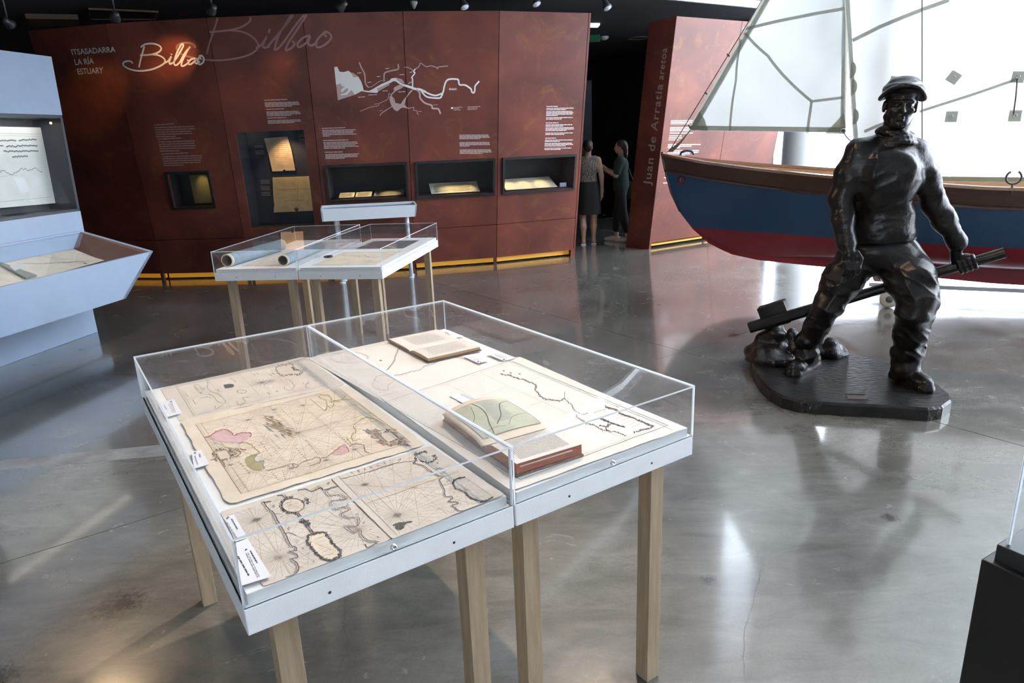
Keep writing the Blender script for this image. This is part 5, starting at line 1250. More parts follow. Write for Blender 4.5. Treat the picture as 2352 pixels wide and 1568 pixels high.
# --- contents of the far tables
BLUEG = mat('scroll_blue_grey', (.30, .36, .42), .6, var=.2, vscale=18); CREAMR = mat('scroll_rim', (.70, .60, .44), .7); INS = mat('scroll_hollow', (.34, .30, .27), .8)
def scroll(a0, b0, a1, b1, r, label):
    p, q = G3(a0, b0, ZB+r+.002), G3(a1, b1, ZB+r+.002); ax = unit(q-p); L_ = np.linalg.norm(q-p)
    t = thing('rolled_chart', p-[0, 0, r], label, 'scroll', 'rolled ends on the far left table')
    mb = MB(); mb.lathe([(r, .025), (r, L_-.025)], p, ax, 28); mb.build('outer_roll', BLUEG, t)
    for s0_, s1_ in ((0, .026), (L_-.026, L_)):
        mb = MB(); mb.lathe([(r*.86, s0_), (r*1.01, s0_), (r*1.01, s1_), (r*.86, s1_)], p, ax, 28); mb.build('rim_band', CREAMR, t)
    mb = MB(); mb.lathe([(r*.86, 0), (r*.86, L_)], p, ax, 28); mb.build('inner_roll', INS, t)
scroll(.06, .10, .15, .86, .047, 'thick blue-grey chart roll at the left of the far left table')
scroll(.50, .09, .52, .80, .040, 'thinner blue-grey chart roll at the right of the far left table')
def gdoc(G, name, label, cat, a0, a1, b0, b1, m, z=ZB):
    t = thing(name, G((a0+a1)/2, (b0+b1)/2, z), label, cat); mb = MB(); q = [G(a0, b0, z+.001), G(a1, b0, z+.001), G(a1, b1, z+.001), G(a0, b1, z+.001)]; mb.hexa([*q, *[p+[0, 0, .0015] for p in q]]); mb.build('paper', m, t); return t
t = gdoc(G3, 'unrolled_chart', 'grey chart lying open between the two blue rolls', 'chart', .16, .46, .12, .80, P_GREY)
mb = MB(); r = random.Random(9)
for k in range(26):
    a, b = r.uniform(.19, .42), r.uniform(.16, .76); ribbon(mb, [G3(a, b, ZB+.0033), G3(a+r.uniform(-.06, .06), b+r.uniform(-.08, .08), ZB+.0033)], [UPZ]*2, .003, 0)
mb.build('engraving', I_GRY, t)
t = gdoc(G4, 'flat_chart', 'cream chart with grey coastline on the far right table', 'chart', .06, .56, .10, .70, P_CREAM)
mb = MB(); r = random.Random(12); x, y = .12, .5
for k in range(60):
    x2, y2 = x+.0068, y+r.uniform(-.022, .022)-(.0015 if k > 30 else -.001); ribbon(mb, [G4(x, y, ZB+.0033), G4(x2, y2, ZB+.0033)], [UPZ]*2, .006, 0); x, y = x2, y2
for a, b in [(.40, .2), (.44, .22), (.47, .19), (.42, .25), (.3, .16), (.2, .3)]: ribbon(mb, [G4(a, b, ZB+.0033), G4(a+.05, b+.01, ZB+.0033)], [UPZ]*2, .008, 0)
for q_ in ([(.09, .13), (.53, .13)], [(.53, .13), (.53, .66)], [(.53, .66), (.09, .66)], [(.09, .66), (.09, .13)]): ribbon(mb, [G4(*q_[0], ZB+.0033), G4(*q_[1], ZB+.0033)], [UPZ]*2, .003, 0)
mb.build('engraving', I_GRY, t)
t = gdoc(G4, 'dark_sheet', 'dark grey sheet at the far end of the far right table', 'print', .10, .52, .85, 1.30, mat('sheet_dark_grey', (.13, .13, .14), .7, var=.3, vscale=14))  # plain dark grey rectangle lying on the board
th = thing('chain_ring', G4(.05, .42, ZB), 'small dark metal ring beside the cream chart', 'ring'); mb = MB(); c = G4(.05, .42, ZB+.012)
mb.tube([c+np.array([.03*math.cos(a), .03*math.sin(a), 0]) for a in np.linspace(0, 2*math.pi, 22)], .006, 8, cap=False); mb.build('ring', DARK, th)

# ================================================================== BLACK PLINTH AT THE RIGHT EDGE
zp = .95; k0 = atz(2257, 1262, zp); d1 = unit(atz(2352, 1205, zp)-k0); d2 = np.array([d1[1], -d1[0], 0.])
if d2 @ (atz(2352, 1300, zp)-k0) < 0: d2 = -d2
t = thing('black_plinth', k0*np.array([1, 1, 0])+(d1+d2)*.2, 'black plinth with clear acrylic cover at the right edge', 'plinth')
PL = mat('plinth_black', (.016, .015, .014), .5)
mb = MB(); c = k0*np.array([1, 1, 0])+d1*.25+d2*.25; mb.box(c+[0, 0, zp/2-.01], d1*.25, d2*.25, [0, 0, zp/2-.01]); mb.build('plinth_body', PL, t, .003)
mb = MB(); mb.box(c+[0, 0, zp-.005], d1*.235, d2*.235, [0, 0, .02]); mb.build('plinth_top', mat('plinth_grey', (.035, .034, .036), .4), t, .002)
i_ = .222; zb0, zb1 = zp+.012, zp+.36
for s in (-1, 1):
    pane(t, c+d1*i_*s+[0, 0, (zb0+zb1)/2], d2*i_, np.array([0, 0, (zb1-zb0)/2]), d1*.003); pane(t, c+d2*i_*s+[0, 0, (zb0+zb1)/2], d1*(i_-.003), np.array([0, 0, (zb1-zb0)/2]), d2*.003)
pane(t, c+[0, 0, zb1+.003], d1*(i_+.003), d2*(i_+.003), np.array([0, 0, .003]))

# ================================================================== BOAT
BOW = np.array([1.78, 8.0, 0.]); BE = unit([3.3, -1.5, 0]); BN = np.array([BE[1], -BE[0], 0.])     # BN towards the viewer
if BN[1] > 0: BN = -BN
BQ = lambda a, y, z: BOW+BE*a+BN*y+np.array([0, 0, z])
def baz(px, off=0.):
    Q = onplane(px[0], px[1], BOW+BN*off, BN); return float((Q-BOW) @ BE), float(Q[2])
stem = [baz(p) for p in [(1519, 356), (1527, 395), (1540, 442), (1560, 485), (1590, 525), (1630, 560), (1680, 583), (1740, 596), (1812, 604)]]
a_end, z_end = stem[-1]
stem += [(3.3, .17), (4.5, .14), (5.6, .16), (6.2, .30)]
SA, SZ = np.array([s[0] for s in stem]), np.array([s[1] for s in stem])
LB = 6.2
kz = lambda a: float(np.interp(a, SA, SZ))
sheer = lambda a: float(np.interp(a, [0, .5, 1, 1.6, 2.2, 3.0, 4.0, 5.2, 6.2], [SZ[0], 1.40, 1.335, 1.27, 1.215, 1.15, 1.11, 1.15, 1.27]))
hbm = lambda a: float(np.interp(a, [0, .15, .4, .8, 1.3, 2.0, 3.0, 4.0, 5.0, 5.7, 6.2], [.012, .10, .22, .39, .56, .74, .84, .82, .68, .46, .26]))
bodyz = lambda a: kz(a)+float(np.interp(a, [.9, 1.8, 3], [0, .09, .15]))            # hull proper above the keel plate
wlz = lambda a: float(np.interp(a, [0, 1, 3.3], [.69, .665, .60]))
def section(a, z):
    zk, zs = bodyz(a), sheer(a)
    f = min(1., max(0., (z-zk)/max(1e-4, zs-zk))); ex = float(np.interp(a, [0, .8, 1.8, 3, 5, 6.2], [1.0, .85, .52, .40, .50, .7]))
    flare = float(np.interp(a, [0, 1, 3, 6.2], [0, 0, .0, 0]))
    return hbm(a)*(f**ex)
HULLB = mat('hull_blue', (.020, .070, .165), .30, var=.08, vscale=4, coat=.3)
HULLR = mat('hull_red', (.30, .018, .032), .28, var=.08, vscale=4, coat=.3)
MAHO = mat('mahogany', (.075, .028, .018), .3, var=.3, vscale=9, stretch=(2, 2, 12), coat=.4)
OAK = mat('varnished_oak', (.36, .17, .07), .3, var=.25, vscale=9, stretch=(2, 2, 12), coat=.4)
boat = thing('sailing_boat', BQ(LB/2, 0, 0), 'blue and red wooden sailing boat with white sails', 'boat')
NS = 56; As = [LB*(i/NS)**1.25 for i in range(NS+1)]
def hull_mesh(inset=0., inner=False):
    mb = MB(); rows = None
    for side in (1, -1):
        V = []; lev = 0
        for a in As:
            zs, zk = sheer(a), bodyz(a); top = zs-.165; WLZ = wlz(a)
            zz = [zs-.0, (zs+top)/2, top]+[top+(WLZ-top)*k/5 for k in range(1, 5)]+[WLZ]+[WLZ+(zk-WLZ)*(1-(1-k/9)**1.6) for k in range(1, 10)]
            zz = [max(z, zk) for z in zz]; lev = len(zz)
            for z in zz:
                y = section(a, z)-inset
                V.append(BQ(a, side*max(0, y), z))
        F, Mi = [], []
        for i in range(NS):
            for k in range(lev-1):
                q = (i*lev+k, i*lev+k+1, (i+1)*lev+k+1, (i+1)*lev+k)
                if side < 0: q = q[::-1]
                F.append(q); Mi.append(2 if k < 2 else (0 if k < 7 else 1))
        for m in (0, 1, 2): mb.add(V, [f for f, mm in zip(F, Mi) if mm == m], m, True)
    return mb
# transom
hm = hull_mesh()
zz = np.linspace(bodyz(LB), sheer(LB), 10)
hm.add([BQ(LB, section(LB, z), z) for z in zz]+[BQ(LB, -section(LB, z), z) for z in zz[::-1]], [list(range(20))], 0)
hm.build('hull', [HULLB, HULLR, MAHO], boat)
inn = MB()
for side in (1, -1):
    V = []; lv = 8
    for a in As[3:]:
        zk = min(bodyz(a)+.16, sheer(a)-.05)
        for k in range(lv): z = sheer(a)+(zk-sheer(a))*k/(lv-1); V.append(BQ(a, side*max(0, section(a, z)-.028), z))
    n_ = len(As)-3
    for m in (0, 1):
        inn.add(V, [((i*lv+k, (i+1)*lv+k, (i+1)*lv+k+1, i*lv+k+1) if side > 0 else (i*lv+k, i*lv+k+1, (i+1)*lv+k+1, (i+1)*lv+k)) for i in range(n_-1) for k in range(lv-1) if (k > 1) == bool(m)], m, True)
inn.build('inner_planking', [OAK, mat('inner_blue', (.08, .14, .26), .4)], boat)
mb = MB(); fl_a = [a for a in As if a > .8]
mb.add([p for a in fl_a for p in (BQ(a, max(.01, section(a, bodyz(a)+.2)-.03), bodyz(a)+.2), BQ(a, -max(.01, section(a, bodyz(a)+.2)-.03), bodyz(a)+.2))], [(2*i, 2*i+1, 2*i+3, 2*i+2) for i in range(len(fl_a)-1)]); mb.build('floor_boards', OAK, boat)
for side in (1, -1):
    mb = MB(); V = []
    for a in As:
        y, z = section(a, sheer(a)), sheer(a)
        for dy, dz in ((.022, -.004), (.022, .022), (-.035, .026), (-.035, -.004)): V.append(BQ(a, side*max(.0, y+dy) if dy > 0 else side*max(-.005, y+dy), z+dz))
    F = [(4*i+k, 4*i+(k+1) % 4, 4*i+4+(k+1) % 4, 4*i+4+k) for i in range(NS) for k in range(4)]
    mb.add(V, F if side < 0 else [f[::-1] for f in F], 0); mb.add([V[-4], V[-3], V[-2], V[-1]], [(0, 1, 2, 3)], 0); mb.build('gunwale_rail', mat('rail_varnish', (.34, .17, .08), .16, var=.2, vscale=9, stretch=(2, 2, 12), coat=1.0, spec=.8), boat)
    mb = MB(); V = []
    for a in As[1:]:
        z = sheer(a)-.165; y = section(a, z)
        for dy, dz in ((0, -.014), (.016, -.010), (.016, .012), (0, .016)): V.append(BQ(a, side*(y+dy), z+dz))
    n_ = len(As)-1; F = [(4*i+k, 4*i+(k+1) % 4, 4*i+4+(k+1) % 4, 4*i+4+k) for i in range(n_-1) for k in range(4)]
    mb.add(V, F if side < 0 else [f[::-1] for f in F], 0); mb.build('rubbing_strake', MAHO, boat)
# keel plate and stem post
ks = [a for a in np.linspace(.55, 5.9, 40)]
mb = MB()
V = [];
for a in ks:
    for y, z in ((.022, kz(a)), (.03, bodyz(a)+.04), (-.03, bodyz(a)+.04), (-.022, kz(a))): V.append(BQ(a, y, z))
mb.add(V, [(4*i+k, 4*i+(k+1) % 4, 4*i+4+(k+1) % 4, 4*i+4+k) for i in range(len(ks)-1) for k in range(4)]+[(0, 1, 2, 3), tuple(range(len(V)-4, len(V)))[::-1]], 0); mb.build('keel', HULLR, boat)
mb = MB(); st = [(a, z) for a, z in stem[:4]]
mb.tube([BQ(a+.012, 0, z) for a, z in [(st[0][0], st[0][1]+.035)]+st], .017, 8); mb.build('stem_post', MAHO, boat)
for a in (2.35, 3.55, 4.7):
    w = section(a, sheer(a)-.2)-.03; mb = MB(); mb.box(BQ(a, 0, sheer(a)-.2), BE*.13, BN*w, [0, 0, .014]); mb.build('thwart', OAK, boat, .004)
# bow badge, fairlead, cleat and oarlock ring
p = onplane(1564, 413, BQ(.32, section(.32, 1.22), 1.22), unit(BN-BE*.35)); mb = MB(); mb.lathe([(0, .012), (.045, .010), (.052, 0)], p, unit(BN-BE*.35), 22); bd = mb.build('bow_badge', mat('badge_maroon', (.09, .02, .03), .4), boat)
bn_ = unit(BN-BE*.35); be_ = unit(np.cross([0, 0, 1], bn_)); mb = MB(); mb.box(p+bn_*.013, be_*.006, bn_*.002, [0, 0, .022]); mb.build('badge_mark', mat('brass_dull', (.35, .24, .10), .4, .6), bd)
mb = MB(); c = BQ(.30, .09, sheer(.3)+.06); mb.tube([c+BE*.07*math.cos(a)+np.array([0, 0, .035*math.sin(a)]) for a in np.linspace(-.3, math.pi+.3, 14)], .014, 8); mb.build('fairlead', HULLB, boat)
q = aty(2318, 448, 6.2); c = BQ(*[(lambda a: (a, section(a, sheer(a)), sheer(a)+.03))(3.18)][0]); mb = MB()
mb.tube([c+BE*.055*math.cos(a)+np.array([0, 0, .075+.055*math.sin(a)]) for a in np.linspace(-4.2, 1.05, 20)], .008, 8); mb.tube([c+[0, 0, -.06], c+[0, 0, .02]], .009, 8); mb.build('oarlock', mat('iron_dark', (.10, .10, .11), .4, .8), boat)
c = BQ(2.5, -section(2.5, sheer(2.5))+.05, sheer(2.5)-.05); mb = MB(); mb.tube([c-BE*.1, c+BE*.1], .011, 8); mb.tube([c, c-BN*.03], .012, 8); mb.build('cleat', mat('cleat_cream', (.6, .55, .45), .5), boat)

# ---- rig and sails, all parts of the boat
CANV = mat('sail_canvas', (.55, .55, .53), .8, transl=.55, var=.06, vscale=2.5, bump=.12, bscale=5)
JCANV = mat('jib_canvas', (.52, .53, .51), .8, transl=.5, var=.07, vscale=2.5, bump=.12, bscale=5)
HEM = mat('sail_hem', (.38, .38, .32), .8, transl=.5)
ROPE = mat('hemp_rope', (.30, .25, .18), .8); CABLE = mat('stay_cable', (.12, .11, .10), .5)
mast_a = baz((2008, 420))[0]
mb = MB(); mb.tube([BQ(mast_a, 0, .45), BQ(mast_a, 0, 6.4)], [.055, .04], 16); mb.build('mast', OAK, boat)
JO = .03
def sail(name, foot, head, billow, off, NA=24, NZ=30, fold=.006):
    """foot = (left px, right px), head = (left px, right px) on a plane beside the centre line"""
    c = [np.array(baz(p, off)) for p in (*foot, *head)]
    def S(s, t, d=0.):
        p = (c[0]*(1-s)+c[1]*s)*(1-t)+(c[2]*(1-s)+c[3]*s)*t
        b = billow*math.sin(math.pi*s)*(.35+.65*math.sin(math.pi*min(1, t*.75+.15)))+fold*math.sin(p[0]*7+p[1]*9)+fold*.6*math.sin(p[0]*17-p[1]*11)
        return BQ(p[0], off+b+d, p[1])
    mb = MB(); mb.add([S(i/NA, j/NZ) for j in range(NZ+1) for i in range(NA+1)], [(j*(NA+1)+i, j*(NA+1)+i+1, (j+1)*(NA+1)+i+1, (j+1)*(NA+1)+i) for j in range(NZ) for i in range(NA)], 0, True)
    o = mb.build(name, JCANV if name == 'jib_sail' else CANV, boat)
    inv_c = c
    def inv(px):
        """sheet coordinates of the canvas point seen at a pixel"""
        s, t = .5, .3
        dd = ray(*px)
        for _ in range(25):
            P0 = S(s, t); e = 1e-3; Js = (S(s+e, t)-P0)/e; Jt = (S(s, t+e)-P0)/e
            A_ = np.array([Js, Jt, -dd]).T; sol = np.linalg.solve(A_, CAMP+dd*0-P0); s, t = s+sol[0], t+sol[1]
        return s, t
    return o, S, inv
jib, JS, Ji = sail('jib_sail', ((1584, 298), (1941, 303)), ((1946, -320), (1949, -320)), .10, JO)
main, MS, Mi_ = sail('main_sail', ((1968, 412), (2640, 420)), ((1905, -620), (2790, -1000)), .05, .16, 30, 34, .010)
def tape(o, S, inv, pts, w, m=HEM, name='seam_tape', k=8):
    st = [inv(p) for p in pts]; out = []
    for a, b in zip(st[:-1], st[1:]):
        for j in range(k): t = j/k; out.append((a[0]+(b[0]-a[0])*t, a[1]+(b[1]-a[1])*t))
    out.append(st[-1]); mb = MB(); P_ = [S(s, t, .003) for s, t in out]; ribbon(mb, P_, [BN]*len(P_), w); return mb.build(name, m, o)
cj = cr(1560, 0, 4.9)
SEAM = mat('sail_seam', (.44, .44, .40), .8, transl=.5)
for pts, w in [([(715, 330), (1300, 200), (1870, 95)], .030), ([(740, 370), (1000, 630), (1490, 1140)], .026), ([(1490, 1140), (1860, 1095)], .026), ([(1490, 1140), (1440, 1500)], .026), ([(700, 440), (640, 900), (570, 1480)], .022)]: tape(jib, JS, Ji, cj(pts), w, SEAM)
def edge_tape(o, S, pts, w, name='hem', m=HEM):
    mb = MB(); P_ = [S(s, t, .004) for s, t in pts]; ribbon(mb, P_, [BN]*len(P_), w); return mb.build(name, m, o)
edge_tape(jib, JS, [(.012, t) for t in np.linspace(0, .99, 40)], .075); edge_tape(jib, JS, [(.988-.0*t, t) for t in np.linspace(0, .97, 40)], .05); edge_tape(jib, JS, [(s, .008) for s in np.linspace(0, 1, 20)], .05)
def patch(o, S, inv, pts, name='corner_patch', m=HEM):
    mb = MB(); st = [inv(p) for p in pts]; mb.add([S(s, t, .006) for s, t in st], [tuple(range(len(st)))]); return mb.build(name, m, o)
patch(jib, JS, Ji, cj([(1855, 1270), (1880, 1480), (1860, 1510), (1640, 1505)])); patch(jib, JS, Ji, cj([(230, 1250), (290, 1350), (325, 1475), (120, 1455)]))
c = JS(*Ji((1936, 301)), .010); mb = MB(); mb.tube([c+BE*.024*math.cos(a)+np.array([0, 0, .024*math.sin(a)]) for a in np.linspace(0, 2*math.pi, 18)], .006, 8, cap=False); mb.build('clew_ring', STEEL, jib)
mb = MB(); c2p = BQ(baz((1952, 322), .05)[0], .05, baz((1952, 322), .05)[1]); mb.tube([c, (c+c2p)/2+[0, 0, -.01], c2p, BQ(2.4, .2, sheer(2.4)+.05)], .006, 6); mb.build('jib_sheet', CABLE, boat)
for pts, w in [([(1958, 93), (2020, 62), (2118, 22), (2180, 0)], .034), ([(2112, 256), (2240, 215), (2335, 182)], .024), ([(1985, 302), (2030, 283)], .03)]: tape(main, MS, Mi_, pts, w, SEAM)
edge_tape(main, MS, [(.004, t) for t in np.linspace(0, .98, 40)], .045, m=SEAM); edge_tape(main, MS, [(s, .004) for s in np.linspace(0, 1, 24)], .045, 'hem', mat('foot_hem', (.30, .28, .18), .8, transl=.45))
for y in (160, 200, 268):
    s, t = Mi_((1961+(y-100)*.04, y)); cc = MS(.001, t, .012); mb = MB(); mb.add([cc+np.array([0, 0, .075*math.cos(a)])+BE*.05*math.sin(a) for a in np.linspace(0, math.pi, 12)], [tuple(range(12))]); mb.build('luff_tab', HEM, main)
for (x, y), rot in [((2190, 178), .2), ((2338, 177), .7), ((2185, 268), .75), ((2331, 266), .75), ((2056, 188), .6)]:
    s, t = Mi_((x, y)); cc = MS(s, t, .007); mb = MB(); r = .068
    mb.add([cc+BE*r*math.cos(a+rot)+np.array([0, 0, r*math.sin(a+rot)]) for a in (0, math.pi/2, math.pi, 1.5*math.pi)], [(0, 1, 2, 3)]); pt = mb.build('reef_patch', HEM, main)
    mb = MB(); mb.tube([cc+BN*.003+BE*.014*math.cos(a)+np.array([0, 0, .014*math.sin(a)]) for a in np.linspace(0, 2*math.pi, 14)], .005, 6, cap=False); mb.build('grommet', STEEL, pt)
p0, p1 = MS(*Mi_((2336, 180)), .012), MS(*Mi_((2327, 262)), .012); mb = MB(); mb.tube([p0, (p0+p1)/2+BN*.02, p1], .006, 6); mb.build('reef_line', CABLE, main)
# forestay, hanks, bow lashing, halyard
s0, s1 = baz((1537, 349)), baz((1751, 0)); dz = (np.array(s1)-np.array(s0)); e1 = np.array(s0)+dz*2.05
mb = MB(); mb.tube([BQ(s0[0], .02, s0[1]), BQ(e1[0], .02, e1[1])], .005, 6); mb.build('forestay', CABLE, boat)
for px in [(1724, 35), (1673, 127), (1622, 214), (1584, 290)]:
    a, z = baz(px, .02); mb = MB(); mb.box(BQ(a, .02, z), unit(BE*.5+[0, 0, -.5])*.02, BN*.01, unit(BE*.5+[0, 0, .5])*.008); mb.build('hank', CABLE, jib)
tk = BQ(*[(lambda q_: (q_[0], .03, q_[1]))(baz((1590, 296)))][0])
mb = MB()
for k in range(4):
    b = BQ(s0[0]+.02*k-.02, .01+.01*k, s0[1]+.0); mb.tube([b, (b+tk)/2+BN*.015*(k-1.5)+np.array([0, 0, -.02]), tk], .007, 6)
mb.build('tack_lashing', ROPE, boat)
a, z = baz((2118, 0), .42); a2, z2 = baz((2118, 350), .42); mb = MB(); mb.tube([BQ(a, .42, z+1.5), BQ(a, .42, z), BQ(a2, .42, z2), BQ(a2, .5, sheer(a2)+.03)], .0045, 6); mb.build('halyard', CABLE, boat)
# ---- launching trolley under the hull
wc = atz(2040, 706); tr = thing('boat_trolley', BQ(float((wc-BOW) @ BE), 0, 0), 'low trolley with pale rubber wheels under the boat', 'trolley')
ta = float((wc-BOW) @ BE); ty = float((wc-BOW) @ BN); WR = .085
RUB = mat('wheel_cream', (.62, .60, .50), .5)
for aa in (ta, ta+2.2):
    for sg in (1, -1):
        cpt = BQ(aa, sg*ty, WR); mb = MB(); mb.lathe([(.028, -.022), (.062, -.026), (.08, -.02), (WR, -.008), (WR, .008), (.08, .02), (.062, .026), (.028, .022)], cpt, BN, 28); w = mb.build('wheel', RUB, tr)
        mb = MB(); mb.lathe([(0, -.03), (.03, -.03), (.034, -.02), (.034, .02), (.03, .03), (0, .03)], cpt, BN, 18); mb.build('hub', mat('hub_dark', (.10, .10, .09), .5), w)
    mb = MB(); mb.tube([BQ(aa, -ty, WR), BQ(aa, ty, WR)], .016, 10); mb.build('axle', STEEL, tr)
    for sg in (1, -1):
        mb = MB(); mb.tube([BQ(aa, sg*ty*.35, WR), BQ(aa, sg*ty*.35, bodyz(aa)+.03)], .02, 8); mb.build('cradle_post', STEEL, tr)
mb = MB(); mb.box(BQ(ta+1.1, 0, WR+.025), BE*1.25, BN*.04, [0, 0, .02]); mb.build('spine_beam', STEEL, tr)

# ================================================================== SCULPTED BODIES (implicit surface -> one continuous mesh)
class Field:
    def __init__(s, lo, hi, h):
        s.lo = np.array(lo, float); s.h = h; s.n = (np.ceil((np.array(hi)-s.lo)/h)).astype(int)+1
        s.ax = [(s.lo[i]+h*np.arange(s.n[i])).astype(np.float32) for i in range(3)]; s.V = np.full(s.n, 1.0, np.float32)
    def region(s, lo, hi):
        sl = []
        for i in range(3):
            a = int(max(0, math.floor((lo[i]-s.lo[i])/s.h))); b = int(min(s.n[i], math.ceil((hi[i]-s.lo[i])/s.h)+1))
            if b <= a: return None
            sl.append(slice(a, b))
        return tuple(sl)
    def grid(s, sl): return s.ax[0][sl[0]][:, None, None], s.ax[1][sl[1]][None, :, None], s.ax[2][sl[2]][None, None, :]
    def mix(s, sl, d, k, sub):
        v = s.V[sl]
        if sub:
            d = -d; hh = np.clip(.5-.5*(d-v)/k, 0, 1) if k > 0 else None
            s.V[sl] = np.maximum(v, d) if k <= 0 else (v*hh+d*(1-hh))+k*hh*(1-hh)
        else:
            hh = np.clip(.5+.5*(v-d)/k, 0, 1); s.V[sl] = v*(1-hh)+d*hh-k*hh*(1-hh)
    def cone(s, a, b, ra, rb, k=.03, sub=False):
        a, b = np.asarray(a, float), np.asarray(b, float); R = max(ra, rb)+.06+k
        sl = s.region(np.minimum(a, b)-R, np.maximum(a, b)+R)
        if sl is None: return
        X, Y, Z = s.grid(sl); ba = b-a; L2 = max(1e-9, ba @ ba)
        px, py, pz = X-a[0], Y-a[1], Z-a[2]; h = np.clip((px*ba[0]+py*ba[1]+pz*ba[2])/L2, 0, 1)
        d = np.sqrt((px-h*ba[0])**2+(py-h*ba[1])**2+(pz-h*ba[2])**2)-(ra+(rb-ra)*h); s.mix(sl, d.astype(np.float32), k, sub)
    def chain(s, pts, rs, k=.02):
        for i in range(len(pts)-1): s.cone(pts[i], pts[i+1], rs[i], rs[i+1], k)
    def ell(s, c, r, B=None, k=.03, sub=False):
        c, r = np.asarray(c, float), np.asarray(r, float); R = max(r)+.06+k
        sl = s.region(c-R, c+R)
        if sl is None: return
        X, Y, Z = s.grid(sl); p = [X-c[0], Y-c[1], Z-c[2]]
        if B is not None: p = [p[0]*B[i][0]+p[1]*B[i][1]+p[2]*B[i][2] for i in range(3)]
        k0 = np.sqrt((p[0]/r[0])**2+(p[1]/r[1])**2+(p[2]/r[2])**2); k1 = np.sqrt((p[0]/r[0]**2)**2+(p[1]/r[1]**2)**2+(p[2]/r[2]**2)**2)+1e-9
        s.mix(sl, (k0*(k0-1)/k1).astype(np.float32), k, sub)
    def disp(s, f, lo, hi):
        sl = s.region(lo, hi); X, Y, Z = s.grid(sl); s.V[sl] += f(X, Y, Z).astype(np.float32)
    def band(s, f, w=.03, lo=None, hi=None):
        """displace only near the surface: f(x, y, z) adds to the distance"""
        sl = s.region(lo, hi) if lo is not None else (slice(0, s.n[0]), slice(0, s.n[1]), slice(0, s.n[2]))
        sub = s.V[sl]; I = np.nonzero(np.abs(sub) < w); X, Y, Z = (s.ax[k][I[k]+sl[k].start].astype(np.float64) for k in range(3)); sub[I] += f(X, Y, Z).astype(np.float32)
    def mesh(s):
        V = s.V; S = V < 0; nx, ny, nz = V.shape
        c = S[:-1, :-1, :-1].astype(np.int8)
        tot = np.zeros((nx-1, ny-1, nz-1), np.int8)
        for dx in (0, 1):
            for dy in (0, 1):
                for dz in (0, 1): tot += S[dx:nx-1+dx, dy:ny-1+dy, dz:nz-1+dz]
        act = np.argwhere((tot > 0) & (tot < 8)); idx = -np.ones(tot.shape, np.int32); idx[tuple(act.T)] = np.arange(len(act))
        acc = np.zeros((len(act), 3)); cnt = np.zeros(len(act))
        for ax in range(3):
            o1, o2 = [(1, 2), (0, 2), (0, 1)][ax]
            for u in (0, 1):
                for v in (0, 1):
                    a = np.zeros(3, int); a[o1] = u; a[o2] = v; b = a.copy(); b[ax] = 1
                    pa, pb = act+a, act+b; va, vb = V[tuple(pa.T)], V[tuple(pb.T)]; m = (va < 0) != (vb < 0)
                    t = np.where(m, va/np.where(va == vb, 1, va-vb), 0); P = pa+(pb-pa)*t[:, None]; acc[m] += P[m]; cnt[m] += 1
        verts = s.lo+s.h*acc/cnt[:, None]; faces = []
        for ax in range(3):
            o1, o2 = [(1, 2), (2, 0), (0, 1)][ax]; sl0 = [slice(None)]*3; sl1 = [slice(None)]*3; sl0[ax] = slice(0, -1); sl1[ax] = slice(1, None)
            A, Bq = S[tuple(sl0)], S[tuple(sl1)]; e = np.argwhere(A != Bq); e = e[(e[:, o1] > 0) & (e[:, o2] > 0) & (e[:, o1] < tot.shape[o1]) & (e[:, o2] < tot.shape[o2])]
            d1, d2 = np.zeros(3, int), np.zeros(3, int); d1[o1] = 1; d2[o2] = 1
            q = np.stack([idx[tuple((e-d1-d2).T)], idx[tuple((e-d2).T)], idx[tuple(e.T)], idx[tuple((e-d1).T)]], 1)
            ins = A[tuple(e.T)]; q[~ins] = q[~ins][:, ::-1]; faces.append(q)
        return verts, np.concatenate(faces)

_LAT = np.random.default_rng(3).random((32, 32, 32))
def vnoise(x, y, z):
    i, j, k = np.floor(x).astype(int), np.floor(y).astype(int), np.floor(z).astype(int); u, v, w = x-i, y-j, z-k
    u, v, w = (q*q*(3-2*q) for q in (u, v, w)); r = 0
    for a in (0, 1):
        for b in (0, 1):
            for c in (0, 1): r = r+_LAT[(i+a) % 32, (j+b) % 32, (k+c) % 32]*(u if a else 1-u)*(v if b else 1-v)*(w if c else 1-w)
    return r
def ridge(x, y, z, p=2.): return (1-np.abs(2*vnoise(x, y, z)-1))**p
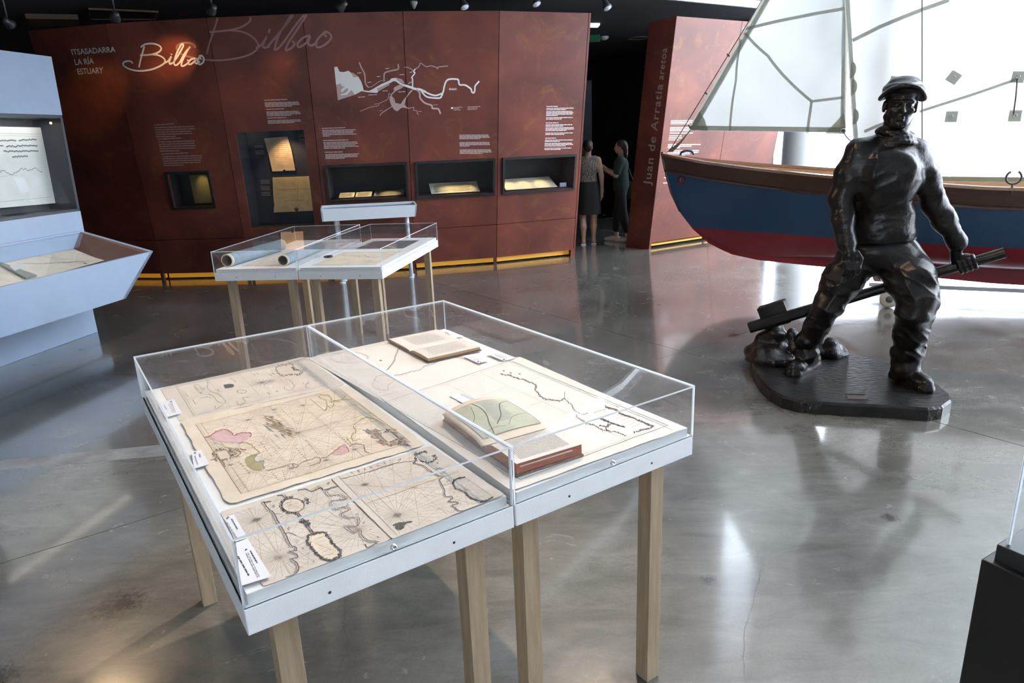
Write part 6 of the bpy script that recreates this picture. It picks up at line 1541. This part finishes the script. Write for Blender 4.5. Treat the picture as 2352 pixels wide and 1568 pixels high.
# ---- bronze statue
def bronze():
    m = bpy.data.materials.new('dark_bronze'); m.use_nodes = True
    nt = m.node_tree; N = nt.nodes; L = nt.links; b = N['Principled BSDF']
    tc = N.new('ShaderNodeTexCoord'); t = N.new('ShaderNodeTexNoise'); t.inputs['Scale'].default_value = 7; t.inputs['Detail'].default_value = 6; L.new(tc.outputs['Object'], t.inputs['Vector'])
    r = N.new('ShaderNodeValToRGB'); r.color_ramp.elements[0].position = .35; r.color_ramp.elements[0].color = (.011, .011, .013, 1); r.color_ramp.elements[1].position = .75; r.color_ramp.elements[1].color = (.030, .027, .026, 1)
    L.new(t.outputs['Fac'], r.inputs['Fac']); L.new(r.outputs['Color'], b.inputs['Base Color'])
    b.inputs['Metallic'].default_value = .6; b.inputs['Specular IOR Level'].default_value = .6
    r2 = N.new('ShaderNodeValToRGB'); r2.color_ramp.elements[0].color = (.22, .22, .22, 1); r2.color_ramp.elements[1].color = (.40, .40, .40, 1); L.new(t.outputs['Fac'], r2.inputs['Fac']); L.new(r2.outputs['Color'], b.inputs['Roughness'])
    t3 = N.new('ShaderNodeTexNoise'); t3.inputs['Scale'].default_value = 55; t3.inputs['Detail'].default_value = 3; L.new(tc.outputs['Object'], t3.inputs['Vector'])
    bp = N.new('ShaderNodeBump'); bp.inputs['Strength'].default_value = .10; bp.inputs['Distance'].default_value = .02; L.new(t3.outputs['Fac'], bp.inputs['Height']); L.new(bp.outputs[0], b.inputs['Normal'])
    return m
BRONZE = bronze()
ZS = .085
stt = thing('bronze_statue', (2.25, 4.4, 0), 'dark bronze statue of a capped worker leaning on a pole', 'statue')
tp = [(1727, 818), (1734, 845), (1750, 872), (1772, 893), (1800, 908), (1840, 918), (1890, 922), (1960, 926), (2050, 930), (2130, 936), (2162, 931), (2182, 917), (2178, 904), (2155, 885), (2125, 868), (2055, 838), (2000, 822), (1935, 806), (1880, 794), (1800, 775), (1748, 785)]
ctr_ = atz(1955, 870, ZS); mb = MB(); top = [atz(x, y, ZS) for x, y in tp]; n_ = len(top)
mid_ = [p+(ctr_-p)*-.018+[0, 0, -.016] for p in top]; bot = [np.array([q[0], q[1], 0.]) for q in mid_]
mb.add(top, [list(range(n_))[::-1]]); b0 = len(mb.v)
mb.add(top+mid_+bot, [(k*n_+i, k*n_+(i+1) % n_, (k+1)*n_+(i+1) % n_, (k+1)*n_+i) for k in range(2) for i in range(n_)]+[list(range(2*n_, 3*n_))]); 
BASEM = mat('bronze_base', (.032, .031, .032), .30, .5, var=.35, vscale=10, bump=.5, bscale=22, stretch=(1, 2.4, 1))
o = mb.build('statue_base', BASEM, stt)
bm_ = bmesh.new(); bm_.from_mesh(o.data); bmesh.ops.recalc_face_normals(bm_, faces=bm_.faces); bm_.to_mesh(o.data); bm_.free()
for q in ([(1940, 902), (1985, 902), (1987, 906), (1942, 905)], [(1943, 908), (1988, 909), (1994, 918), (1948, 917)]):
    mb = MB(); mb.prism([atz(x, y, ZS+.0005) for x, y in q], (0, 0, .003)); mb.build('plaque', mat('plaque_bronze', (.12, .095, .085), .45, .6), stt)
PXY = aty
F_ = Field((1.70, 3.86, .075), (2.98, 4.82, 2.0), .0062)
# legs: trousers
hipL, hipR = PXY(1972, 590, 4.38), PXY(2064, 590, 4.32)
knL, knR = PXY(1902, 698, 4.40), PXY(2107, 690, 4.15)
anL, anR = PXY(1853, 800, 4.55), PXY(2080, 836, 4.25)
F_.chain([hipL, (hipL+knL)/2+[-.008, 0, .0], knL, (knL+anL)/2+[.004, .03, 0], anL], [.122, .112, .088, .073, .062], .04)
F_.chain([hipR, (hipR+knR)/2+[.012, -.01, 0], knR, (knR+anR)/2+[-.006, .02, .0], anR], [.134, .138, .108, .089, .076], .04)
F_.cone(knR+[-.02, -.02, -.06], (knR+anR)/2, .09, .085, .04)
F_.cone(anL+[0, 0, .05], anL+[0, -.012, -.045], .066, .076, .012); F_.cone(anR+[0, 0, .06], anR+[0, -.012, -.035], .080, .090, .012)
F_.cone(anL+[.02, 0, .075], anL+[-.015, -.01, .060], .075, .072, .010); F_.cone(anR+[.02, 0, .10], anR+[-.02, -.01, .085], .088, .086, .010)
# pelvis, belly, chest
pel, bel, chs = PXY(2015, 575, 4.34), PXY(2026, 500, 4.29), PXY(2034, 410, 4.24)
TB = np.array([unit([.95, -.31, 0]), unit([.31, .95, 0]), [0, 0, 1]])      # torso frame: image right, away, up
F_.ell(pel, (.205, .150, .150), TB, .05)
FOLD1 = lambda X, Y, Z: -np.clip((1.02-Z)/.15, 0, 1)*np.clip((Z-.16)/.08, 0, 1)*(.016*(ridge(5*X+3*Z+7, 5*Y, 9*Z-4*X)-.35)+.008*(ridge(13*X+6*Z, 12*Y, 19*Z+9*X)-.4))
F_.band(FOLD1, .05)
# shoes
def shoe(heel, toe, an, w):
    heel, toe = np.asarray(heel), np.asarray(toe); m_ = (heel+toe)/2
    F_.chain([heel+[0, 0, .050], m_+[0, 0, .056], toe+[0, 0, .042]], [.046*w, .052*w, .046*w], .02); F_.cone(an+[0, 0, -.02], m_*.6+heel*.4+[0, 0, .07], .060*w, .058*w, .02); F_.ell(toe*.85+heel*.15+[0, 0, .047], (.056*w, .060*w, .044*w), None, .02)
    F_.chain([heel+[0, 0, .010], m_+[0, 0, .010], toe+[0, 0, .010]], [.052*w, .058*w, .056*w], .004)
shoe(atz(1868, 838, ZS), atz(1826, 864, ZS)+np.array([0, .03, 0]), anL, 1.05); shoe(atz(2066, 868, ZS)+np.array([.0, .03, 0]), atz(2124, 897, ZS), anR, 1.05)
# sweater: its own volume blended only a little into the trousers so that the hem steps out
SW = Field((1.70, 3.86, .88), (2.98, 4.82, 1.80), .0062)
SW.ell(PXY(2020, 540, 4.32), (.204, .154, .13), TB, .05); SW.ell(bel, (.184, .140, .20), TB, .06); SW.ell(chs, (.196, .140, .20), TB, .06); SW.ell(PXY(2038, 357, 4.26), (.205, .112, .09), TB, .06)
SW.ell(PXY(2036, 385, 4.14), (.15, .035, .09), TB, .07)
hemz = float(PXY(2012, 557, 4.2)[2]); X, Y, Z = SW.grid((slice(None),)*3); hp = (hemz-Z+.10*(X-2.3)*.5).astype(np.float32); SW.V = np.maximum(SW.V, hp+np.zeros_like(SW.V))
shL, elL, wrL = PXY(1973, 352, 4.25), PXY(1932, 455, 4.28), PXY(1944, 555, 4.19)
shR, elR, wrR = PXY(2098, 354, 4.23), PXY(2144, 465, 4.26), PXY(2196, 552, 4.245)
SW.cone(PXY(2042, 322, 4.27), shL+[0, 0, .03], .055, .050, .05); SW.cone(PXY(2066, 322, 4.25), shR+[0, 0, .03], .055, .050, .05)
SW.chain([shL, (shL+elL)/2+[-.008, 0, 0], elL], [.080, .077, .070], .035); SW.chain([shR, (shR+elR)/2+[.006, 0, 0], elR], [.080, .078, .071], .035)
SW.chain([elL, (elL+wrL)/2+[-.004, 0, 0], wrL], [.069, .063, .054], .03); SW.chain([elR, (elR+wrR)/2+[.004, 0, 0], wrR], [.070, .064, .054], .03)
FOLD2 = lambda X, Y, Z: -(.008*(ridge(8*X-2*Z+3, 8*Y, 5*Z+3*X)-.35)+.0048*(ridge(5*X+5*Z, 6*Y+4, 17*Z-9*X)-.4)+.002*(ridge(19*X, 19*Y, 31*Z)-.4))
SW.band(FOLD2, .04)
for w, e_ in ((wrL, elL), (wrR, elR)): u_ = unit(w-e_); SW.cone(w-u_*.022, w+u_*.012, .058, .060, .006)
# roll collar
nk = PXY(2053, 322, 4.25)
for k, (rr_, dz, tk) in enumerate([(.090, .050, .010), (.091, .030, .016), (.096, .006, .018), (.108, -.020, .018)]):
    cc = nk+np.array([.0, .0, dz]); ring = [cc+TB[0]*rr_*math.cos(a)+TB[1]*rr_*.95*math.sin(a)+[0, 0, .009*math.sin(2*a+1.3*k)-.016*math.cos(a)*(k < 2)] for a in np.linspace(0, 2*math.pi, 26)]
    for a, b in zip(ring[:-1], ring[1:]): SW.cone(a, b, tk, tk, .006 if k else .004)
sl = F_.region(SW.lo+1e-6, SW.lo+SW.h*(SW.n-1)); o_ = [int(round((SW.lo[i]-F_.lo[i])/F_.h)) for i in range(3)]
sl = tuple(slice(o_[i], min(F_.n[i], o_[i]+SW.n[i])) for i in range(3)); ss = tuple(slice(0, sl[i].stop-sl[i].start) for i in range(3))
F_.mix(sl, SW.V[ss], .006, False); del SW
# right-image hand around the pole
hA, hB = PXY(1722, 752, 4.9), PXY(2308, 580, 4.15); hd = unit(hB-hA)
Hc = hA+hd*(np.linalg.norm(hB-hA)*.872); up_ = unit(np.array([0, 0, 1])-hd*hd[2]); fr_ = unit(np.cross(hd, up_))
if fr_[1] > 0: fr_ = -fr_
kt = Hc-hd*.012+up_*.050+fr_*.012
F_.cone(wrR, kt-hd*.03+up_*.004, .038, .032, .012); F_.ell(kt, (.052, .036, .022), np.array([hd, fr_, up_]), .012)
for k in range(4):
    o_ = hd*(-.038+.027*k)+fr_*.004; R0 = .046-.001*k
    ang = [1.25, .60, -.15, -.85, -1.5]; pts = [Hc+o_+R0*(fr_*math.cos(a)+up_*math.sin(a)) for a in ang]; F_.chain(pts, [.0145, .0142, .0135, .0125, .011], .003)
pts = [kt-hd*.045-fr_*.01-up_*.01, Hc-hd*.035-fr_*.045+up_*.01, Hc+hd*.0-fr_*.044-up_*.018, Hc+hd*.02-fr_*.03-up_*.036]; F_.chain(pts, [.018, .016, .014, .012], .005)
# left-image hand hanging, fingers slightly curled
pm = PXY(1951, 582, 4.15); kn = PXY(1956, 604, 4.12); F_.cone(wrL, pm, .036, .040, .012); F_.ell((pm+kn)/2, (.046, .024, .052), TB, .012)
for k, (dx, ln) in enumerate([(-.036, .080), (-.012, .095), (.012, .090), (.034, .070)]):
    a = kn+TB[0]*dx; b = a+np.array([.004, -.014, -.42*ln]); c = b+np.array([.004, .010, -.38*ln]); e_ = c+np.array([0, .024, -.22*ln]); F_.chain([a, b, c, e_], [.0140, .0135, .0125, .0105], .003)
a = pm+TB[0]*.036+np.array([0, -.01, .01]); F_.chain([a, a+TB[0]*.018+np.array([0, -.018, -.035]), a+TB[0]*.014+np.array([0, -.022, -.078])], [.017, .0145, .0115], .006)
# head
hc = PXY(2069, 239, 4.19)
fd = unit([-.36, -.93, -.06]); rd = unit(np.cross(fd, [0, 0, 1]))
if rd[0] < 0: rd = -rd
upd = unit(np.cross(rd, fd)); upd = upd if upd[2] > 0 else -upd
rl = math.radians(4); rd, upd = math.cos(rl)*rd-math.sin(rl)*upd, math.cos(rl)*upd+math.sin(rl)*rd
HB = np.array([rd, fd, upd]); HSC = 1.02
H_ = lambda x, y, z: hc+(rd*x+fd*y+upd*z)*HSC
F_.cone(H_(0, -.02, -.06), nk, .068, .078, .02)
for sx in (-1, 1): F_.cone(H_(sx*.055, -.01, -.07), nk+fd*.05+rd*sx*.015, .014, .016, .02)
he = lambda c, r, k=.02, sub=False: F_.ell(H_(*c), np.array(r)*HSC, HB, k, sub)
hcn = lambda a, b, ra, rb, k=.01, sub=False: F_.cone(H_(*a), H_(*b), ra*HSC, rb*HSC, k, sub)
he((0, -.012, .03), (.078, .100, .095)); he((0, .026, -.045), (.062, .070, .085)); he((0, .050, -.098), (.042, .038, .030), .025); hcn((-.058, .0, -.07), (-.025, .070, -.108), .018, .018, .02); hcn((.058, .0, -.07), (.025, .070, -.108), .018, .018, .02)
for sx in (-1, 1):
    he((sx*.046, .064, -.030), (.022, .024, .018), .015)
    he((sx*.031, .106, -.006), (.022, .020, .013), .008, True); he((sx*.031, .080, -.007), (.0165, .0135, .0105), .003)
    hcn((sx*.016, .094, .002), (sx*.046, .084, -.002), .0045, .004, .003)
    he((sx*.081, -.008, -.015), (.011, .022, .034), .006); he((sx*.092, .0, -.015), (.007, .011, .018), .004, True)
    hcn((sx*.010, .097, .016), (sx*.050, .078, .014), .010, .009, .008)
    hcn((sx*.014, .110, -.037), (sx*.012, .102, -.030), .008, .008, .005)
    hcn((sx*.026, .104, -.046), (sx*.038, .090, -.082), .004, .004, .012, True)
hcn((0, .098, .012), (0, .126, -.034), .0085, .0125, .006)
he((0, .098, -.070), (.025, .011, .0060), .004); he((0, .096, -.083), (.021, .011, .0075), .004); he((0, .112, -.0768), (.025, .012, .0018), .002, True); he((0, .084, -.110), (.022, .020, .017), .012); he((0, .106, -.094), (.02, .008, .004), .006, True)
# cap with drooping brim
he((0, -.018, .082), (.100, .110, .055), .012); he((0, -.02, .112), (.080, .092, .040), .02)
for k in range(72):
    a0, a1 = 2*math.pi*k/72, 2*math.pi*(k+1)/72
    pb = lambda a: (.112*math.sin(a), .010+.112*math.cos(a), .070+.030*math.cos(a)-.040*abs(math.sin(a))**2.5)
    hcn(pb(a0), pb(a1), .0080, .0080, .006); q_ = pb(a0); hcn((q_[0]*.55, q_[1]*.55-.008, .092+.012*math.cos(a0)), q_, .020, .0085, .010)
he((0, .0, .078), (.106, .108, .030), .02)
FOLD3 = lambda X, Y, Z: -.006*(ridge(6*X+3, 9*Y, 28*Z)-.4)
F_.band(FOLD3, .03, hc+[-.2, -.2, .10], hc+[.2, .2, .25])
V_, Fc = F_.mesh(); np_mesh('figure', V_, Fc, BRONZE, stt); del F_
# pole with a heavy block head resting on a rock
mb = MB(); L_ = np.linalg.norm(hB-hA); sd = unit(np.cross(hd, [0, 0, 1])); uu_ = unit(np.cross(sd, hd))
secs = [(0, .040, .034), (.30, .038, .032), (.55, .034, .032), (1, .034, .034)]; V = []
for t, a, b in secs:
    for k in range(12):
        th = 2*math.pi*k/12; sq = 1/max(abs(math.cos(th)), abs(math.sin(th))) if t < .4 else 1; sq = min(sq, 1.25); V.append(hA+hd*L_*t+sd*b*math.cos(th)*sq+uu_*a*math.sin(th)*sq)
mb.add(V, [(i*12+k, i*12+(k+1) % 12, (i+1)*12+(k+1) % 12, (i+1)*12+k) for i in range(3) for k in range(12)], 0, True); mb.add(V[:12], [list(range(12))[::-1]]); mb.add(V[-12:], [list(range(12))]); mb.build('pole', BRONZE, stt, .004)
bc = PXY(1779, 735, 4.86); mb = MB(); mb.box(bc+[0, 0, .045], hd*.10, sd*.05, uu_*.085); mb.build('block_head', BRONZE, stt, .01)
R2 = Field((1.65, 4.3, .07), (2.75, 5.3, .42), .014)
R2.cone(PXY(1779, 770, 4.90), (1.93, 4.92, .06), .10, .17, .04); R2.ell((1.92, 4.80, .10), (.17, .20, .10), None, .04); R2.cone(PXY(1822, 760, 4.78), PXY(1826, 800, 4.72), .035, .05, .02); R2.cone(PXY(1905, 782, 4.85), PXY(1912, 806, 4.80), .03, .07, .03); R2.ell(PXY(1910, 808, 4.86), (.13, .10, .06), None, .03)
def rough_(X, Y, Z): return .012*(np.sin(31*X+17*Z)*np.sin(27*Y-13*X)+.6*np.sin(53*Z+23*Y+9*X))
R2.disp(rough_, (1.6, 4.3, .07), (2.8, 5.3, .42)); V_, Fc = R2.mesh(); o = np_mesh('rock', V_, Fc, BASEM, stt, False)

# ================================================================== TWO VISITORS IN THE DARK PASSAGE
SKIN = mat('skin', (.50, .31, .23), .55); HAIR = mat('hair_dark', (.035, .022, .015), .5, bump=.3, bscale=80)
def body_mesh(name, parent, f): V_, Fc = f.mesh(); return np_mesh(name, V_, Fc, SKIN, parent)
def sub_mesh(name, parent, f, m): V_, Fc = f.mesh(); return np_mesh(name, V_, Fc, m, parent)
def person(kind, B0, fwd, label, H):
    """B0 floor point, fwd facing direction, H height"""
    B0 = np.array(B0, float); fwd = unit([*fwd, 0]); rt = np.array([fwd[1], -fwd[0], 0.]); s = H/1.66
    t = thing('person', B0, label, 'person'); G = lambda x, y, z: B0+(rt*x+fwd*y)*s+np.array([0, 0, z*s])
    Bs = np.array([rt, fwd, [0, 0, 1]])
    lo, hi = B0+[-.5, -.5, -.01], B0+[.5, .5, 1.75]; h = .0125
    f = Field(lo, hi, h); E = lambda ff, c, r, k=.03: ff.ell(G(*c), np.array(r)*s, Bs, k); C = lambda ff, a, b, ra, rb, k=.02: ff.cone(G(*a), G(*b), ra*s, rb*s, k)
    walk = kind == 'side'
    # legs
    for sx in (-1, 1):
        fx, fy = sx*.085, (.10*sx if walk else .03*sx)
        C(f, (sx*.085, 0, .84), (sx*.09, fy*.5+.01, .46), .085, .055, .03); C(f, (sx*.09, fy*.5+.01, .46), (fx, fy-.02, .30), .052, .056, .02); C(f, (fx, fy-.02, .30), (fx, fy-.02, .09), .054, .034, .02); C(f, (fx, fy-.03, .05), (fx, fy+.15, .03), .036, .028, .02)
    E(f, (0, 0, .90), (.165, .11, .12), .05); E(f, (0, .0, 1.05), (.135, .095, .15), .05); E(f, (0, .0, 1.25), (.165, .105, .15), .05); C(f, (-.14, 0, 1.36), (.14, 0, 1.36), .05, .05, .04)
    C(f, (0, -.005, 1.38), (0, .005, 1.50), .052, .048, .03); E(f, (0, .015, 1.565), (.070, .088, .100), .02); E(f, (0, .055, 1.52), (.052, .048, .060), .02); C(f, (0, .095, 1.56), (0, .112, 1.535), .010, .014, .01)
    for sx in (-1, 1): E(f, (sx*.072, .01, 1.55), (.010, .018, .028), .01)
    for sx in (-1, 1):
        if walk: el, wr, hd_ = (sx*.20, .06, 1.12), (sx*.10, .24, 1.20), (sx*.05, .30, 1.25)
        else: el, wr, hd_ = (sx*.215, -.03, 1.10), (sx*.225, .03, .86), (sx*.22, .05, .78)
        C(f, (sx*.165, 0, 1.35), el, .050, .040, .03); C(f, el, wr, .040, .028, .02); C(f, wr, hd_, .027, .032, .015)
        d_ = np.array(hd_)-np.array(wr); d_ = d_/np.linalg.norm(d_)
        for k in range(4):
            o_ = np.array([0, (k-1.5)*.017, 0]) if not walk else np.array([(k-1.5)*.012, 0, (k-1.5)*.012]); p0 = np.array(hd_)+o_; p1 = p0+d_*(.055+.008*(1.5-abs(k-1.5))); p2 = p1+d_*.022+np.array([-sx*.012, 0, 0]); C(f, p0, p1, .0125, .0115, .005); C(f, p1, p2, .0115, .010, .004)
        C(f, np.array(wr)+d_*.02, np.array(wr)+d_*.05+np.array([-sx*.02, .03, 0]), .013, .011, .008)
    body_mesh('body', t, f)
    # hair
    g = Field(lo, hi, h); E(g, (0, -.012, 1.592), (.082, .095, .088), .02); E(g, (0, -.07, 1.54), (.06, .045, .06), .03)
    if kind == 'back': E(g, (0, -.10, 1.585), (.045, .035, .045), .02)
    else: E(g, (0, -.075, 1.46), (.055, .04, .09), .03)
    g.ell(G(0, .10, 1.52), np.array((.075, .075, .085))*s, Bs, .01, True); sub_mesh('hair', t, g, HAIR)
    return t, G, lo, hi, h, E, C, Bs, s, f
# woman seen from behind: patterned sleeveless top, black skirt, sandals
w0 = atz(1349, 561); t, G, lo, hi, h, E, C, Bs, s, f = person('back', w0+[0.02, 0, 0], (.08, 1), 'person from behind in patterned sleeveless top and black skirt in passage', 1.66)
PAT = bpy.data.materials.new('patterned_cloth'); PAT.use_nodes = True; nt = PAT.node_tree; b = nt.nodes['Principled BSDF']; b.inputs['Roughness'].default_value = .8
tc = nt.nodes.new('ShaderNodeTexCoord'); wv = nt.nodes.new('ShaderNodeTexWave'); wv.inputs['Scale'].default_value = 14; wv.inputs['Distortion'].default_value = 5; wv.inputs['Detail'].default_value = 3; wv.inputs['Detail Scale'].default_value = 4
cr_ = nt.nodes.new('ShaderNodeValToRGB'); cr_.color_ramp.elements[0].position = .45; cr_.color_ramp.elements[0].color = (.05, .045, .04, 1); cr_.color_ramp.elements[1].position = .55; cr_.color_ramp.elements[1].color = (.42, .38, .32, 1)
nt.links.new(tc.outputs['Object'], wv.inputs['Vector']); nt.links.new(wv.outputs['Fac'], cr_.inputs['Fac']); nt.links.new(cr_.outputs['Color'], b.inputs['Base Color'])
g = Field(lo, hi, h); E(g, (0, 0, 1.05), (.150, .112, .15), .05); E(g, (0, 0, 1.25), (.178, .120, .155), .05); C(g, (-.115, 0, 1.375), (.115, 0, 1.375), .050, .050, .04); sub_mesh('sleeveless_top', t, g, PAT)
BLKC = mat('black_cloth', (.012, .012, .014), .8)
mb = MB(); rings = [(1.02, .150, .115), (.92, .182, .135), (.75, .195, .15), (.55, .205, .155), (.50, .205, .155)]; V = []
for z, a, b_ in rings:
    for k in range(28): th = 2*math.pi*k/28; V.append(G((a+.006*math.cos(9*th))*math.cos(th), (b_+.006*math.cos(7*th))*math.sin(th), z))
mb.add(V, [(i*28+k, i*28+(k+1) % 28, (i+1)*28+(k+1) % 28, (i+1)*28+k) for i in range(4) for k in range(28)], 0, True); mb.build('skirt', BLKC, t)
for sx in (-1, 1):
    mb = MB(); c = G(sx*.085, .03*sx+.04, .010); mb.box(c, Bs[0]*.040, Bs[1]*.125, [0, 0, .011]); mb.build('sandal_sole', mat('sandal_white', (.7, .68, .62), .6), t, .006)
    mb = MB(); mb.tube([G(sx*.085-.04, .03*sx-.03, .02), G(sx*.085-.03, .03*sx-.03, .10), G(sx*.085+.03, .03*sx-.03, .10), G(sx*.085+.04, .03*sx-.03, .02)], .008, 6); mb.build('sandal_strap', mat('strap_tan', (.30, .18, .10), .6), t)
# person in profile: dark green top, dark trousers, shoulder bag, white shoes
m0 = atz(1420, 556)+np.array([.05, .06, 0]); t, G, lo, hi, h, E, C, Bs, s, f = person('side', m0, (-.96, .28), 'person in profile with dark green top and olive bag in passage', 1.63)
GRN_C = mat('dark_green_cloth', (.020, .045, .038), .85); TRO = mat('dark_trousers', (.016, .016, .020), .85)
g = Field(lo, hi, h); E(g, (0, 0, .95), (.185, .135, .16), .05); E(g, (0, 0, 1.1), (.165, .125, .15), .05); E(g, (0, 0, 1.27), (.185, .125, .145), .05); C(g, (-.14, 0, 1.365), (.14, 0, 1.365), .058, .058, .04)
for sx in (-1, 1): C(g, (sx*.165, 0, 1.35), (sx*.195, .045, 1.17), .066, .058, .03)
sub_mesh('loose_top', t, g, GRN_C)
g = Field(lo, hi, h); E(g, (0, 0, .90), (.175, .12, .12), .05)
for sx in (-1, 1): fy = .10*sx; C(g, (sx*.085, 0, .84), (sx*.09, fy*.5+.01, .46), .098, .082, .03); C(g, (sx*.09, fy*.5+.01, .46), (sx*.085, fy-.02, .22), .080, .074, .03)
sub_mesh('trousers', t, g, TRO)
for sx in (-1, 1):
    g = Field(lo, hi, .009); C(g, (sx*.085, .10*sx-.045, .045), (sx*.085, .10*sx+.06, .045), .044, .042, .03); C(g, (sx*.085, .10*sx+.06, .04), (sx*.085, .10*sx+.17, .035), .042, .032, .03); g.ell(G(sx*.085, .1*sx-.03, .12), np.array((.038, .05, .045))*s, Bs, .01, True); sub_mesh('shoe', t, g, mat('shoe_white', (.62, .57, .48), .6))
bg = thing('shoulder_bag', G(.24, -.08, .80), 'olive shoulder bag hanging at the side of profile visitor', 'bag')
g = Field(lo, hi, h); E(g, (.235, -.08, .86), (.055, .16, .14), .03); E(g, (.235, -.08, .78), (.06, .15, .08), .03); V_, Fc = g.mesh(); np_mesh('bag_body', V_, Fc, mat('olive_canvas', (.09, .085, .04), .8), bg)
mb = MB(); mb.tube([G(.235, -.2, .95), G(.20, -.08, 1.25), G(.13, -.02, 1.42), G(.19, .05, 1.25), G(.235, .05, .95)], .012, 8); mb.build('strap', mat('olive_canvas', (.09, .085, .04), .8), bg)
